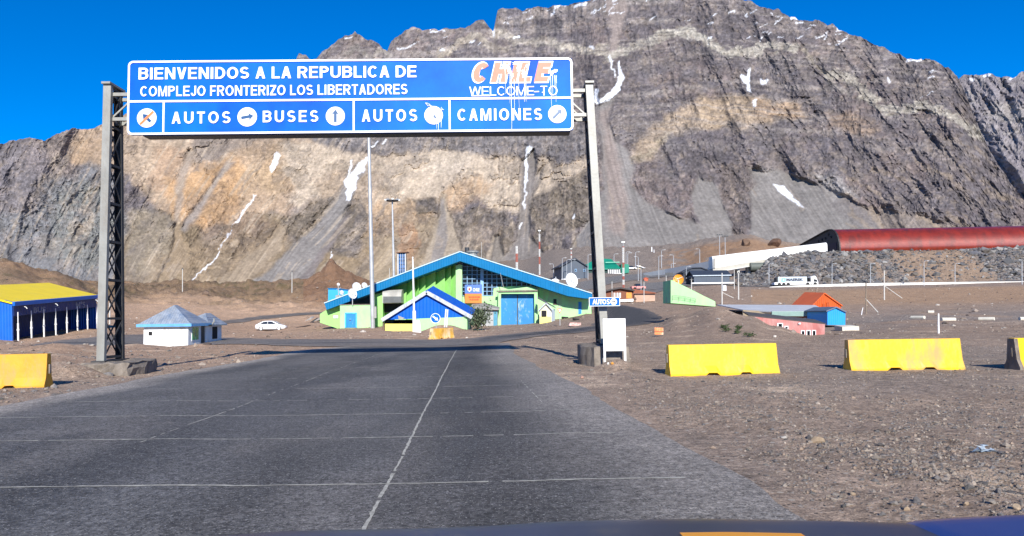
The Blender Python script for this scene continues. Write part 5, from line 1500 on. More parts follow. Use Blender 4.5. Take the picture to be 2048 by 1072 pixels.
for a, b in ((Lf, Ap), (Ap, Rf)): mb.beam(a + dn + Vector((0, .02, .14)), b + dn + Vector((0, .02, .14)), .42, .06, up=(0, 1, 0))
mb.build('barge_board', BARGE, ki)
MB().prism([V_(827, 672, 85.05), V_(934, 672, 85.05), V_(934, 634, 85.05), V_(827, 638, 85.05)], (0, .2, 0)).build('wall', GREENP, ki)
q1, q2 = V_(934.5, 672, 85.25), V_(934.5, 634, 85.25)
MB().add([q1, q1 + Vector((0, 6.6, 0)), q2 + Vector((0, 6.6, .7)), q2, q1 + Vector((-.15, 0, 0)), q1 + Vector((-.15, 6.6, 0)), q2 + Vector((-.15, 6.6, .7)), q2 + Vector((-.15, 0, 0))],
         [(0, 1, 2, 3), (7, 6, 5, 4), (0, 4, 5, 1), (3, 2, 6, 7), (0, 3, 7, 4), (1, 5, 6, 2)]).build('side_wall', GREENP, ki)
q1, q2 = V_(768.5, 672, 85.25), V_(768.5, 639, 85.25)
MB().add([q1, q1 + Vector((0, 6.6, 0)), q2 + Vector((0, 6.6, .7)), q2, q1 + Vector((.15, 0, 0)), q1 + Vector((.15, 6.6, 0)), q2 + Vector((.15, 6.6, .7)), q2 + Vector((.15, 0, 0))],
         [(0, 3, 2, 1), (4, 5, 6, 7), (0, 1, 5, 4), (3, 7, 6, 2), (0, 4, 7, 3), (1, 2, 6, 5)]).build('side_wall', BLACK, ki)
MB().prism([V_(770, 672, 85.05), V_(826.5, 672, 85.05), V_(826.5, 647.5, 85.05), V_(770, 647.5, 85.05)], (0, .2, 0)).build('low_wall', mat('lemon plaster', (.84, .72, .16), .8, var=.06), ki)
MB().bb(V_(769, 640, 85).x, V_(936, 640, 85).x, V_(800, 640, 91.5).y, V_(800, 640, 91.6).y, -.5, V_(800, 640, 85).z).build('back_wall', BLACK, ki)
MB().tube([V_(766.5, 668, 84.9), V_(766.5, 640, 84.9)], .09, 6).build('corner_post', mat('brown timber', (.16, .11, .08), .8, var=.3), ki)
mb = MB(); mb.prism([V_(796, 631, 84.8), V_(809, 636, 84.8), V_(806, 638.5, 84.8), V_(797, 638, 84.8)], (0, .05, 0)); mb.build('torn_sheet', GALV, ki)
wp = [(889, 649, 892, 618), (893, 649, 895.5, 619)]
for a in wp:
    u = P(a[0], a[1], 81.5)
    t = tag(MB().tube([(0, 0, -.3), tuple(P(a[2], a[3], 81.5) - u)], .07, 8).build('marker_post', CLEANW, loc=u), 'thin white marker post before the kiosk, ' + ('left one of the pair' if a[0] < 890 else 'right one of the pair'), 'post', 'paired white posts')

# flagpole and small white board in front of it
fb = P(829, 663, 80); ft = P(825.5, 517, 80)
fp = thing('flagpole', 'bare white flagpole in front of the blue kiosk', 'flagpole', fb)
MB().tube([(0, 0, -.3), (ft - fb) * .5, ft - fb], [.13, .10, .07], 10).build('pole', CLEANW, fp)
MB().box((.0, 0, 1.0), (.32, .3, 2.4)).build('pole_shoe', CLEANW, fp)
MB().lathe([(.02, -.1), (.11, 0), (.02, .1)], ft - fb + Vector((0, 0, .1)), (0, 0, 1), 10).build('finial', CLEANW, fp)
ab = P(837, 663, 79.5)
sb = thing('sandwich_board', 'narrow white board propped at the foot of the flagpole', 'board', ab)
V_ = locf(sb)
MB().prism([V_(830.5, 665, 79.4), V_(842, 665, 79.4), V_(839.5, 643, 79.7), V_(837, 640, 79.7), V_(833, 641, 79.7)], (0, .12, 0)).build('board', CLEANW, sb)
MB().prism([V_(832.5, 660, 79.3), V_(840, 660, 79.3), V_(838.5, 647, 79.5), V_(833.5, 647, 79.5)], (0, .04, 0)).build('face_panel', BRICKW, sb)

# round blue sign and the old barrier before the kiosk
rs = P(873, 664, 60)
rd = thing('road_sign', 'round blue sign with a white arrow pointing down right, in front of the kiosk', 'road sign', rs)
V_ = locf(rd); c_ = V_(871, 636.5, 60)
MB().tube([(0, .06, -.3), (c_.x * .9, .06, c_.z + .2)], .035, 8).build('pole', POLE, rd)
dd = MB().disc(c_, (0, -1, 0), .385, .03, 30).build('plate', SIGNB, rd)
MB().lathe([(.355, .0), (.355, .04), (.395, .04), (.395, 0)], c_, (0, -1, 0), 30).build('rim', SIGNW, dd)
ca, sa = math.cos(R(-38)), math.sin(R(-38))
MB().prism([c_ + Vector((u * ca - v * sa, -.035, u * sa + v * ca)) for u, v in ((-.27, -.06), (.06, -.06), (.04, -.15), (.29, 0), (.04, .15), (.06, .06), (-.27, .06))], (0, -.01, 0)).build('arrow', SIGNW, dd)
ob = P(870, 677, 56)
BARS = mat('streaked ochre paint', (.66, .36, .04), .6, var=.3, scale=2.2, dirt=((.72, .62, .42), .5, 2))
bt = barrier('barrier', 'ochre streaked barrier standing end on in the dirt heap before the kiosk', -6.15, -4.75, 56.2, 58.5, .82, BARS)

# ------------------------------------------------------------------ tall masts
def tall_mast(label, px0, py0, px1, py1, r0, r1, ring, Y=None):
    b = gp(px0, py0) if Y is None else P(px0, py0, Y)
    t_ = P(px1, py1, b.y)
    t = thing('lamp_mast', label, 'lamp mast', b, 0, 'tall lamp masts')
    d = t_ - b
    MB().tube([(0, 0, -1), d * .33, d * .66, d], [r0, r0 * .8 + r1 * .2, r0 * .4 + r1 * .6, r1], 14).build('mast', POLE, t)
    mb = MB(); mb.lathe([(ring * .86, -.08), (ring, -.08), (ring, .08), (ring * .86, .08)], d + Vector((0, 0, -.3)), (0, 0, 1), 20)
    for k in range(4):
        a = k * math.pi / 4; mb.tube([d + Vector((math.cos(a) * ring, math.sin(a) * ring, -.3)), d + Vector((-math.cos(a) * ring, -math.sin(a) * ring, -.3))], .05, 5)
    h = mb.build('head_ring', DARKM, t)
    for k in range(8):
        a = k * math.pi / 4 + .2
        MB().box(d + Vector((math.cos(a) * ring * 1.05, math.sin(a) * ring * 1.05, -.18)), (.5, .34, .22), (0, 0, a)).build('floodlight', POLE, h)
    return t
m1 = tall_mast('tallest grey lamp mast, its head hidden behind the welcome sign', 746, 657, 735, 150, .30, .15, .95, 98)
MB().box((.35, -.2, 2.1), (.3, .25, 1.5)).build('switch_box', GALV, m1)
tall_mast('second grey lamp mast with a ring of floodlights, behind the hall roof', 788, 560, 784.5, 398, .22, .12, 1.05, 130)

# ------------------------------------------------------------------ small things along the hall front
bo = P(985, 651, 101)
bt_ = thing('lean_to', 'grey roofed lean-to with a narrow blue door between bush and portal', 'lean-to', bo)
V_ = locf(bt_)
MB().prism([V_(962, 655, 101), V_(995, 655, 101), V_(995, 619, 101), V_(962, 618, 101)], (0, 3, 0)).build('wall', mat('stained plaster', (.38, .40, .40), .9, var=.2, scale=.9, dirt=((.62, .34, .18), .4, 1.1)), bt_)
MB().prism([V_(942, 611, 101), V_(968, 608, 103), V_(999, 617.5, 100.4), V_(998, 620, 100.4), V_(966, 618.5, 100.4), V_(950, 617, 100.6)], (0, 3.3, .25)).build('roof', mat('grey roof felt', (.30, .29, .27), .9, var=.2), bt_)
MB().prism([V_(987, 652, 100.9), V_(994.5, 652, 100.9), V_(994.5, 623, 100.9), V_(987, 623.5, 100.9)], (0, .1, 0)).build('door', mat('weathered blue door', (.06, .25, .36), .6, var=.2), bt_)
lb = P(1093, 648, 99)
tb = thing('ticket_booth', 'tiny yellow and white booth with a dark window right of the blue portal', 'booth', lb)
V_ = locf(tb)
MB().prism([V_(1079, 652, 99), V_(1103, 652, 99), V_(1103, 619, 99), V_(1091.5, 607.5, 99), V_(1079, 620, 99)], (0, 2.2, 0)).build('wall', mat('cream boards', (.74, .72, .52), .8, var=.08, scale=1), tb)
MB().prism([V_(1079.5, 652, 98.9), V_(1102.5, 652, 98.9), V_(1102.5, 633, 98.9), V_(1079.5, 633, 98.9)], (0, .08, 0)).build('lower_boards', mat('lemon boards', (.78, .72, .22), .8, var=.08, scale=1), tb)
f_ = MB().prism([V_(1083, 634, 98.9), V_(1093, 634, 98.9), V_(1093, 621, 98.9), V_(1083, 621, 98.9)], (0, .08, 0)).build('window', BLACK, tb)
MB().prism([V_(1103.2, 652, 99.2), V_(1110, 650, 101), V_(1110, 618, 101), V_(1103.2, 619, 99.2)], (-.1, .05, 0)).build('side_wall', mat('bluish white board', (.62, .72, .74), .8, var=.08), tb)
mb = MB()
for a, b in (((1076, 622), (1092, 606)), ((1092, 606), (1105, 620))):
    mb.beam(V_(*a, 98.7), V_(*b, 98.7), .14, .3, up=(0, 1, 0))
mb.build('barge_board', BARGE, tb)
mb = MB(); mb.prism([V_(1076, 593.5, 100.5), V_(1111, 614.5, 100), V_(1111, 616.5, 100), V_(1076, 598, 100.5)], (.0, 1.6, .1)); mb.build('roof', mat('dark roof slab', (.07, .08, .08), .8, var=.3), tb)
yb = gp(1120, 651)
ys = thing('yield_sign', 'small inverted triangle sign on a thin pole before the hall', 'road sign', yb)
V_ = locf(ys)
MB().tube([(0, 0, -.2), V_(1119.6, 611, yb.y)], .04, 6).build('pole', POLE, ys)
pt = [V_(1114, 617, yb.y - .08), V_(1125, 617, yb.y - .08), V_(1119.5, 627.5, yb.y - .08)]
tp = MB().prism(pt, (0, .03, 0)).build('plate', mat('faded red rim', (.50, .14, .10), .5), ys)
c_ = sum(pt, Vector()) / 3
MB().prism([c_ + (q - c_) * .55 + Vector((0, -.03, 0)) for q in pt], (0, .02, 0)).build('plate_face', BRICKW, tp)

def plank(name, label, cat, a, b, w_, h_, mt, grp=None):
    A_ = gp(*a); B_ = gp(*b); c = (A_ + B_) / 2
    o = MB().beam(A_ - c + Vector((0, 0, h_ / 2)), B_ - c + Vector((0, 0, h_ / 2)), w_, h_).build(name, mt, loc=c)
    return tag(o, label, cat, grp)
PINK = mat('red and white block', (.62, .20, .16), .7, var=.3, scale=5, col2=(.80, .62, .56))
rb = gp(1150, 652)
o = tag(MB().prism([(-.65, 0, 0), (.65, 0, 0), (.62, 0, .38), (-.55, 0, .34)], (0, .5, 0)).build('marker_block', PINK, loc=rb), 'toppled red and white marker block at the road edge', 'road block')
o.rotation_euler = (0, .08, .1)
def tyre(label, px, py, r=.36):
    b = gp(px, py)
    return tag(MB().lathe([(r * .55, -.1), (r * .9, -.11), (r, -.04), (r, .06), (r * .9, .12), (r * .55, .1)], (0, 0, .12), (.1, .05, 1), 20).build('tyre', RUBBER, loc=b), label, 'tyre', 'discarded tyres')
tyre('black tyre lying among planks at the right end of the hall', 1152, 640.5, .45); tyre('half sunk tyre lying left of the planks', 1130, 637, .5)
WOOD = mat('grey plank', (.36, .30, .23), .8, var=.3)
for k, (a, b) in enumerate((((1137, 634), (1160, 630)), ((1140, 636), (1166, 634.5)), ((1150, 629), (1168, 627)))):
    plank('plank', ['longest loose plank lying before the hall', 'lowest loose plank of the debris before the hall', 'uppermost loose plank of the debris before the hall'][k], 'plank', a, b, .18, .08, WOOD, 'debris planks')

# ------------------------------------------------------------------ shrub by the kiosk
def leafy(name, label, base, h, wd, n, mt, seed, grp=None, cat='shrub', stem=True):
    rnd = random.Random(seed)
    t = thing(name, label, cat, base, 0, grp)
    mb = MB(); tips = []
    for k in range(9 if stem else 3):
        a = rnd.uniform(0, 6.3); L_ = rnd.uniform(.55, 1) * h; s = rnd.uniform(.1, .5) * wd
        p1 = Vector((math.cos(a) * s * .4, math.sin(a) * s * .4, L_ * .5)); p2 = Vector((math.cos(a) * s + .15 * wd, math.sin(a) * s, L_))
        mb.tube([(0, 0, -.1), p1, p2], [.04 * h / 2, .025 * h / 2, .008], 5); tips += [p1, p2, (p1 + p2) / 2]
    mb.build('stems', mat('shrub bark', (.09, .06, .04), .9), t)
    mb = MB()
    for k in range(n):
        c = rnd.choice(tips) + Vector((rnd.gauss(0, .17 * wd), rnd.gauss(0, .17 * wd), rnd.gauss(0, .13 * h)))
        if c.z < .03: c.z = rnd.uniform(.03, .3)
        s = rnd.uniform(.03, .075) * max(h, 1) * .55
        u = Vector((rnd.gauss(0, 1), rnd.gauss(0, 1), rnd.gauss(0, 1))).normalized(); v = u.cross(Vector((rnd.gauss(0, 1), rnd.gauss(0, 1), rnd.gauss(0, 1)))).normalized()
        mb.add([c - u * s * 1.5, c + v * s, c + u * s * 1.5, c - v * s], [(0, 1, 2, 3)])
    mb.build('leaves', mt, t, fix=False)
    return t
LEAF = mat('dusty leaves', (.05, .085, .045), .7, var=.5, scale=2.5, col2=(.13, .16, .09))
leafy('shrub', 'dusty dark green shrub growing between the kiosk and the portal', gp(955, 661) + Vector((0, 0, 0)), 2.5, 2.0, 1300, LEAF, 4)
GRASS = mat('tuft green', (.045, .07, .022), .8, var=.4, scale=3)
for k, (px, py, wd, lab) in enumerate(((1452, 664, 1.1, 'lower left green tuft on the dirt mound'), (1447, 657, .8, 'upper left green tuft on the dirt mound'), (1473, 668, .6, 'small middle green tuft on the dirt mound'),
                                       (1478, 660, .6, 'small upper right green tuft on the dirt mound'), (1500, 674, 1.2, 'rightmost green tuft low on the dirt mound'))):
    leafy('weed_tuft', lab, gp(px, py), .26, wd * .62, 150, GRASS, 40 + k, 'weeds on the dirt mound', 'weed', False)
leafy('weed_tuft', 'weeds at the foot of the hall by the yield sign', gp(1117, 634), .5, 2.0, 260, GRASS, 61, None, 'weed', False)
leafy('weed_tuft', 'weeds under the small side door of the hall', gp(1175, 626), .5, 2.6, 260, GRASS, 62, None, 'weed', False)

# ------------------------------------------------------------------ houses on the far terraces
SLATE = mat('slate blue cladding', (.035, .045, .065), .6, var=.12, scale=.4, corr=('X', .7, .05))
SLATEL = mat('slate blue lighter cladding', (.075, .095, .125), .6, var=.1, scale=.4, corr=('X', .7, .05))
g_ = thing('slate_house', 'dark slate gabled house behind the right end of the hall', 'house', P(1149, 557, 260))
V_ = locf(g_); Y = 260
w_ = MB().prism([V_(1123, 560, Y), V_(1175, 560, Y), V_(1175, 531.5, Y), V_(1150, 516.5, Y), V_(1123, 530, Y)], (-1.8, 14, 0)).build('wall', SLATEL, g_)
mb = MB()
for a, b in (((1119, 533), (1150, 515.3)), ((1150, 515.3), (1177, 532.5))):
    u, v = V_(*a, Y - .8), V_(*b, Y - .8); mb.prism([u, v, v + Vector((0, 0, -.35)), u + Vector((0, 0, -.35))], (-2, 15.5, 0))
mb.build('roof', SLATE, g_)
for px in (1151.5, 1168.5):
    f_ = MB().prism([V_(px - 2, 543, Y - .1), V_(px + 2, 543, Y - .1), V_(px + 2, 538, Y - .1), V_(px - 2, 538, Y - .1)], (0, .1, 0)).build('window', FRAMEB, w_)
    MB().prism([V_(px - 1.2, 542, Y - .2), V_(px + 1.2, 542, Y - .2), V_(px + 1.2, 539, Y - .2), V_(px - 1.2, 539, Y - .2)], (0, .05, 0)).build('pane', GLASS, f_)
MB().prism([V_(1123, 560, Y - .15), V_(1175, 560, Y - .15), V_(1175, 557, Y - .15), V_(1123, 557.5, Y - .15)], (0, .1, 0)).build('plinth', CLEANW, w_)
GRN = mat('green metal roof', (.006, .20, .13), .5, var=.12, scale=.4, corr=('X', .5, .05))
g_ = thing('green_house', 'green roofed house with a row of white columns right of the slate house', 'house', P(1215, 548, 300))
V_ = locf(g_); Y = 300
b0 = [V_(1160, 537, Y), V_(1242, 536.5, Y)]
mb = MB(); dv = Vector((0, 12, 0))
r0_, r1_ = V_(1193, 516, Y + 6), V_(1223, 518.5, Y + 6)
mb.add([b0[0], b0[1], b0[1] + dv, b0[0] + dv, r0_, r1_, *[p - Vector((0, 0, .5)) for p in (b0[0], b0[1], b0[1] + dv, b0[0] + dv)]],
       [(0, 1, 5, 4), (1, 2, 5), (2, 3, 4, 5), (3, 0, 4), (9, 8, 7, 6), (0, 6, 7, 1), (1, 7, 8, 2), (2, 8, 9, 3), (3, 9, 6, 0)])
mb.build('roof', GRN, g_)
MB().prism([V_(1211, 525.5, Y + 1.6), V_(1239, 525, Y + 1.6), V_(1239, 523.5, Y + 1.6), V_(1211, 524, Y + 1.6)], (0, .4, 0)).build('roof_band', mat('pale green band', (.16, .46, .32), .5), g_)
MB().prism([V_(1165, 552, Y + 1), V_(1241, 550, Y + 1), V_(1241, 536, Y + 1), V_(1165, 537, Y + 1)], (0, 9, 0)).build('wall', mat('dim green wall', (.02, .05, .045), .8), g_)
for k in range(7):
    px = 1217 + k * 3.7
    MB().prism([V_(px - .9, 550 - k * .2, Y), V_(px + .9, 550 - k * .2, Y), V_(px + .9, 537, Y), V_(px - .9, 537, Y)], (0, .35, 0)).build('column', CLEANW, g_)
MB().prism([V_(1212, 552.5, Y - .3), V_(1243, 550, Y - .3), V_(1243, 546, Y - .3), V_(1212, 548.5, Y - .3)], (0, .3, 0)).build('parapet', CLEANW, g_)
MB().prism([V_(1243, 548, Y + 1), V_(1258, 545, Y + 1), V_(1258, 530, Y + 1), V_(1255, 528, Y + 1), V_(1243, 528, Y + 1)], (0, 7, 0)).build('side_wing', GRN, g_)
# brown cabins by the bend
CAB = mat('brown boards', (.17, .055, .025), .7, var=.25, scale=.8)
g_ = thing('cabin', 'brown timber cabin with a dark gable roof beyond the bend', 'cabin', P(1241, 602, 150))
V_ = locf(g_); Y = 150
w_ = MB().prism([V_(1195, 607, Y), V_(1267, 603, Y), V_(1267, 581, Y), V_(1241, 577, Y), V_(1195, 584, Y)], (0, 6, 0)).build('wall', CAB, g_)
MB().prism([V_(1190, 584, Y - .8), V_(1241, 574, Y - .8), V_(1270, 580, Y - .8), V_(1270, 582, Y - .8), V_(1241, 577, Y - .8), V_(1190, 587, Y - .8)], (0, 7.5, 0)).build('roof', mat('dark roof', (.06, .055, .055), .8), g_)
for px in (1229, 1235, 1240): MB().prism([V_(px - 1.8, 596, Y - .1), V_(px + 1.8, 596, Y - .1), V_(px + 1.8, 585.5, Y - .1), V_(px - 1.8, 585.5, Y - .1)], (0, .08, 0)).build('window', mat('net curtain', (.62, .60, .56), .5), w_)
MB().prism([V_(1252.5, 597, Y - .1), V_(1263.5, 596.5, Y - .1), V_(1263.5, 585, Y - .1), V_(1252.5, 585, Y - .1)], (0, .08, 0)).build('shutter', mat('orange board', (.62, .26, .05), .7), w_)
MB().prism([V_(1240, 604, Y - .3), V_(1267, 603, Y - .3), V_(1267, 597.5, Y - .3), V_(1240, 599, Y - .3)], (0, .2, 0)).build('base_wall', BRICKW, w_)
g_ = thing('cabin', 'low beige cabin with a flat rust red roof, right of the brown one', 'cabin', P(1290, 603, 152))
V_ = locf(g_); Y = 152
MB().prism([V_(1269, 604, Y), V_(1310, 602, Y), V_(1310, 587, Y), V_(1269, 588, Y)], (0, 5, 0)).build('wall', mat('pinkish boards', (.46, .31, .23), .8, var=.15, scale=.8), g_)
MB().prism([V_(1265, 587, Y - .6), V_(1313, 587, Y - .6), V_(1311, 585, Y - .6), V_(1268, 578, Y - .6), V_(1265, 578, Y - .6)], (0, 6.4, .2)).build('roof', mat('rust red roof', (.24, .07, .03), .7, var=.2, scale=.8), g_)
# green stair wedge and the orange dish behind it
g_ = thing('stair_wedge', 'pale green wedge shaped wall with its dark end facing the road', 'wall', P(1380, 608, 78))
V_ = locf(g_); Y = 78
MB().prism([V_(1341.5, 606, Y), V_(1431, 613, Y), V_(1430.5, 603, Y), V_(1345, 560.5, Y), V_(1341.5, 560.5, Y)], (-.2, 3.0, 0)).build('wall', GREENP, g_)
mb = MB(); rl = [(1345, 591), (1358, 592), (1370, 593.5), (1381, 596), (1391, 598)]
for i, (x, y) in enumerate(rl):
    mb.tube([V_(x, y + 11 - i, Y - .25), V_(x, y, Y - .25)], .014, 5)
    if i:
        for dy in (0, 5): mb.tube([V_(rl[i - 1][0], rl[i - 1][1] + dy, Y - .25), V_(x, y + dy, Y - .25)], .014, 5)
mb.build('railing', DARKM, g_)
dish('orange dish showing above the green wedge wall', 1357, 559, 88, .62, R(-25), R(8), mat('orange dish', (.80, .33, .03), .5, var=.05), drop=2.0, name='orange_dish')
# dark blue hall on the terrace
yb_ = 206
g_ = thing('terrace_hall', 'dark blue steel hall with a pale eave line on the terrace', 'hall', P(1424, 566, yb_))
V_ = locf(g_); Y = yb_
pr = [V_(1388, 566, Y), V_(1388, 550, Y), V_(1390, 541, Y + 4), V_(1392, 550, Y + 8), V_(1392, 566, Y + 8)]
w_ = MB().prism([V_(1388, 569, Y), V_(1459, 568, Y), V_(1459, 549.5, Y), V_(1388, 550, Y)], (0, 8, 0)).build('wall', SLATEL, g_)
ri = V_(1391, 541, Y + 3).z
L0, L1 = V_(1386, 550, Y).x, V_(1460, 550, Y).x; ez = V_(1424, 549.8, Y).z
MB().loft([[(x, -.3, ez), (x, 3.5, ri), (x, 8.3, ez), (x, 8.3, ez - .25), (x, 3.5, ri - .25), (x, -.3, ez - .25)] for x in (L0 - .2, L1 + .2)]).build('roof', SLATE, g_)
MB().bb(L0 - .1, L1 + .3, -.42, -.3, ez - .3, ez - .05).build('gutter', mat('pale gutter', (.45, .52, .58), .5), g_)
MB().prism([(L0 + .3, .1, ez), (L0 + .3, 3.5, ri - .2), (L0 + .3, 7.9, ez)], (.1, 0, 0)).build('gable', BLACK, g_)
MB().bb(L0 - .8, L1 + .8, -.9, -.5, V_(1424, 567.5, Y).z, V_(1424, 565, Y).z).build('plinth', CLEANW, g_)
MB().bb(L0 - .35, L0 - .2, .6, 7, V_(1424, 567, Y).z, ez - .6).build('end_door', BLACK, g_)
g_ = thing('terrace_hall', 'second dark hall showing left behind the blue steel hall', 'hall', P(1395, 560, 226))
V_ = locf(g_); Y = 226
MB().prism([V_(1367, 564, Y), V_(1426, 564, Y), V_(1426, 543, Y), V_(1402, 535, Y), V_(1385, 535.5, Y), V_(1367, 543, Y)], (0, 8, 0)).build('wall', SLATE, g_)
MB().prism([V_(1365, 544, Y - .5), V_(1385, 534.5, Y - .5), V_(1402, 534, Y - .5), V_(1428, 543, Y - .5), V_(1428, 544.5, Y - .5), V_(1402, 535.5, Y - .5), V_(1385, 536, Y - .5), V_(1365, 545.5, Y - .5)], (0, 9, 0)).build('roof', SLATE, g_)
mb = MB()
for px in (1372, 1379): mb.prism([V_(px - 2.2, 562, Y - .2), V_(px + 2.2, 562, Y - .2), V_(px + 2.2, 548, Y - .2), V_(px - 2.2, 548, Y - .2)], (0, .1, 0))
mb.build('doorways', BLACK, g_)
# small things on the terrace roads
c_ = gp(1280, 538)
g_ = thing('guard_booth', 'cream guard booth with an awning beside the ramp road', 'booth', c_); V_ = locf(g_); Y = c_.y
MB().prism([V_(1275, 538, Y), V_(1281.5, 538, Y), V_(1281.5, 531, Y), V_(1275, 531, Y)], (0, 2, 0)).build('wall', mat('cream', (.62, .56, .40), .7), g_)
MB().prism([V_(1273.5, 532, Y - 1), V_(1288, 535.5, Y - 1), V_(1288, 534.5, Y - 1), V_(1273.5, 530.5, Y - 1)], (0, 4, 0)).build('roof', CLEANW, g_)
def far_car(label, px, py, L_, mt, flip=1):
    c_ = gp(px, py); t = thing('pickup', label, 'vehicle', c_ + Vector((0, 0, .05)), R(10))
    MB().loft([[(x, -.85, .35), (x, -.85, z), (x, .85, z), (x, .85, .35)] for x, z in ((-L_ / 2, .9), (-L_ / 2 + .3, 1.0), (L_ / 2 - .3, .95), (L_ / 2, .8))]).build('body', mt, t)
    MB().loft([[(x, -w__, .9), (x, -w__ * .85, z), (x, w__ * .85, z), (x, w__, .9)] for x, z, w__ in ((-L_ * .28, 1.0, .8), (-L_ * .18, 1.65, .78), (L_ * .1, 1.65, .78), (L_ * .26, 1.0, .8))]).build('cabin', CG, t)
    for x in (-L_ * .3, L_ * .3):
        for s in (-1, 1): MB().lathe([(.2, 0), (.36, .02), (.36, .2), (.2, .22)], (x, s * .7, .36), (0, s, 0), 14).build('wheel', RUBBER, t)
far_car('white pickup parked right of the green roofed house', 1262, 540, 4.6, CARW)
c_ = gp(1293, 562)
RUSTR = mat('rust red hut', (.46, .10, .05), .7, var=.2, scale=1)
g_ = thing('small_hut', 'tiny rust red hut with a peaked roof on the terrace pavement', 'hut', c_); V_ = locf(g_); Y = c_.y
MB().prism([V_(1288, 563, Y), V_(1296, 563, Y), V_(1296, 557.5, Y), V_(1292, 555.5, Y), V_(1288, 557.5, Y)], (0, 1.6, 0)).build('wall', RUSTR, g_)
MB().prism([V_(1287, 558, Y - .2), V_(1292, 555, Y - .2), V_(1297.5, 558, Y - .2), V_(1297.5, 557, Y - .2), V_(1292, 554.2, Y - .2), V_(1287, 557, Y - .2)], (0, 2, 0)).build('roof', RUSTR, g_)
c_ = gp(1276, 581)
far_car('faded pink car standing above the brown cabin', 1276, 580, 4.0, mat('faded pink paint', (.60, .25, .22), .5))
# ramp wall
mb = MB()
tp_ = [(1287, 546.5, 551, 292), (1330, 538.5, 547, 275), (1380, 529.5, 542, 254), (1432, 519.5, 540, 236)]
for i in range(3):
    a, b = tp_[i], tp_[i + 1]
    mb.prism([P(a[0], a[2] + 2, a[3]), P(b[0], b[2] + 2, b[3]), P(b[0], b[1], b[3]), P(a[0], a[1], a[3])], (0, .5, 0))
PALEC = mat('pale concrete', (.62, .61, .57), .8, var=.08, scale=.4)
tag(mb.build('ramp_wall', PALEC), 'pale concrete wall climbing along the ramp to the white gallery', 'wall')

# ------------------------------------------------------------------ white gallery, red vault, embankment
GAL = mat('white gallery sheet', (.82, .82, .80), .45, var=.04, scale=.3)
g_ = thing('snow_gallery', 'long white covered conveyor gallery running up to the red vault', 'gallery', P(1426, 535, 230))
V_ = locf(g_)
path = [(1426, 537, 512.5, 230), (1480, 527.5, 505.5, 233), (1560, 514, 496.2, 238), (1655, 502.5, 484.5, 246)]
rings = []; low = []; sil = []
for px, yb2, yt2, Y in path:
    b, t_ = V_(px, yb2, Y), V_(px, yt2, Y); h = t_.z - b.z
    rings.append([b, b + Vector((0, 0, h * .70)), b + Vector((0, .25, h * .88)), b + Vector((0, .9, h)), b + Vector((0, 4.2, h)), b + Vector((0, 5, h * .75)), b + Vector((0, 5, 0))])
    low.append([b + Vector((0, .12, -1.15)), b + Vector((0, .12, 0)), b + Vector((0, 4.8, 0)), b + Vector((0, 4.8, -1.15))])
    sil.append([b + Vector((0, -.2, -1.4)), b + Vector((0, -.2, -1.15)), b + Vector((0, 5.2, -1.15)), b + Vector((0, 5.2, -1.4))])
MB().loft(rings).build('shell', GAL, g_)
MB().loft(low).build('side_wall', mat('grey cream side wall', (.46, .44, .38), .7, var=.08, scale=.5), g_)
MB().loft(sil).build('floor_slab', PALEC, g_)
for px, Y in ((1432, 231), (1455, 232.5), (1478, 233.5), (1500, 235)):
    u = V_(px, 540, Y); gzz = gz(u.x + g_.location.x, Y + 1) - g_.location.z
    MB().bb(u.x - .35, u.x + .35, u.y + .6, u.y + 3.6, gzz - 1, V_(px, 537 - (px - 1426) * .168, Y).z - 1.4).build('pier', PALEC, g_)
MB().prism([V_(1427.5, 536, 229.6), V_(1430.8, 536, 229.6), V_(1430.8, 518, 229.6), V_(1429.5, 515.8, 229.6), V_(1427.5, 515.8, 229.6)], (0, .2, 0)).build('door', mat('dull doorway', (.30, .29, .26), .7), g_)
tk = gp(1489, 541)
o = tag(MB().lathe([(.2, -3.6), (1.3, -3.4), (1.3, 3.4), (.2, 3.6)], (0, 0, 1.3), (1, 0, 0), 18).build('tank', mat('dark green tank', (.10, .115, .10), .6, var=.15), loc=(tk.x, 234, P(1489, 541, 234).z - .2)), 'dark cylindrical tank lying under the white gallery', 'tank')
rv_ = thing('vault', 'huge red barrel vault shed on top of the rock embankment', 'shed', P(1681, 503.5, 246))
V_ = locf(rv_)
RED = mat('red vault sheet', (.215, .021, .008), .4, .1, .25, .3, corr=('X', 1.3, .035), spec=.6, dirt=((.11, .018, .010), .5, .5))
RED.node_tree.nodes['Principled BSDF'].inputs['Coat Weight'].default_value = .38
RED.node_tree.nodes['Principled BSDF'].inputs['Coat Roughness'].default_value = .17
DGREY = mat('shade dark end wall', (.045, .047, .05), .7, var=.15, scale=.3)  # tone darkened to paint in the shade on the end face
zb2 = -.6
prof = [(0, zb2), (.08, 1.4), (.35, 2.9), (.9, 4.4), (1.7, 5.7), (2.9, 6.8), (4.4, 7.6), (6.2, 8.05), (8.2, 8.2), (11, 8.05), (34, 5.4), (34, zb2)]
xe = V_(2450, 500, 246).x
dz = .0
N_ = 14
rings = [[(x, y + x * -.012, z + x * .004) for y, z in prof] for x in np.linspace(0, xe, N_)]
MB().loft(rings, caps=False).build('vault_shell', RED, rv_, smooth=True)
MB().prism([(.15, y, z - .15) for y, z in prof], (.3, 0, 0)).build('end_wall', DGREY, rv_)
mb = MB()
for i in range(len(prof) - 2):
    a, b = prof[i], prof[i + 1]
    mb.beam((-.1, a[0], a[1]), (-.1, b[0], b[1]), .5, .35)
mb.build('end_rim', mat('dark rim', (.02, .02, .022), .6), rv_)
mb = MB()
for y, z in ((11, 5.2), (14, 5.0), (17, 4.8), (8.5, 6.2), (6.5, 5.2)): mb.bb(.0, .12, y, y + .9, z, z + .8)
mb.build('end_vents', BLACK, rv_)
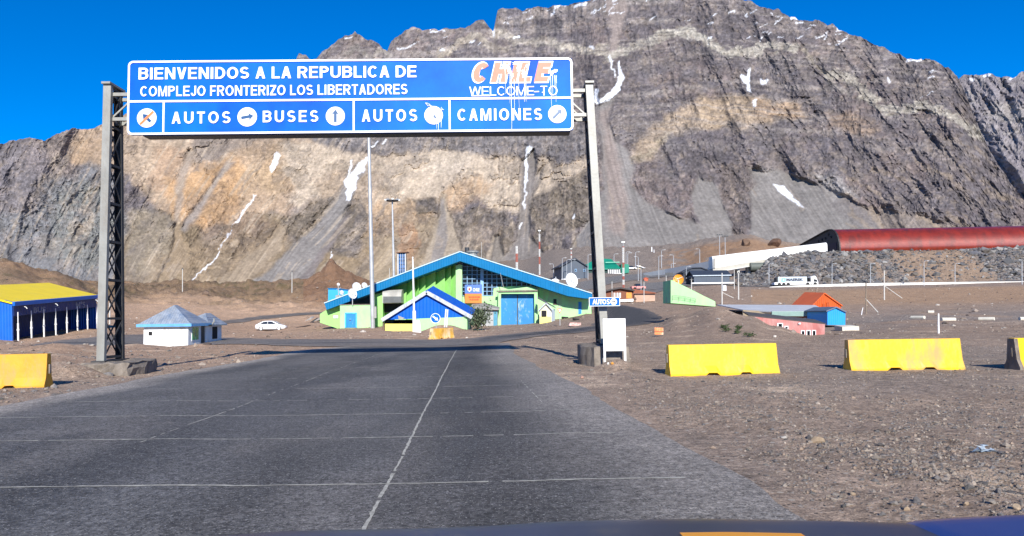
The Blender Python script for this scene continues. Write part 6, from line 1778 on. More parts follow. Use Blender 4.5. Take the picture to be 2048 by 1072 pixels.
MB().bb(.0, .13, 3.0, 8.2, zb2, 3.4).build('gateway', mat('night blue gate', (.008, .015, .05), .6), rv_)

# rocks of the embankment: a fill nobody could count
def rock_field(name, pts, sizes, mt, cols, seed):
    rng = np.random.default_rng(seed)
    base = np.array([(0, 0, 1), (.94, 0, .25), (.29, .9, .25), (-.76, .55, .25), (-.76, -.55, .25), (.29, -.9, .25), (.7, .5, -.5), (-.27, .8, -.5), (-.87, 0, -.5), (-.27, -.8, -.5), (.7, -.5, -.5)])
    tri = np.array([(0, 1, 2), (0, 2, 3), (0, 3, 4), (0, 4, 5), (0, 5, 1), (1, 6, 2), (2, 7, 3), (3, 8, 4), (4, 9, 5), (5, 10, 1), (6, 7, 2), (7, 8, 3), (8, 9, 4), (9, 10, 5), (10, 6, 1)])
    n = len(pts)
    V = base[None] * (1 + rng.normal(0, .24, (n, 11, 1)))
    V = V * rng.uniform(.55, 1.25, (n, 1, 3)) * np.array([1, 1, .72])
    a = rng.uniform(0, 6.3, n); ca, sa = np.cos(a), np.sin(a)
    X = V[..., 0] * ca[:, None] - V[..., 1] * sa[:, None]; Yv = V[..., 0] * sa[:, None] + V[..., 1] * ca[:, None]
    V = np.stack([X, Yv, V[..., 2]], -1) * np.asarray(sizes)[:, None, None] + pts[:, None, :]
    F = (tri[None] + (np.arange(n) * 11)[:, None, None]).reshape(-1, 3)
    ci = rng.integers(0, len(cols), n); C = np.array(cols)[ci] * rng.uniform(.7, 1.3, (n, 1))
    C = np.repeat(C, 11, 0)
    o = np_mesh(name, V.reshape(-1, 3), F, mt, C)
    return o
MR = attr_mat('broken stone', .9, [(6, .75, 1.25)], [(25, .02)], spec=.2)
rng = np.random.default_rng(12)
n = 9000
px = rng.uniform(1475, 2150, n); d = 205.5 + 37 * rng.random(n) ** .9
X = (px - CX) / FPX * d; Z = ground_z(X, d)
brown = fbm((X - Z * .8) * .06, X * 0 + 3, 44, 4)
keep = rng.random(n) > sstep(.5, .62, brown) * .75
sz = (rng.pareto(2.6, n) * .22 + .22).clip(.2, 1.5)
pts = np.stack([X, d, Z + sz * .1], 1)[keep]
o = rock_field('rock_fill', pts, sz[keep], MR, [(.13, .13, .135), (.10, .10, .11), (.17, .165, .16), (.085, .085, .09), (.26, .25, .235), (.15, .13, .11)], 5)
o['kind'] = 'stuff'; o['label'] = 'broken dark rock covering the embankment below the red vault'

# low white wall along the pass road
mb = MB()
pts_ = [(1526, 578, 577, 199), (1545, 577, 573, 199), (1620, 575, 569.5, 199.3), (1700, 574, 567, 199.4), (1800, 573, 565.3, 199.5), (2048, 570, 562.5, 199.6), (2300, 568, 560.5, 199.8)]
for i in range(len(pts_) - 1):
    a, b = pts_[i], pts_[i + 1]
    mb.prism([P(a[0], a[1] + 2, a[3]), P(b[0], b[1] + 2, b[3]), P(b[0], b[2], b[3]), P(a[0], a[2], a[3])], (0, .35, 0))
tag(mb.build('parapet_wall', PALEC), 'low white concrete wall along the pass road below the embankment', 'wall')

# articulated lorry
tz = P(1595, 571.5, 203).z
tr = thing('lorry', 'white articulated lorry with a lettered grey container on the pass road', 'lorry', (P(1556, 570, 203).x, 203, tz))
V_ = locf(tr)
xA, xB = 0, V_(1614, 560, 203).x
ct = MB().bb(xA + .1, xB, 0, 2.5, V_(1595, 564, 203).z, V_(1595, 553.3, 203).z).build('container', mat('silver grey container', (.46, .53, .60), .5, var=.04, scale=.5), tr)
MB().bb(xA - .25, xA + .1, .1, 2.4, V_(1595, 564, 203).z, V_(1595, 554.5, 203).z).build('container_door', DARKM, ct)
a, b = V_(1573, 562, 202.9), V_(1606.5, 557, 202.9)
text_mesh("MAERSK", 'lettering', mat('dark navy lettering', (.01, .015, .04), .5), ct, (a.x, b.x, V_(1595, 562, 203).z, V_(1595, 556.6, 203).z), -.01, .03, .05)
lg = MB().prism([(V_(1562.5, 560, 203).x, -.01, V_(1595, 563, 203).z), (V_(1570.5, 560, 203).x, -.01, V_(1595, 563, 203).z), (V_(1571.5, 560, 203).x, -.01, V_(1595, 556.2, 203).z), (V_(1563.5, 560, 203).x, -.01, V_(1595, 556.2, 203).z)], (0, -.02, 0)).build('emblem', mat('light blue emblem', (.14, .50, .72), .5), ct)
cx_, cz_ = V_(1567, 560, 203).x, V_(1595, 559.6, 203).z
MB().prism([(cx_ + .33 * (1 if k % 2 == 0 else .42) * math.sin(2 * math.pi * k / 14), -.04, cz_ + .33 * (1 if k % 2 == 0 else .42) * math.cos(2 * math.pi * k / 14)) for k in range(14)], (0, .008, 0)).build('star', CLEANW, lg)
MB().bb(-.9, V_(1623, 560, 203).x, .05, 2.45, V_(1595, 569, 203).z, V_(1595, 564, 203).z).build('chassis', CLEANW, tr)
xc = V_(1622, 560, 203).x; xd = V_(1636.5, 560, 203).x
cabp = [(xc, 1.0), (xc, 2.85), (xc + .9, 3.35), (xc + 1.35, 3.2), (xd - .25, 2.1), (xd, 1.1), (xd, .35), (xc, .35)]
cb_ = MB().prism([(x, .05, z * .78 + .05) for x, z in cabp], (0, 2.4, 0)).build('cab', CARW, tr)
MB().prism([(xc + .75, .0, 1.05), (xd - .2, .0, 1.0), (xd - .42, .0, 1.62), (xc + .75, .0, 1.75)], (0, .05, 0)).build('side_window', CG, cb_)
MB().bb(xc - .55, xc, .2, 2.3, .5, 2.1).build('cab_back', BLACK, cb_)
for x in (.4, 1.6, 2.8, xc - .9, xd - .85):
    for y in (.0, 2.2): MB().lathe([(.2, 0), (.48, .02), (.48, .28), (.2, .3)], (x, y, .42), (0, 1, 0), 16).build('wheel', RUBBER, tr)

# ------------------------------------------------------------------ buildings in the dip on the right
ORSH = mat('orange sheet', (.62, .11, .02), .5, var=.12, scale=.8, corr=('X', .9, .05))
a0 = P(1618, 640, 97); a1 = P(1682, 640, 101)
g_ = thing('orange_shed', 'orange steel gabled shed behind the bright blue hut', 'shed', (a0.x, 97, 1.0))
V_ = locf(g_)
GL, GR, AP = V_(1618, 617, 97), V_(1682, 611, 101), V_(1648, 587, 99)
bk = Vector((-.2, 6.0, .25))
dn = lambda p: Vector((p.x, p.y, -1.5))
MB().prism([dn(GL), dn(GR), GR, AP, GL], bk * .02).build('gable_wall', ORSH, g_)
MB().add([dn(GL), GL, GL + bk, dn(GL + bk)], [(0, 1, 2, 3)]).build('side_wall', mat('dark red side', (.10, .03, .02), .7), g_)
up = Vector((0, 0, .12)); ov = -bk * .04
E0 = GL + (GL - AP) * .06; E1 = GR + (GR - AP) * .06
mb = MB()
for e in (E0, E1):
    q = [e + ov, AP + ov, AP + bk, e + bk]
    mb.add([p + up for p in q] + [p - up * .3 for p in q], [(0, 1, 2, 3), (7, 6, 5, 4), (0, 4, 5, 1), (2, 6, 7, 3), (0, 3, 7, 4), (1, 5, 6, 2)])
mb.build('roof', mat('orange roof sheet', (.66, .13, .03), .4, var=.1, scale=.6, corr=('Y', 1.2, .04)), g_)
d01 = GR - GL
for f0, f1, zt in ((.42, .48, .62), (.54, .62, .8)):
    p, q = GL + d01 * f0, GL + d01 * f1
    MB().prism([Vector((p.x, p.y - .1, -1.2)), Vector((q.x, q.y - .1, -1.2)), Vector((q.x, q.y - .1, GL.z + zt)), Vector((p.x, p.y - .1, GL.z + zt))], (0, .05, 0)).build('door_leaf', mat('dark orange leaf', (.45, .09, .02), .6), g_)
g_ = thing('blue_hut', 'bright blue gabled hut on short legs at the end of the low grey roof', 'hut', P(1673, 655, 74))
V_ = locf(g_)
BH = mat('bright blue boards', (.012, .30, .74), .5, var=.08, scale=1.0, corr=('X', 1.5, .03))
fr = [V_(1655, 650, 74), V_(1690.5, 650, 74), V_(1691, 623.5, 74), V_(1673, 615.5, 74), V_(1655, 622, 74)]
bk = Vector((-.3, 4.6, 0))
MB().prism(fr, bk * .95).build('wall', BH, g_)
mb = MB()
for e in (V_(1653, 622.8, 73.8), V_(1693, 624.5, 73.8)):
    q = [e, V_(1673, 614.8, 73.8), V_(1673, 614.8, 73.8) + bk * 1.05, e + bk * 1.05]
    mb.add([p + Vector((0, 0, .08)) for p in q] + [p - Vector((0, 0, .04)) for p in q], [(0, 1, 2, 3), (7, 6, 5, 4), (0, 4, 5, 1), (2, 6, 7, 3), (0, 3, 7, 4), (1, 5, 6, 2)])
mb.build('roof', mat('blue grey roof', (.10, .14, .20), .6, var=.15), g_)
for p_ in (1658, 1688): MB().bb(V_(p_, 1, 74).x - .1, V_(p_, 1, 74).x + .1, .1, .3, -.5, V_(1673, 650, 74).z).build('leg', CONC, g_)
g_ = thing('flat_roof_house', 'long low house with a pale grey flat roof and greenish fascia', 'house', P(1600, 640, 80))
V_ = locf(g_)
q = [V_(1544, 622.5, 80), V_(1654, 622, 78), V_(1630, 610, 97), V_(1434, 609, 101), V_(1486, 619.5, 84)]
MB().prism(q, (0, 0, -.12)).build('roof', mat('grey roof sheet', (.50, .52, .54), .6, var=.1, scale=.4), g_)
MB().prism([V_(1544, 632, 79.9), V_(1654, 633, 77.9), V_(1654, 622.4, 77.9), V_(1544, 622.8, 79.9)], (0, .2, 0)).build('fascia', mat('grey green fascia', (.24, .36, .32), .7, var=.15, scale=.7), g_)
MB().prism([V_(1486, 632, 83.5), V_(1545, 634, 80.3), V_(1545, 622.9, 80.3), V_(1486, 619.9, 83.5)], (0, .25, 0)).build('end_wall', mat('sandy wall', (.52, .42, .28), .8, var=.12, scale=.6), g_)
ow = MB().prism([V_(1560, 652, 80.8), V_(1650, 652, 79.2), V_(1650, 632, 79.2), V_(1560, 632, 80.8)], (0, .25, 0)).build('front_wall', mat('brick orange wall', (.46, .15, .08), .8, var=.15, scale=.7), g_)
for px in (1613, 1623, 1633):
    f_ = MB().prism([V_(px - 3.4, 645, 79.2), V_(px + 3.4, 645.5, 79.1), V_(px + 3.4, 635.5, 79.1), V_(px - 3.4, 635.5, 79.2)], (0, .15, 0)).build('window', CLEANW, ow)
    MB().prism([V_(px - 1.7, 643.5, 79.0), V_(px + 1.7, 643.5, 79.0), V_(px + 1.7, 636.5, 79.0), V_(px - 1.7, 636.5, 79.0)], (0, .06, 0)).build('pane', GLASS, f_)
MB().prism([V_(1644, 650, 78.9), V_(1646.5, 650, 78.9), V_(1646.5, 634, 78.9), V_(1644, 634, 78.9)], (0, .15, 0)).build('corner_post', CLEANW, ow)
g_ = thing('pink_house', 'faded pink house sunk in the dip with white framed windows', 'house', P(1620, 672, 61))
V_ = locf(g_)
def pk(px, py): return V_(px, py, 61 + (1650 - px) * .016)
PINKW = mat('peeling pink plaster', (.46, .16, .145), .85, var=.2, scale=.8, dirt=((.56, .34, .31), .6, .7))
pw = MB().prism([pk(1500, 690), pk(1649, 676), pk(1650, 648), pk(1527, 634), pk(1500, 631)], (0, .3, 0)).build('wall', PINKW, g_)
MB().prism([pk(1649, 676), pk(1650, 648), pk(1667, 651) + Vector((0, 4, .25)), pk(1668, 663) + Vector((0, 4, 0)), pk(1668, 668) + Vector((0, 4, 0))], (0, .1, 0)).build('side_wall', PINKW, g_)
MB().prism([pk(1497, 629.5), pk(1652, 647), pk(1652, 648.8), pk(1497, 632)], (.9, 4.5, .3)).build('roof', mat('dark roof edge', (.07, .065, .065), .8, var=.2), g_)
for px, y0_, y1_, w2_ in ((1559.5, 654.5, 646, 5.8), (1572, 658.5, 652, 3.8), (1605, 673, 660.5, 4.2), (1616, 673, 660.2, 4.4), (1627, 673, 660, 4.2)):
    p0 = lambda a, b, dy: pk(a, b) + Vector((0, dy, 0))
    f_ = MB().prism([p0(px - w2_, y0_, -.1), p0(px + w2_, y0_, -.1), p0(px + w2_, y1_, -.1), p0(px - w2_, y1_, -.1)], (0, .16, 0)).build('window', CLEANW, pw)
    MB().prism([p0(px - w2_ * .55, y0_ - 1.4, -.15), p0(px + w2_ * .55, y0_ - 1.4, -.15), p0(px + w2_ * .55, y1_ + 1.6, -.15), p0(px - w2_ * .55, y1_ + 1.6, -.15)], (0, .08, 0)).build('pane', GLASS, f_)
u = pk(1598, 647); MB().box(u + Vector((0, -.1, 0)), (.18, .15, .12)).build('wall_lamp', CLEANW, pw)
u = gp(1701, 661)
tag(MB().prism([(-.7, 0, -.1), (.75, 0, -.1), (.75, 0, .36), (-.7, 0, .33)], (0, 1.6, .1)).build('concrete_slab', mat('pale slab', (.60, .56, .47), .85, var=.15, scale=2), loc=u), 'pale concrete slab on the ground right of the blue hut', 'slab')

# ------------------------------------------------------------------ street lamps and poles, each a thing of its own
LAMPC = mat('lamp pole grey', (.42, .44, .46), .5, .2, .1)
def street_lamp(label, px, y0, y1, arm=1, Y=None, px0=None):
    b = gp(px0 or px, y1) if Y is None else P(px0 or px, y1, Y)
    H_ = (P(px, y0, b.y) - b)
    t = thing('street_lamp', label, 'street lamp', b, 0, 'street lamps on the terraces')
    r_ = max(.05, .00034 * b.y)
    MB().tube([(0, 0, -.5), (H_.x * .5, 0, H_.z * .5), (H_.x, 0, H_.z - .3)], [r_ * 1.5, r_ * 1.2, r_], 8).build('pole', LAMPC, t)
    q = Vector((H_.x, 0, H_.z - .3)); L_ = .95 * b.y / 250
    mb = MB(); mb.tube([q, q + Vector((arm * L_ * .3, -.1, .3)), q + Vector((arm * L_, -.2, .35))], r_ * .8, 6)
    mb.build('arm', LAMPC, t)
    MB().box(q + Vector((arm * L_ * 1.15, -.2, .33)), (L_ * .7, .28, .14)).build('lamp_head', LAMPC, t)
for a in ((1107, 528, 556, -1, 'left of the slate house, shortest there'), (1124.5, 516, 560, 1, 'close in front of the left corner of the slate house'), (1133.5, 519.5, 561, 1, 'in front of the slate house under its left eave'),
          (1142.5, 519, 561, 1, 'in front of the slate house under its ridge'), (1176, 509, 559, 1, 'just left of the right gantry post, by the slate house'), (1228, 508, 537, 1, 'before the green roof'),
          (1252, 504, 543, 1, 'right of the banded mast, first of the close pair'), (1255.5, 506, 545, 1, 'right of the banded mast, second of the close pair'), (1271, 504, 538, 1, 'behind the cream guard booth'),
          (1276.5, 513.5, 562, -1, 'just right of the cream guard booth, two headed and tall'), (1282, 536, 582, 1, 'standing above the low beige cabin'), (1317.5, 512, 558, 1, 'on the ramp road left of the green wedge'),
          (1323, 500, 534, 1, 'far back where the ramp wall starts'), (1347, 510, 548, -1, 'behind the dark board on its pole'), (1342.5, 527, 545, 1, 'shortest one on the ramp wall'),
          (1399.5, 498, 530, -1, 'before the brown rocky slope left of the white gallery'), (1372.5, 533, 566, 1, 'in front of the second dark hall'),
          (1538, 527, 569, 1, 'left of the lorry before the embankment'), (1664, 527, 573, 1, 'right of the lorry before the embankment'), (1741, 527, 569, 1, 'above the braced poles before the embankment'),
          (1848, 522, 572, 1, 'in the middle of the right embankment'), (1910, 527, 566, 1, 'right of the middle of the right embankment'), (2044, 520, 569, -1, 'at the right edge of the picture')):
    street_lamp('thin grey street lamp ' + a[4], a[0], a[1], a[2], a[3])
def twin_mast(label, px, y0, y1):
    b = gp(px, y1); H_ = P(px - 1, y0, b.y) - b
    t = thing('floodlight_pole', label, 'floodlight', b, 0, 'floodlight poles by the gallery')
    MB().tube([(0, 0, -.5), H_], [.16, .09], 8).build('pole', LAMPC, t)
    MB().bb(H_.x - 1.0, H_.x + 1.0, -.05, .05, H_.z - .1, H_.z).build('crossbar', DARKM, t)
    for s in (-.8, 0, .8): MB().box((H_.x + s, -.2, H_.z + .1), (.5, .3, .4)).build('floodlight', DARKM, t)
twin_mast('left one of two tall floodlight poles over the white gallery end', 1440, 470, 545); twin_mast('right one of two tall floodlight poles over the white gallery end', 1451, 473, 548)
def plain_pole(name, label, px, y0, y1, r, mt, cat='pole', grp=None, extra=None, dx=0):
    b = gp(px, y1); H_ = P(px + dx, y0, b.y) - b
    t = thing(name, label, cat, b, 0, grp)
    MB().tube([(0, 0, -.4), H_ * .5, H_], [r, r * .9, r * .75], 8).build('shaft', mt, t)
    for nm, bld, m_ in (extra(b.y, H_) if extra else ()): bld.build(nm, m_, t)
    return t
CONP = mat('concrete pole', (.50, .49, .46), .8, var=.1)
def crossarm(w_):
    return lambda Y, H_: [('cross_arm', MB().bb(H_.x - w_, H_.x + w_, -.06, .06, H_.z - .25, H_.z - .1), DARKM), ('insulators', MB().bb(H_.x - .08, H_.x + .08, -.08, .08, H_.z - .1, H_.z + .15), DARKM)]
def cabinet(Y, H_): return [('transformer', MB().lathe([(.1, -.4), (.3, -.4), (.3, .35), (.1, .4)], (H_.x * .6 + .3, -.1, H_.z * .55), (0, 0, 1), 12), CLEANW), ('stay', MB().tube([(H_.x * .4, 0, H_.z * .42), (1.7, 0, 1.2)], .05, 5), CONP)]
plain_pole('utility_pole', 'concrete utility pole with a small transformer rising from the dirt mound', 1444, 546, 613, .10, CONP, 'utility pole', None, cabinet)
plain_pole('utility_pole', 'concrete utility pole standing before the green wedge wall', 1383, 557, 610, .09, CONP, 'utility pole', None, crossarm(.3))
plain_pole('utility_pole', 'concrete pole with lamp head right of the dark blue hall', 1477, 545, 599, .11, CONP, 'utility pole', None, crossarm(.35))
plain_pole('utility_pole', 'thinner grey pole just right of the dark blue hall', 1468.5, 540, 578, .10, CONP, 'utility pole')
plain_pole('utility_pole', 'short twin headed pole in front of the brown cabin', 1224, 561, 606, .09, CONP, 'utility pole', None, crossarm(.7))
plain_pole('utility_pole', 'short grey pole left of the low beige cabin roof', 1288, 561, 606, .08, CONP, 'utility pole', None, crossarm(.25))
def brace(sx, L_): return lambda Y, H_: [('brace', MB().tube([(0, 0, H_.z * .5), (sx * L_, .2, H_.z * .05 if sx > 0 else H_.z * .75)], .06, 6), CONP)]
plain_pole('fence_post', 'tall braced post right of the orange shed, arm slanting up', 1732, 566, 628, .09, mat('brown pole', (.20, .16, .12), .8, var=.2), 'post', 'braced posts', brace(1, 1.6))
plain_pole('fence_post', 'white braced post standing higher on the slope', 1768.5, 541, 600, .11, CONP, 'post', 'braced posts', brace(1, 3.2))
plain_pole('fence_post', 'lone white post above the right yellow barriers', 1877, 627, 667, .055, CLEANW, 'post')
plain_pole('fence_post', 'short leaning white stake left of the braced posts', 1722, 615, 630, .05, CLEANW, 'post', None, None, 4)
plain_pole('utility_pole', 'pale pole with a light on the moraine left of the hut roof', 365, 537, 581, .11, CONP, 'utility pole', None, crossarm(.4))
plain_pole('utility_pole', 'pale pole on the moraine above the parked car', 584, 543, 585, .11, CONP, 'utility pole', None, crossarm(.3))
plain_pole('utility_pole', 'pale stub pole behind the left gantry post', 219.5, 606, 648, .09, CONP, 'utility pole')
plain_pole('utility_pole', 'thin pole rising behind the hall roof right of the ridge', 963, 484, 560, .10, CONP, 'utility pole')
plain_pole('utility_pole', 'short pole behind the left roof slope beside the second lamp mast', 779, 536, 575, .09, CONP, 'utility pole')
for k, (px, y) in enumerate(((1303.5, 502), (1308, 505))):
    plain_pole('snow_stake', ['left white stake on the far scree edge', 'right white stake on the far scree edge'][k], px, y - 8 + k * 2, y + 1, .35 - .15 * k, CLEANW, 'stake', 'snow stakes')
REDB = mat('mast red', (.36, .09, .06), .6, var=.15); WHB = mat('mast white', (.58, .58, .56), .6, var=.05)
def banded(label, px, y0, y1, rpx, bands, Y, top=None):
    b = P(px, y1, Y); H_ = P(px - .6, y0, Y) - b; r = rpx * .78 * Y / 1500
    t = thing('radio_mast', label, 'radio mast', b, 0, 'red and white radio masts')
    e = 0
    for i, f in enumerate(bands):
        mb = MB(); a0, a1 = H_ * e, H_ * f
        for k in range(3):
            a = 2.1 * k + .4; o_ = Vector((math.cos(a) * r, math.sin(a) * r, 0)); mb.tube([a0 + o_, a1 + o_], r * .28, 5)
        nst = max(1, int((a1.z - a0.z) / (r * 2.2)))
        for j in range(nst):
            z0_, z1_ = a0 + (a1 - a0) * j / nst, a0 + (a1 - a0) * (j + 1) / nst
            for k in range(3):
                p = 2.1 * k + .4; q = 2.1 * (k + 1) + .4
                mb.tube([z0_ + Vector((math.cos(p) * r, math.sin(p) * r, 0)), z1_ + Vector((math.cos(q) * r, math.sin(q) * r, 0))], r * .2, 4)
        mb.build('mast_section', REDB if i % 2 == 0 else WHB, t); e = f
    if top:
        mb = MB(); mb.tube([H_, H_ + Vector((0, 0, top))], r * .3, 5); mb.bb(H_.x - r * 2, H_.x + r * 2, -.1, .1, H_.z + top * .7, H_.z + top); mb.build('aerials', POLE, t)
banded('red and white lattice mast behind the hall roof, shorter left one', 1034, 492, 600, 2.6, (.2, .38, .48, .70, .86, 1.0), 150)
banded('red and white thin mast with aerials behind the hall roof', 1079.5, 468, 620, 1.7, (.18, .34, .46, .6, .70, .80, .9, 1.0), 150, .8)
banded('red and white lattice mast rising above the brown cabin', 1247, 493, 578, 2.3, (.10, .22, .30, .5, .62, .98, 1.0), 158, 1.1)
banded('thin red and white mast behind the ridge of the slate house', 1143, 501, 552, 1.3, (.68, .8, .86, .96, 1.0), 285, .8)
# dark board on its pole above the wedge
b = gp(1333, 579)
g_ = thing('signboard', 'small dark board on a pole left above the orange dish', 'sign', b); V_ = locf(g_); Y = b.y
MB().tube([(0, 0, -.4), V_(1332, 546, Y)], .09, 6).build('pole', CONP, g_)
MB().prism([V_(1330.5, 551, Y - .1), V_(1346, 551, Y - .1), V_(1346, 545, Y - .1), V_(1330.5, 545.5, Y - .1)], (0, .1, 0)).build('board', DARKM, g_)
# orange roadwork panel
b = gp(1317, 673)
g_ = thing('work_panel', 'small faded orange and white warning panel standing on the gravel', 'sign', b); V_ = locf(g_); Y = b.y
ORP = mat('faded orange panel', (.72, .22, .06), .6, var=.25, scale=7, dirt=((.76, .62, .44), .45, 6))
pw_ = MB().prism([V_(1309.3, 669, Y), V_(1326.6, 669.5, Y), V_(1326.6, 655.5, Y), V_(1309.3, 655, Y)], (0, .04, 0)).build('panel', ORP, g_)
MB().prism([V_(1309.3, 664, Y - .01), V_(1326.6, 664, Y - .01), V_(1326.6, 662, Y - .01), V_(1309.3, 662, Y - .01)], (0, .005, 0)).build('stripe', mat('dirty red stripe', (.44, .09, .03), .6, var=.3, scale=9), pw_)
for px in (1311, 1325): MB().prism([V_(px - .6, 673, Y + .02), V_(px + .6, 673, Y + .02), V_(px + .6, 668, Y + .02), V_(px - .6, 668, Y + .02)], (0, .03, 0)).build('leg', STEEL, g_)
# pale kerb stones by the grey lot
KC = mat('white kerb stone', (.60, .57, .48), .8, var=.12, scale=2)
for k, (x0_, x1_, y) in enumerate(((1823, 1849, 637.5), (1883, 1910, 641.5), (1958, 1989, 640.5), (2039, 2062, 640.5), (1856, 1868, 626))):
    a, b = gp(x0_, y), gp(x1_, y); c = (a + b) / 2
    o = MB().tube([a - c + Vector((0, 0, .13)), b - c + Vector((0, 0, .13))], .19, 10).build('kerb_stone', KC, loc=c)
    tag(o, ['leftmost white kerb stone lying by the grey lot', 'white kerb stone just right of the lone white post', 'white kerb stone third along the grey lot', 'white kerb stone cut by the right picture edge', 'small flat white kerb piece farther back on the lot'][k], 'kerb stone', 'white kerb stones')

# ------------------------------------------------------------------ gravel and loose rocks
rng = np.random.default_rng(3)
def scatter(n, pxr, dr, power=1.0):
    px = rng.uniform(*pxr, n); d = dr[0] * (dr[1] / dr[0]) ** (rng.random(n) ** power)
    X = (px - CX) / FPX * d
    return X, d
X, Y = scatter(70000, (900, 2250), (5.0, 48))
sd = poly_sd(X, Y, ROAD_MAIN); k = (sd > .15 + rng.random(len(X)) * .5) & (poly_sd(X, Y, ROAD_SIDE) > .2)
cl = fbm(X * .9, Y * .9, 401, 4); k &= rng.random(len(X)) < sstep(.36, .62, cl) * .9 + .12
X, Y = X[k], Y[k]
Xa, Ya = scatter(9000, (900, 2250), (5.0, 20)); ea = Xa - (2.65 - .081 * Ya)
ka = rng.random(len(Xa)) < sstep(.50, .66, fbm(ea * 1.3 + 3, Ya * .22, 71, 4)) * (ea > .5)
X = np.concatenate([X, Xa[ka]]); Y = np.concatenate([Y, Ya[ka]])
s = (.006 + .007 * rng.pareto(2.5, len(X))).clip(.005, .026) * (1 + .012 * Y)
s[-ka.sum():] *= 1.5
X2, Y2 = scatter(9000, (-150, 1000), (11, 48)); sd = poly_sd(X2, Y2, ROAD_MAIN); k = (sd > .1) & (poly_sd(X2, Y2, ROAD_SIDE) > .2)
X2, Y2 = X2[k], Y2[k]; s2 = (.010 + .012 * rng.pareto(2.3, len(X2))).clip(.008, .10) * (1 + .01 * Y2)
# grit strewn over the asphalt edge
X3, Y3 = scatter(5000, (300, 1700), (5.2, 40)); sd = poly_sd(X3, Y3, ROAD_MAIN); k = (sd < 0) & (sd > -.9) & (rng.random(len(X3)) < np.exp(sd / .3))
X3, Y3 = X3[k], Y3[k]; s3 = (.006 + .005 * rng.pareto(2.5, len(X3))).clip(.005, .025)
X = np.concatenate([X, X2, X3]); Y = np.concatenate([Y, Y2, Y3]); s = np.concatenate([s, s2, s3])
Z = ground_z(X, Y) + s * .15
o = rock_field('gravel', np.stack([X, Y, Z], 1), s, MR, [(.26, .22, .18), (.21, .18, .155), (.29, .245, .20), (.13, .12, .115), (.25, .21, .175), (.25, .19, .145), (.17, .16, .155), (.10, .095, .09)], 9)
o['kind'] = 'stuff'; o['label'] = 'loose gravel strewn over the dirt shoulders'
X, Y = scatter(5200, (-100, 2150), (48, 230)); k = np.ones(len(X), bool)
for rp in ALLROADS: k &= poly_sd(X, Y, rp) > .6
X, Y = X[k], Y[k]; s = (.05 + .045 * rng.pareto(2.6, len(X))).clip(.04, .28) * (.5 + Y / 170)
o = rock_field('scattered_stones', np.stack([X, Y, ground_z(X, Y) + s * .1], 1), s, MR, [(.24, .19, .15), (.17, .14, .12), (.28, .23, .19), (.13, .10, .085), (.20, .16, .13), (.40, .36, .31)], 19)
o['kind'] = 'stuff'; o['label'] = 'scattered stones over the far dirt ground'
def rock(label, px, py, r_px, col, seed, flat=.7, jag=.25, cat='rock'):
    b = gp(px, py); r = r_px / FPX * b.y
    rnd = random.Random(seed)
    bm = bmesh.new(); bmesh.ops.create_icosphere(bm, subdivisions=3, radius=1)
    cuts = []
    for _ in range(13):
        n_ = Vector((rnd.gauss(0, 1), rnd.gauss(0, 1), rnd.gauss(0, .8))).normalized(); cuts.append((n_, rnd.uniform(.38, .78)))
    for v in bm.verts:
        for n_, dd in cuts:
            e = v.co.dot(n_) - dd
            if e > 0: v.co -= n_ * e * .92
        v.co *= 1 + rnd.uniform(-.03, .03)
        v.co = Vector((v.co.x * r, v.co.y * r * .9, v.co.z * r * flat))
    me = bpy.data.meshes.new('rock'); bm.to_mesh(me); bm.free()
    me.materials.append(mat('rock face', col, .9, var=.25, scale=4 / max(r * 4, .2), bump=.25 * r * .3, dirt=(tuple(c * .6 for c in col), .4, 6)))
    o = bpy.data.objects.new('rock', me); COL.objects.link(o); o.location = b + Vector((0, 0, r * flat * .45)); o.rotation_euler = (rnd.uniform(-.3, .3), rnd.uniform(-.3, .3), rnd.uniform(0, 6))
    return tag(o, label, cat, 'loose rocks')
BUFF = (.33, .25, .17); GR = (.21, .185, .16); DK = (.12, .11, .105)
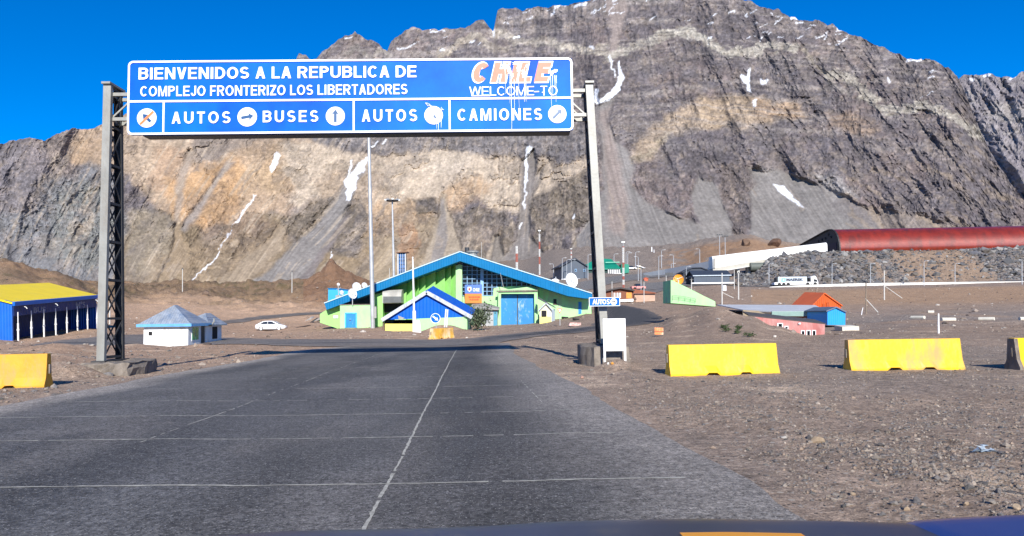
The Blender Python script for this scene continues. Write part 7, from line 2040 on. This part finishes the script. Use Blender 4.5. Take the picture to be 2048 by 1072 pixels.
for a in (('biggest buff rock on the gravel right of the road', 1638, 884, 15, BUFF, 1, .62), ('grey rock leaning behind the biggest buff rock', 1620, 878, 9, GR, 2, .8), ('pale flat stone left of the biggest buff rock', 1569, 876, 9, (.46, .43, .38), 3, .35),
          ('dark pointed slab lying alone amid the right gravel', 1763, 893, 13, DK, 4, .4), ('buff rounded rock near the bonnet in the gravel', 1813, 1020, 10, BUFF, 5, .8), ('buff flat rock at the right edge above the blue wing', 2035, 1018, 13, BUFF, 6, .6),
          ('dark rock with a shadowed side near the bonnet', 1833, 1004, 12, DK, 7, .6), ('brown rock between the gravel ridges at lower right', 1788, 1010, 11, GR, 8, .6), ('grey stone low on the road shoulder', 1672, 990, 9, GR, 9, .5),
          ('tan stone close beside the grey shoulder stone', 1707, 990, 8, BUFF, 10, .55), ('grey rock among rubble at the far right', 1985, 1008, 11, GR, 11, .6), ('small tan rock left of the far right rubble', 1932, 1010, 9, BUFF, 12, .6),
          ('pinkish stone at the corner of the right footing', 1164, 757, 6, (.40, .24, .18), 13, .7), ('orange lump lying in front of the right footing', 1224, 729, 5, (.62, .30, .06), 14, .9), ('small white lump beside the orange one', 1216, 729, 3.5, (.7, .68, .62), 15, .9),
          ('dark stone at the left corner of the right footing', 1184, 742, 6, GR, 16, .6), ('brown boulder by the left footing', 222, 748, 9, (.26, .2, .15), 17, .6), ('round grey stone before the left footing', 268, 746, 4, GR, 18, .8),
          ('large dark boulder on the moraine right of the left post', 412, 590, 9, (.16, .11, .08), 19, .8), ('pale round stone below the pink house', 1549, 674, 4, (.55, .5, .44), 20, .8), ('white stone on the road by the ochre barrier', 934, 676, 3.5, (.6, .56, .5), 21, .6),
          ('brown crag on the rim left of the red vault', 1549, 492, 15, (.13, .075, .05), 22, 1.0), ('wide brown crag under the pale slab by the white gallery', 1492, 492, 17, (.16, .10, .065), 23, .7)):
    rock(*a)
u = gp(1966, 905)
rnd = random.Random(2); mb = MB()
for k in range(16):
    c = Vector((rnd.gauss(0, .05), rnd.gauss(0, .04), rnd.uniform(.01, .06)))
    mb.add([c + Vector((rnd.uniform(-.07, .07), rnd.uniform(-.05, .05), rnd.uniform(-.02, .03))) for _ in range(4)], [(0, 1, 2), (0, 2, 3)])
tag(mb.build('plastic_scrap', mat('clear plastic', (.30, .36, .42), .25, var=.3, scale=9), loc=u, fix=False), 'crumpled clear plastic scrap among the right gravel', 'litter')
# collapsed sheets left of the hall
SHT = mat('battered sheet', (.36, .35, .34), .5, .3, .25, 1.5)
g_ = thing('sheet_heap', 'crumpled grey sheet metal heap at the left end of the hall', 'scrap', gp(628, 646)); rnd = random.Random(6)
for k in range(6):
    c = Vector((rnd.uniform(-1.6, 1.8), rnd.uniform(-.4, .4), rnd.uniform(.1, .9)))
    MB().prism([c + Vector(q) for q in ((-.8, 0, -.3), (.1, .2, -.1), (.8, 0, .3), (.2, .1, .35))], (.1, .4, .12)).build('bent_sheet', SHT if k % 2 else DARKM, g_)
plank('plank', 'dark plank lying on the dirt right of the parked car', 'plank', (592, 656), (620, 651), .3, .1, mat('dark plank', (.12, .09, .07), .8))

# ------------------------------------------------------------------ the bonnet of the car the picture is taken from
bn = thing('bonnet_car', 'dark blue car bonnet along the bottom edge, an orange strip at its middle', 'car', (0.35, 1.1, 0))
DUST = mat('dusty dark bonnet', (.010, .026, .065), .36, .2, .25, 1.5, dirt=((.06, .06, .07), .2, 7), spec=.5)
BLU = mat('sky reflection blue wing', (.001, .045, .24), .3, .2, .08, 1.0, spec=.35)  # saturated blue paints in the sky reflected by the wing
def bz(X, Y):
    """height of the bonnet skin: a crowned panel falling away at its front and sides"""
    edge = np.interp(X, [-.95, -.80, -.62, -.45, -.23, -.03, .10, .25, .50, .75, .95, 1.05, 1.2], [.95, .984, .995, .996, .997, 1.003, 1.010, 1.012, 1.012, 1.004, .997, .992, .98])
    f = np.clip(Y - 2.0, 0, 1)
    return edge - .34 * f - 1.1 * f ** 2 + .05 * np.clip(2.0 - Y, 0, 2)
xs = np.linspace(-.95, 1.12, 70); ysv = np.linspace(.85, 2.6, 40)
XX, YY = np.meshgrid(xs, ysv); ZZ = bz(XX, YY)
o = np_mesh('bonnet', np.stack([XX - .35, YY - 1.1, ZZ], -1).reshape(-1, 3), grid_faces(40, 70), DUST, None, True); o.parent = bn
xs = np.linspace(1.0, 1.55, 30)
XX, YY = np.meshgrid(xs, ysv)
ez = np.interp(XX, [1.0, 1.06, 1.15, 1.3, 1.42, 1.5, 1.55], [.987, 1.0, 1.005, 1.010, 1.010, .985, .9])
ZZ = ez + .05 * np.clip(2.0 - YY, 0, 1) - .34 * np.clip(YY - 2.0, 0, 1) - np.clip(YY - 2.0, 0, 1) ** 2 * 1.1
o = np_mesh('wing', np.stack([XX - .35, YY - 1.1, ZZ], -1).reshape(-1, 3), grid_faces(40, 30), BLU, None, True); o.parent = bn
xs = np.linspace(-1.3, -.9, 20); XX, YY = np.meshgrid(xs, ysv)
ZZ = np.interp(XX, [-1.3, -1.2, -1.0, -.9], [.74, .86, .91, .90]) - .34 * np.clip(YY - 2.0, 0, 1) - np.clip(YY - 2.0, 0, 1) ** 2 * 1.1
o = np_mesh('wing', np.stack([XX - .35, YY - 1.1, ZZ], -1).reshape(-1, 3), grid_faces(40, 20), BLU, None, True); o.parent = bn
MB().bb(-1.6, 1.15, 1.42, 1.6, .35, .72).build('bumper', DUST, bn, bevel=.05)
a, b = P(1359, 1066, 1.82), P(1602, 1067.5, 1.82)
n_ = 14; vs = []
for k in range(n_ + 1):
    x = a.x + (b.x - a.x) * k / n_
    for yy in (1.45, 1.82):
        vs.append((x - .35, yy - 1.1, float(bz(np.array(x), np.array(yy))) + .004 + (.0 if yy < 1.8 else a.z - float(bz(np.array((a.x + b.x) / 2), np.array(1.82))) - .004)))
MB().add(vs, [(2 * k, 2 * k + 1, 2 * k + 3, 2 * k + 2) for k in range(n_)]).build('orange_strip', mat('orange strip', (.80, .33, .02), .5, var=.08), bn)
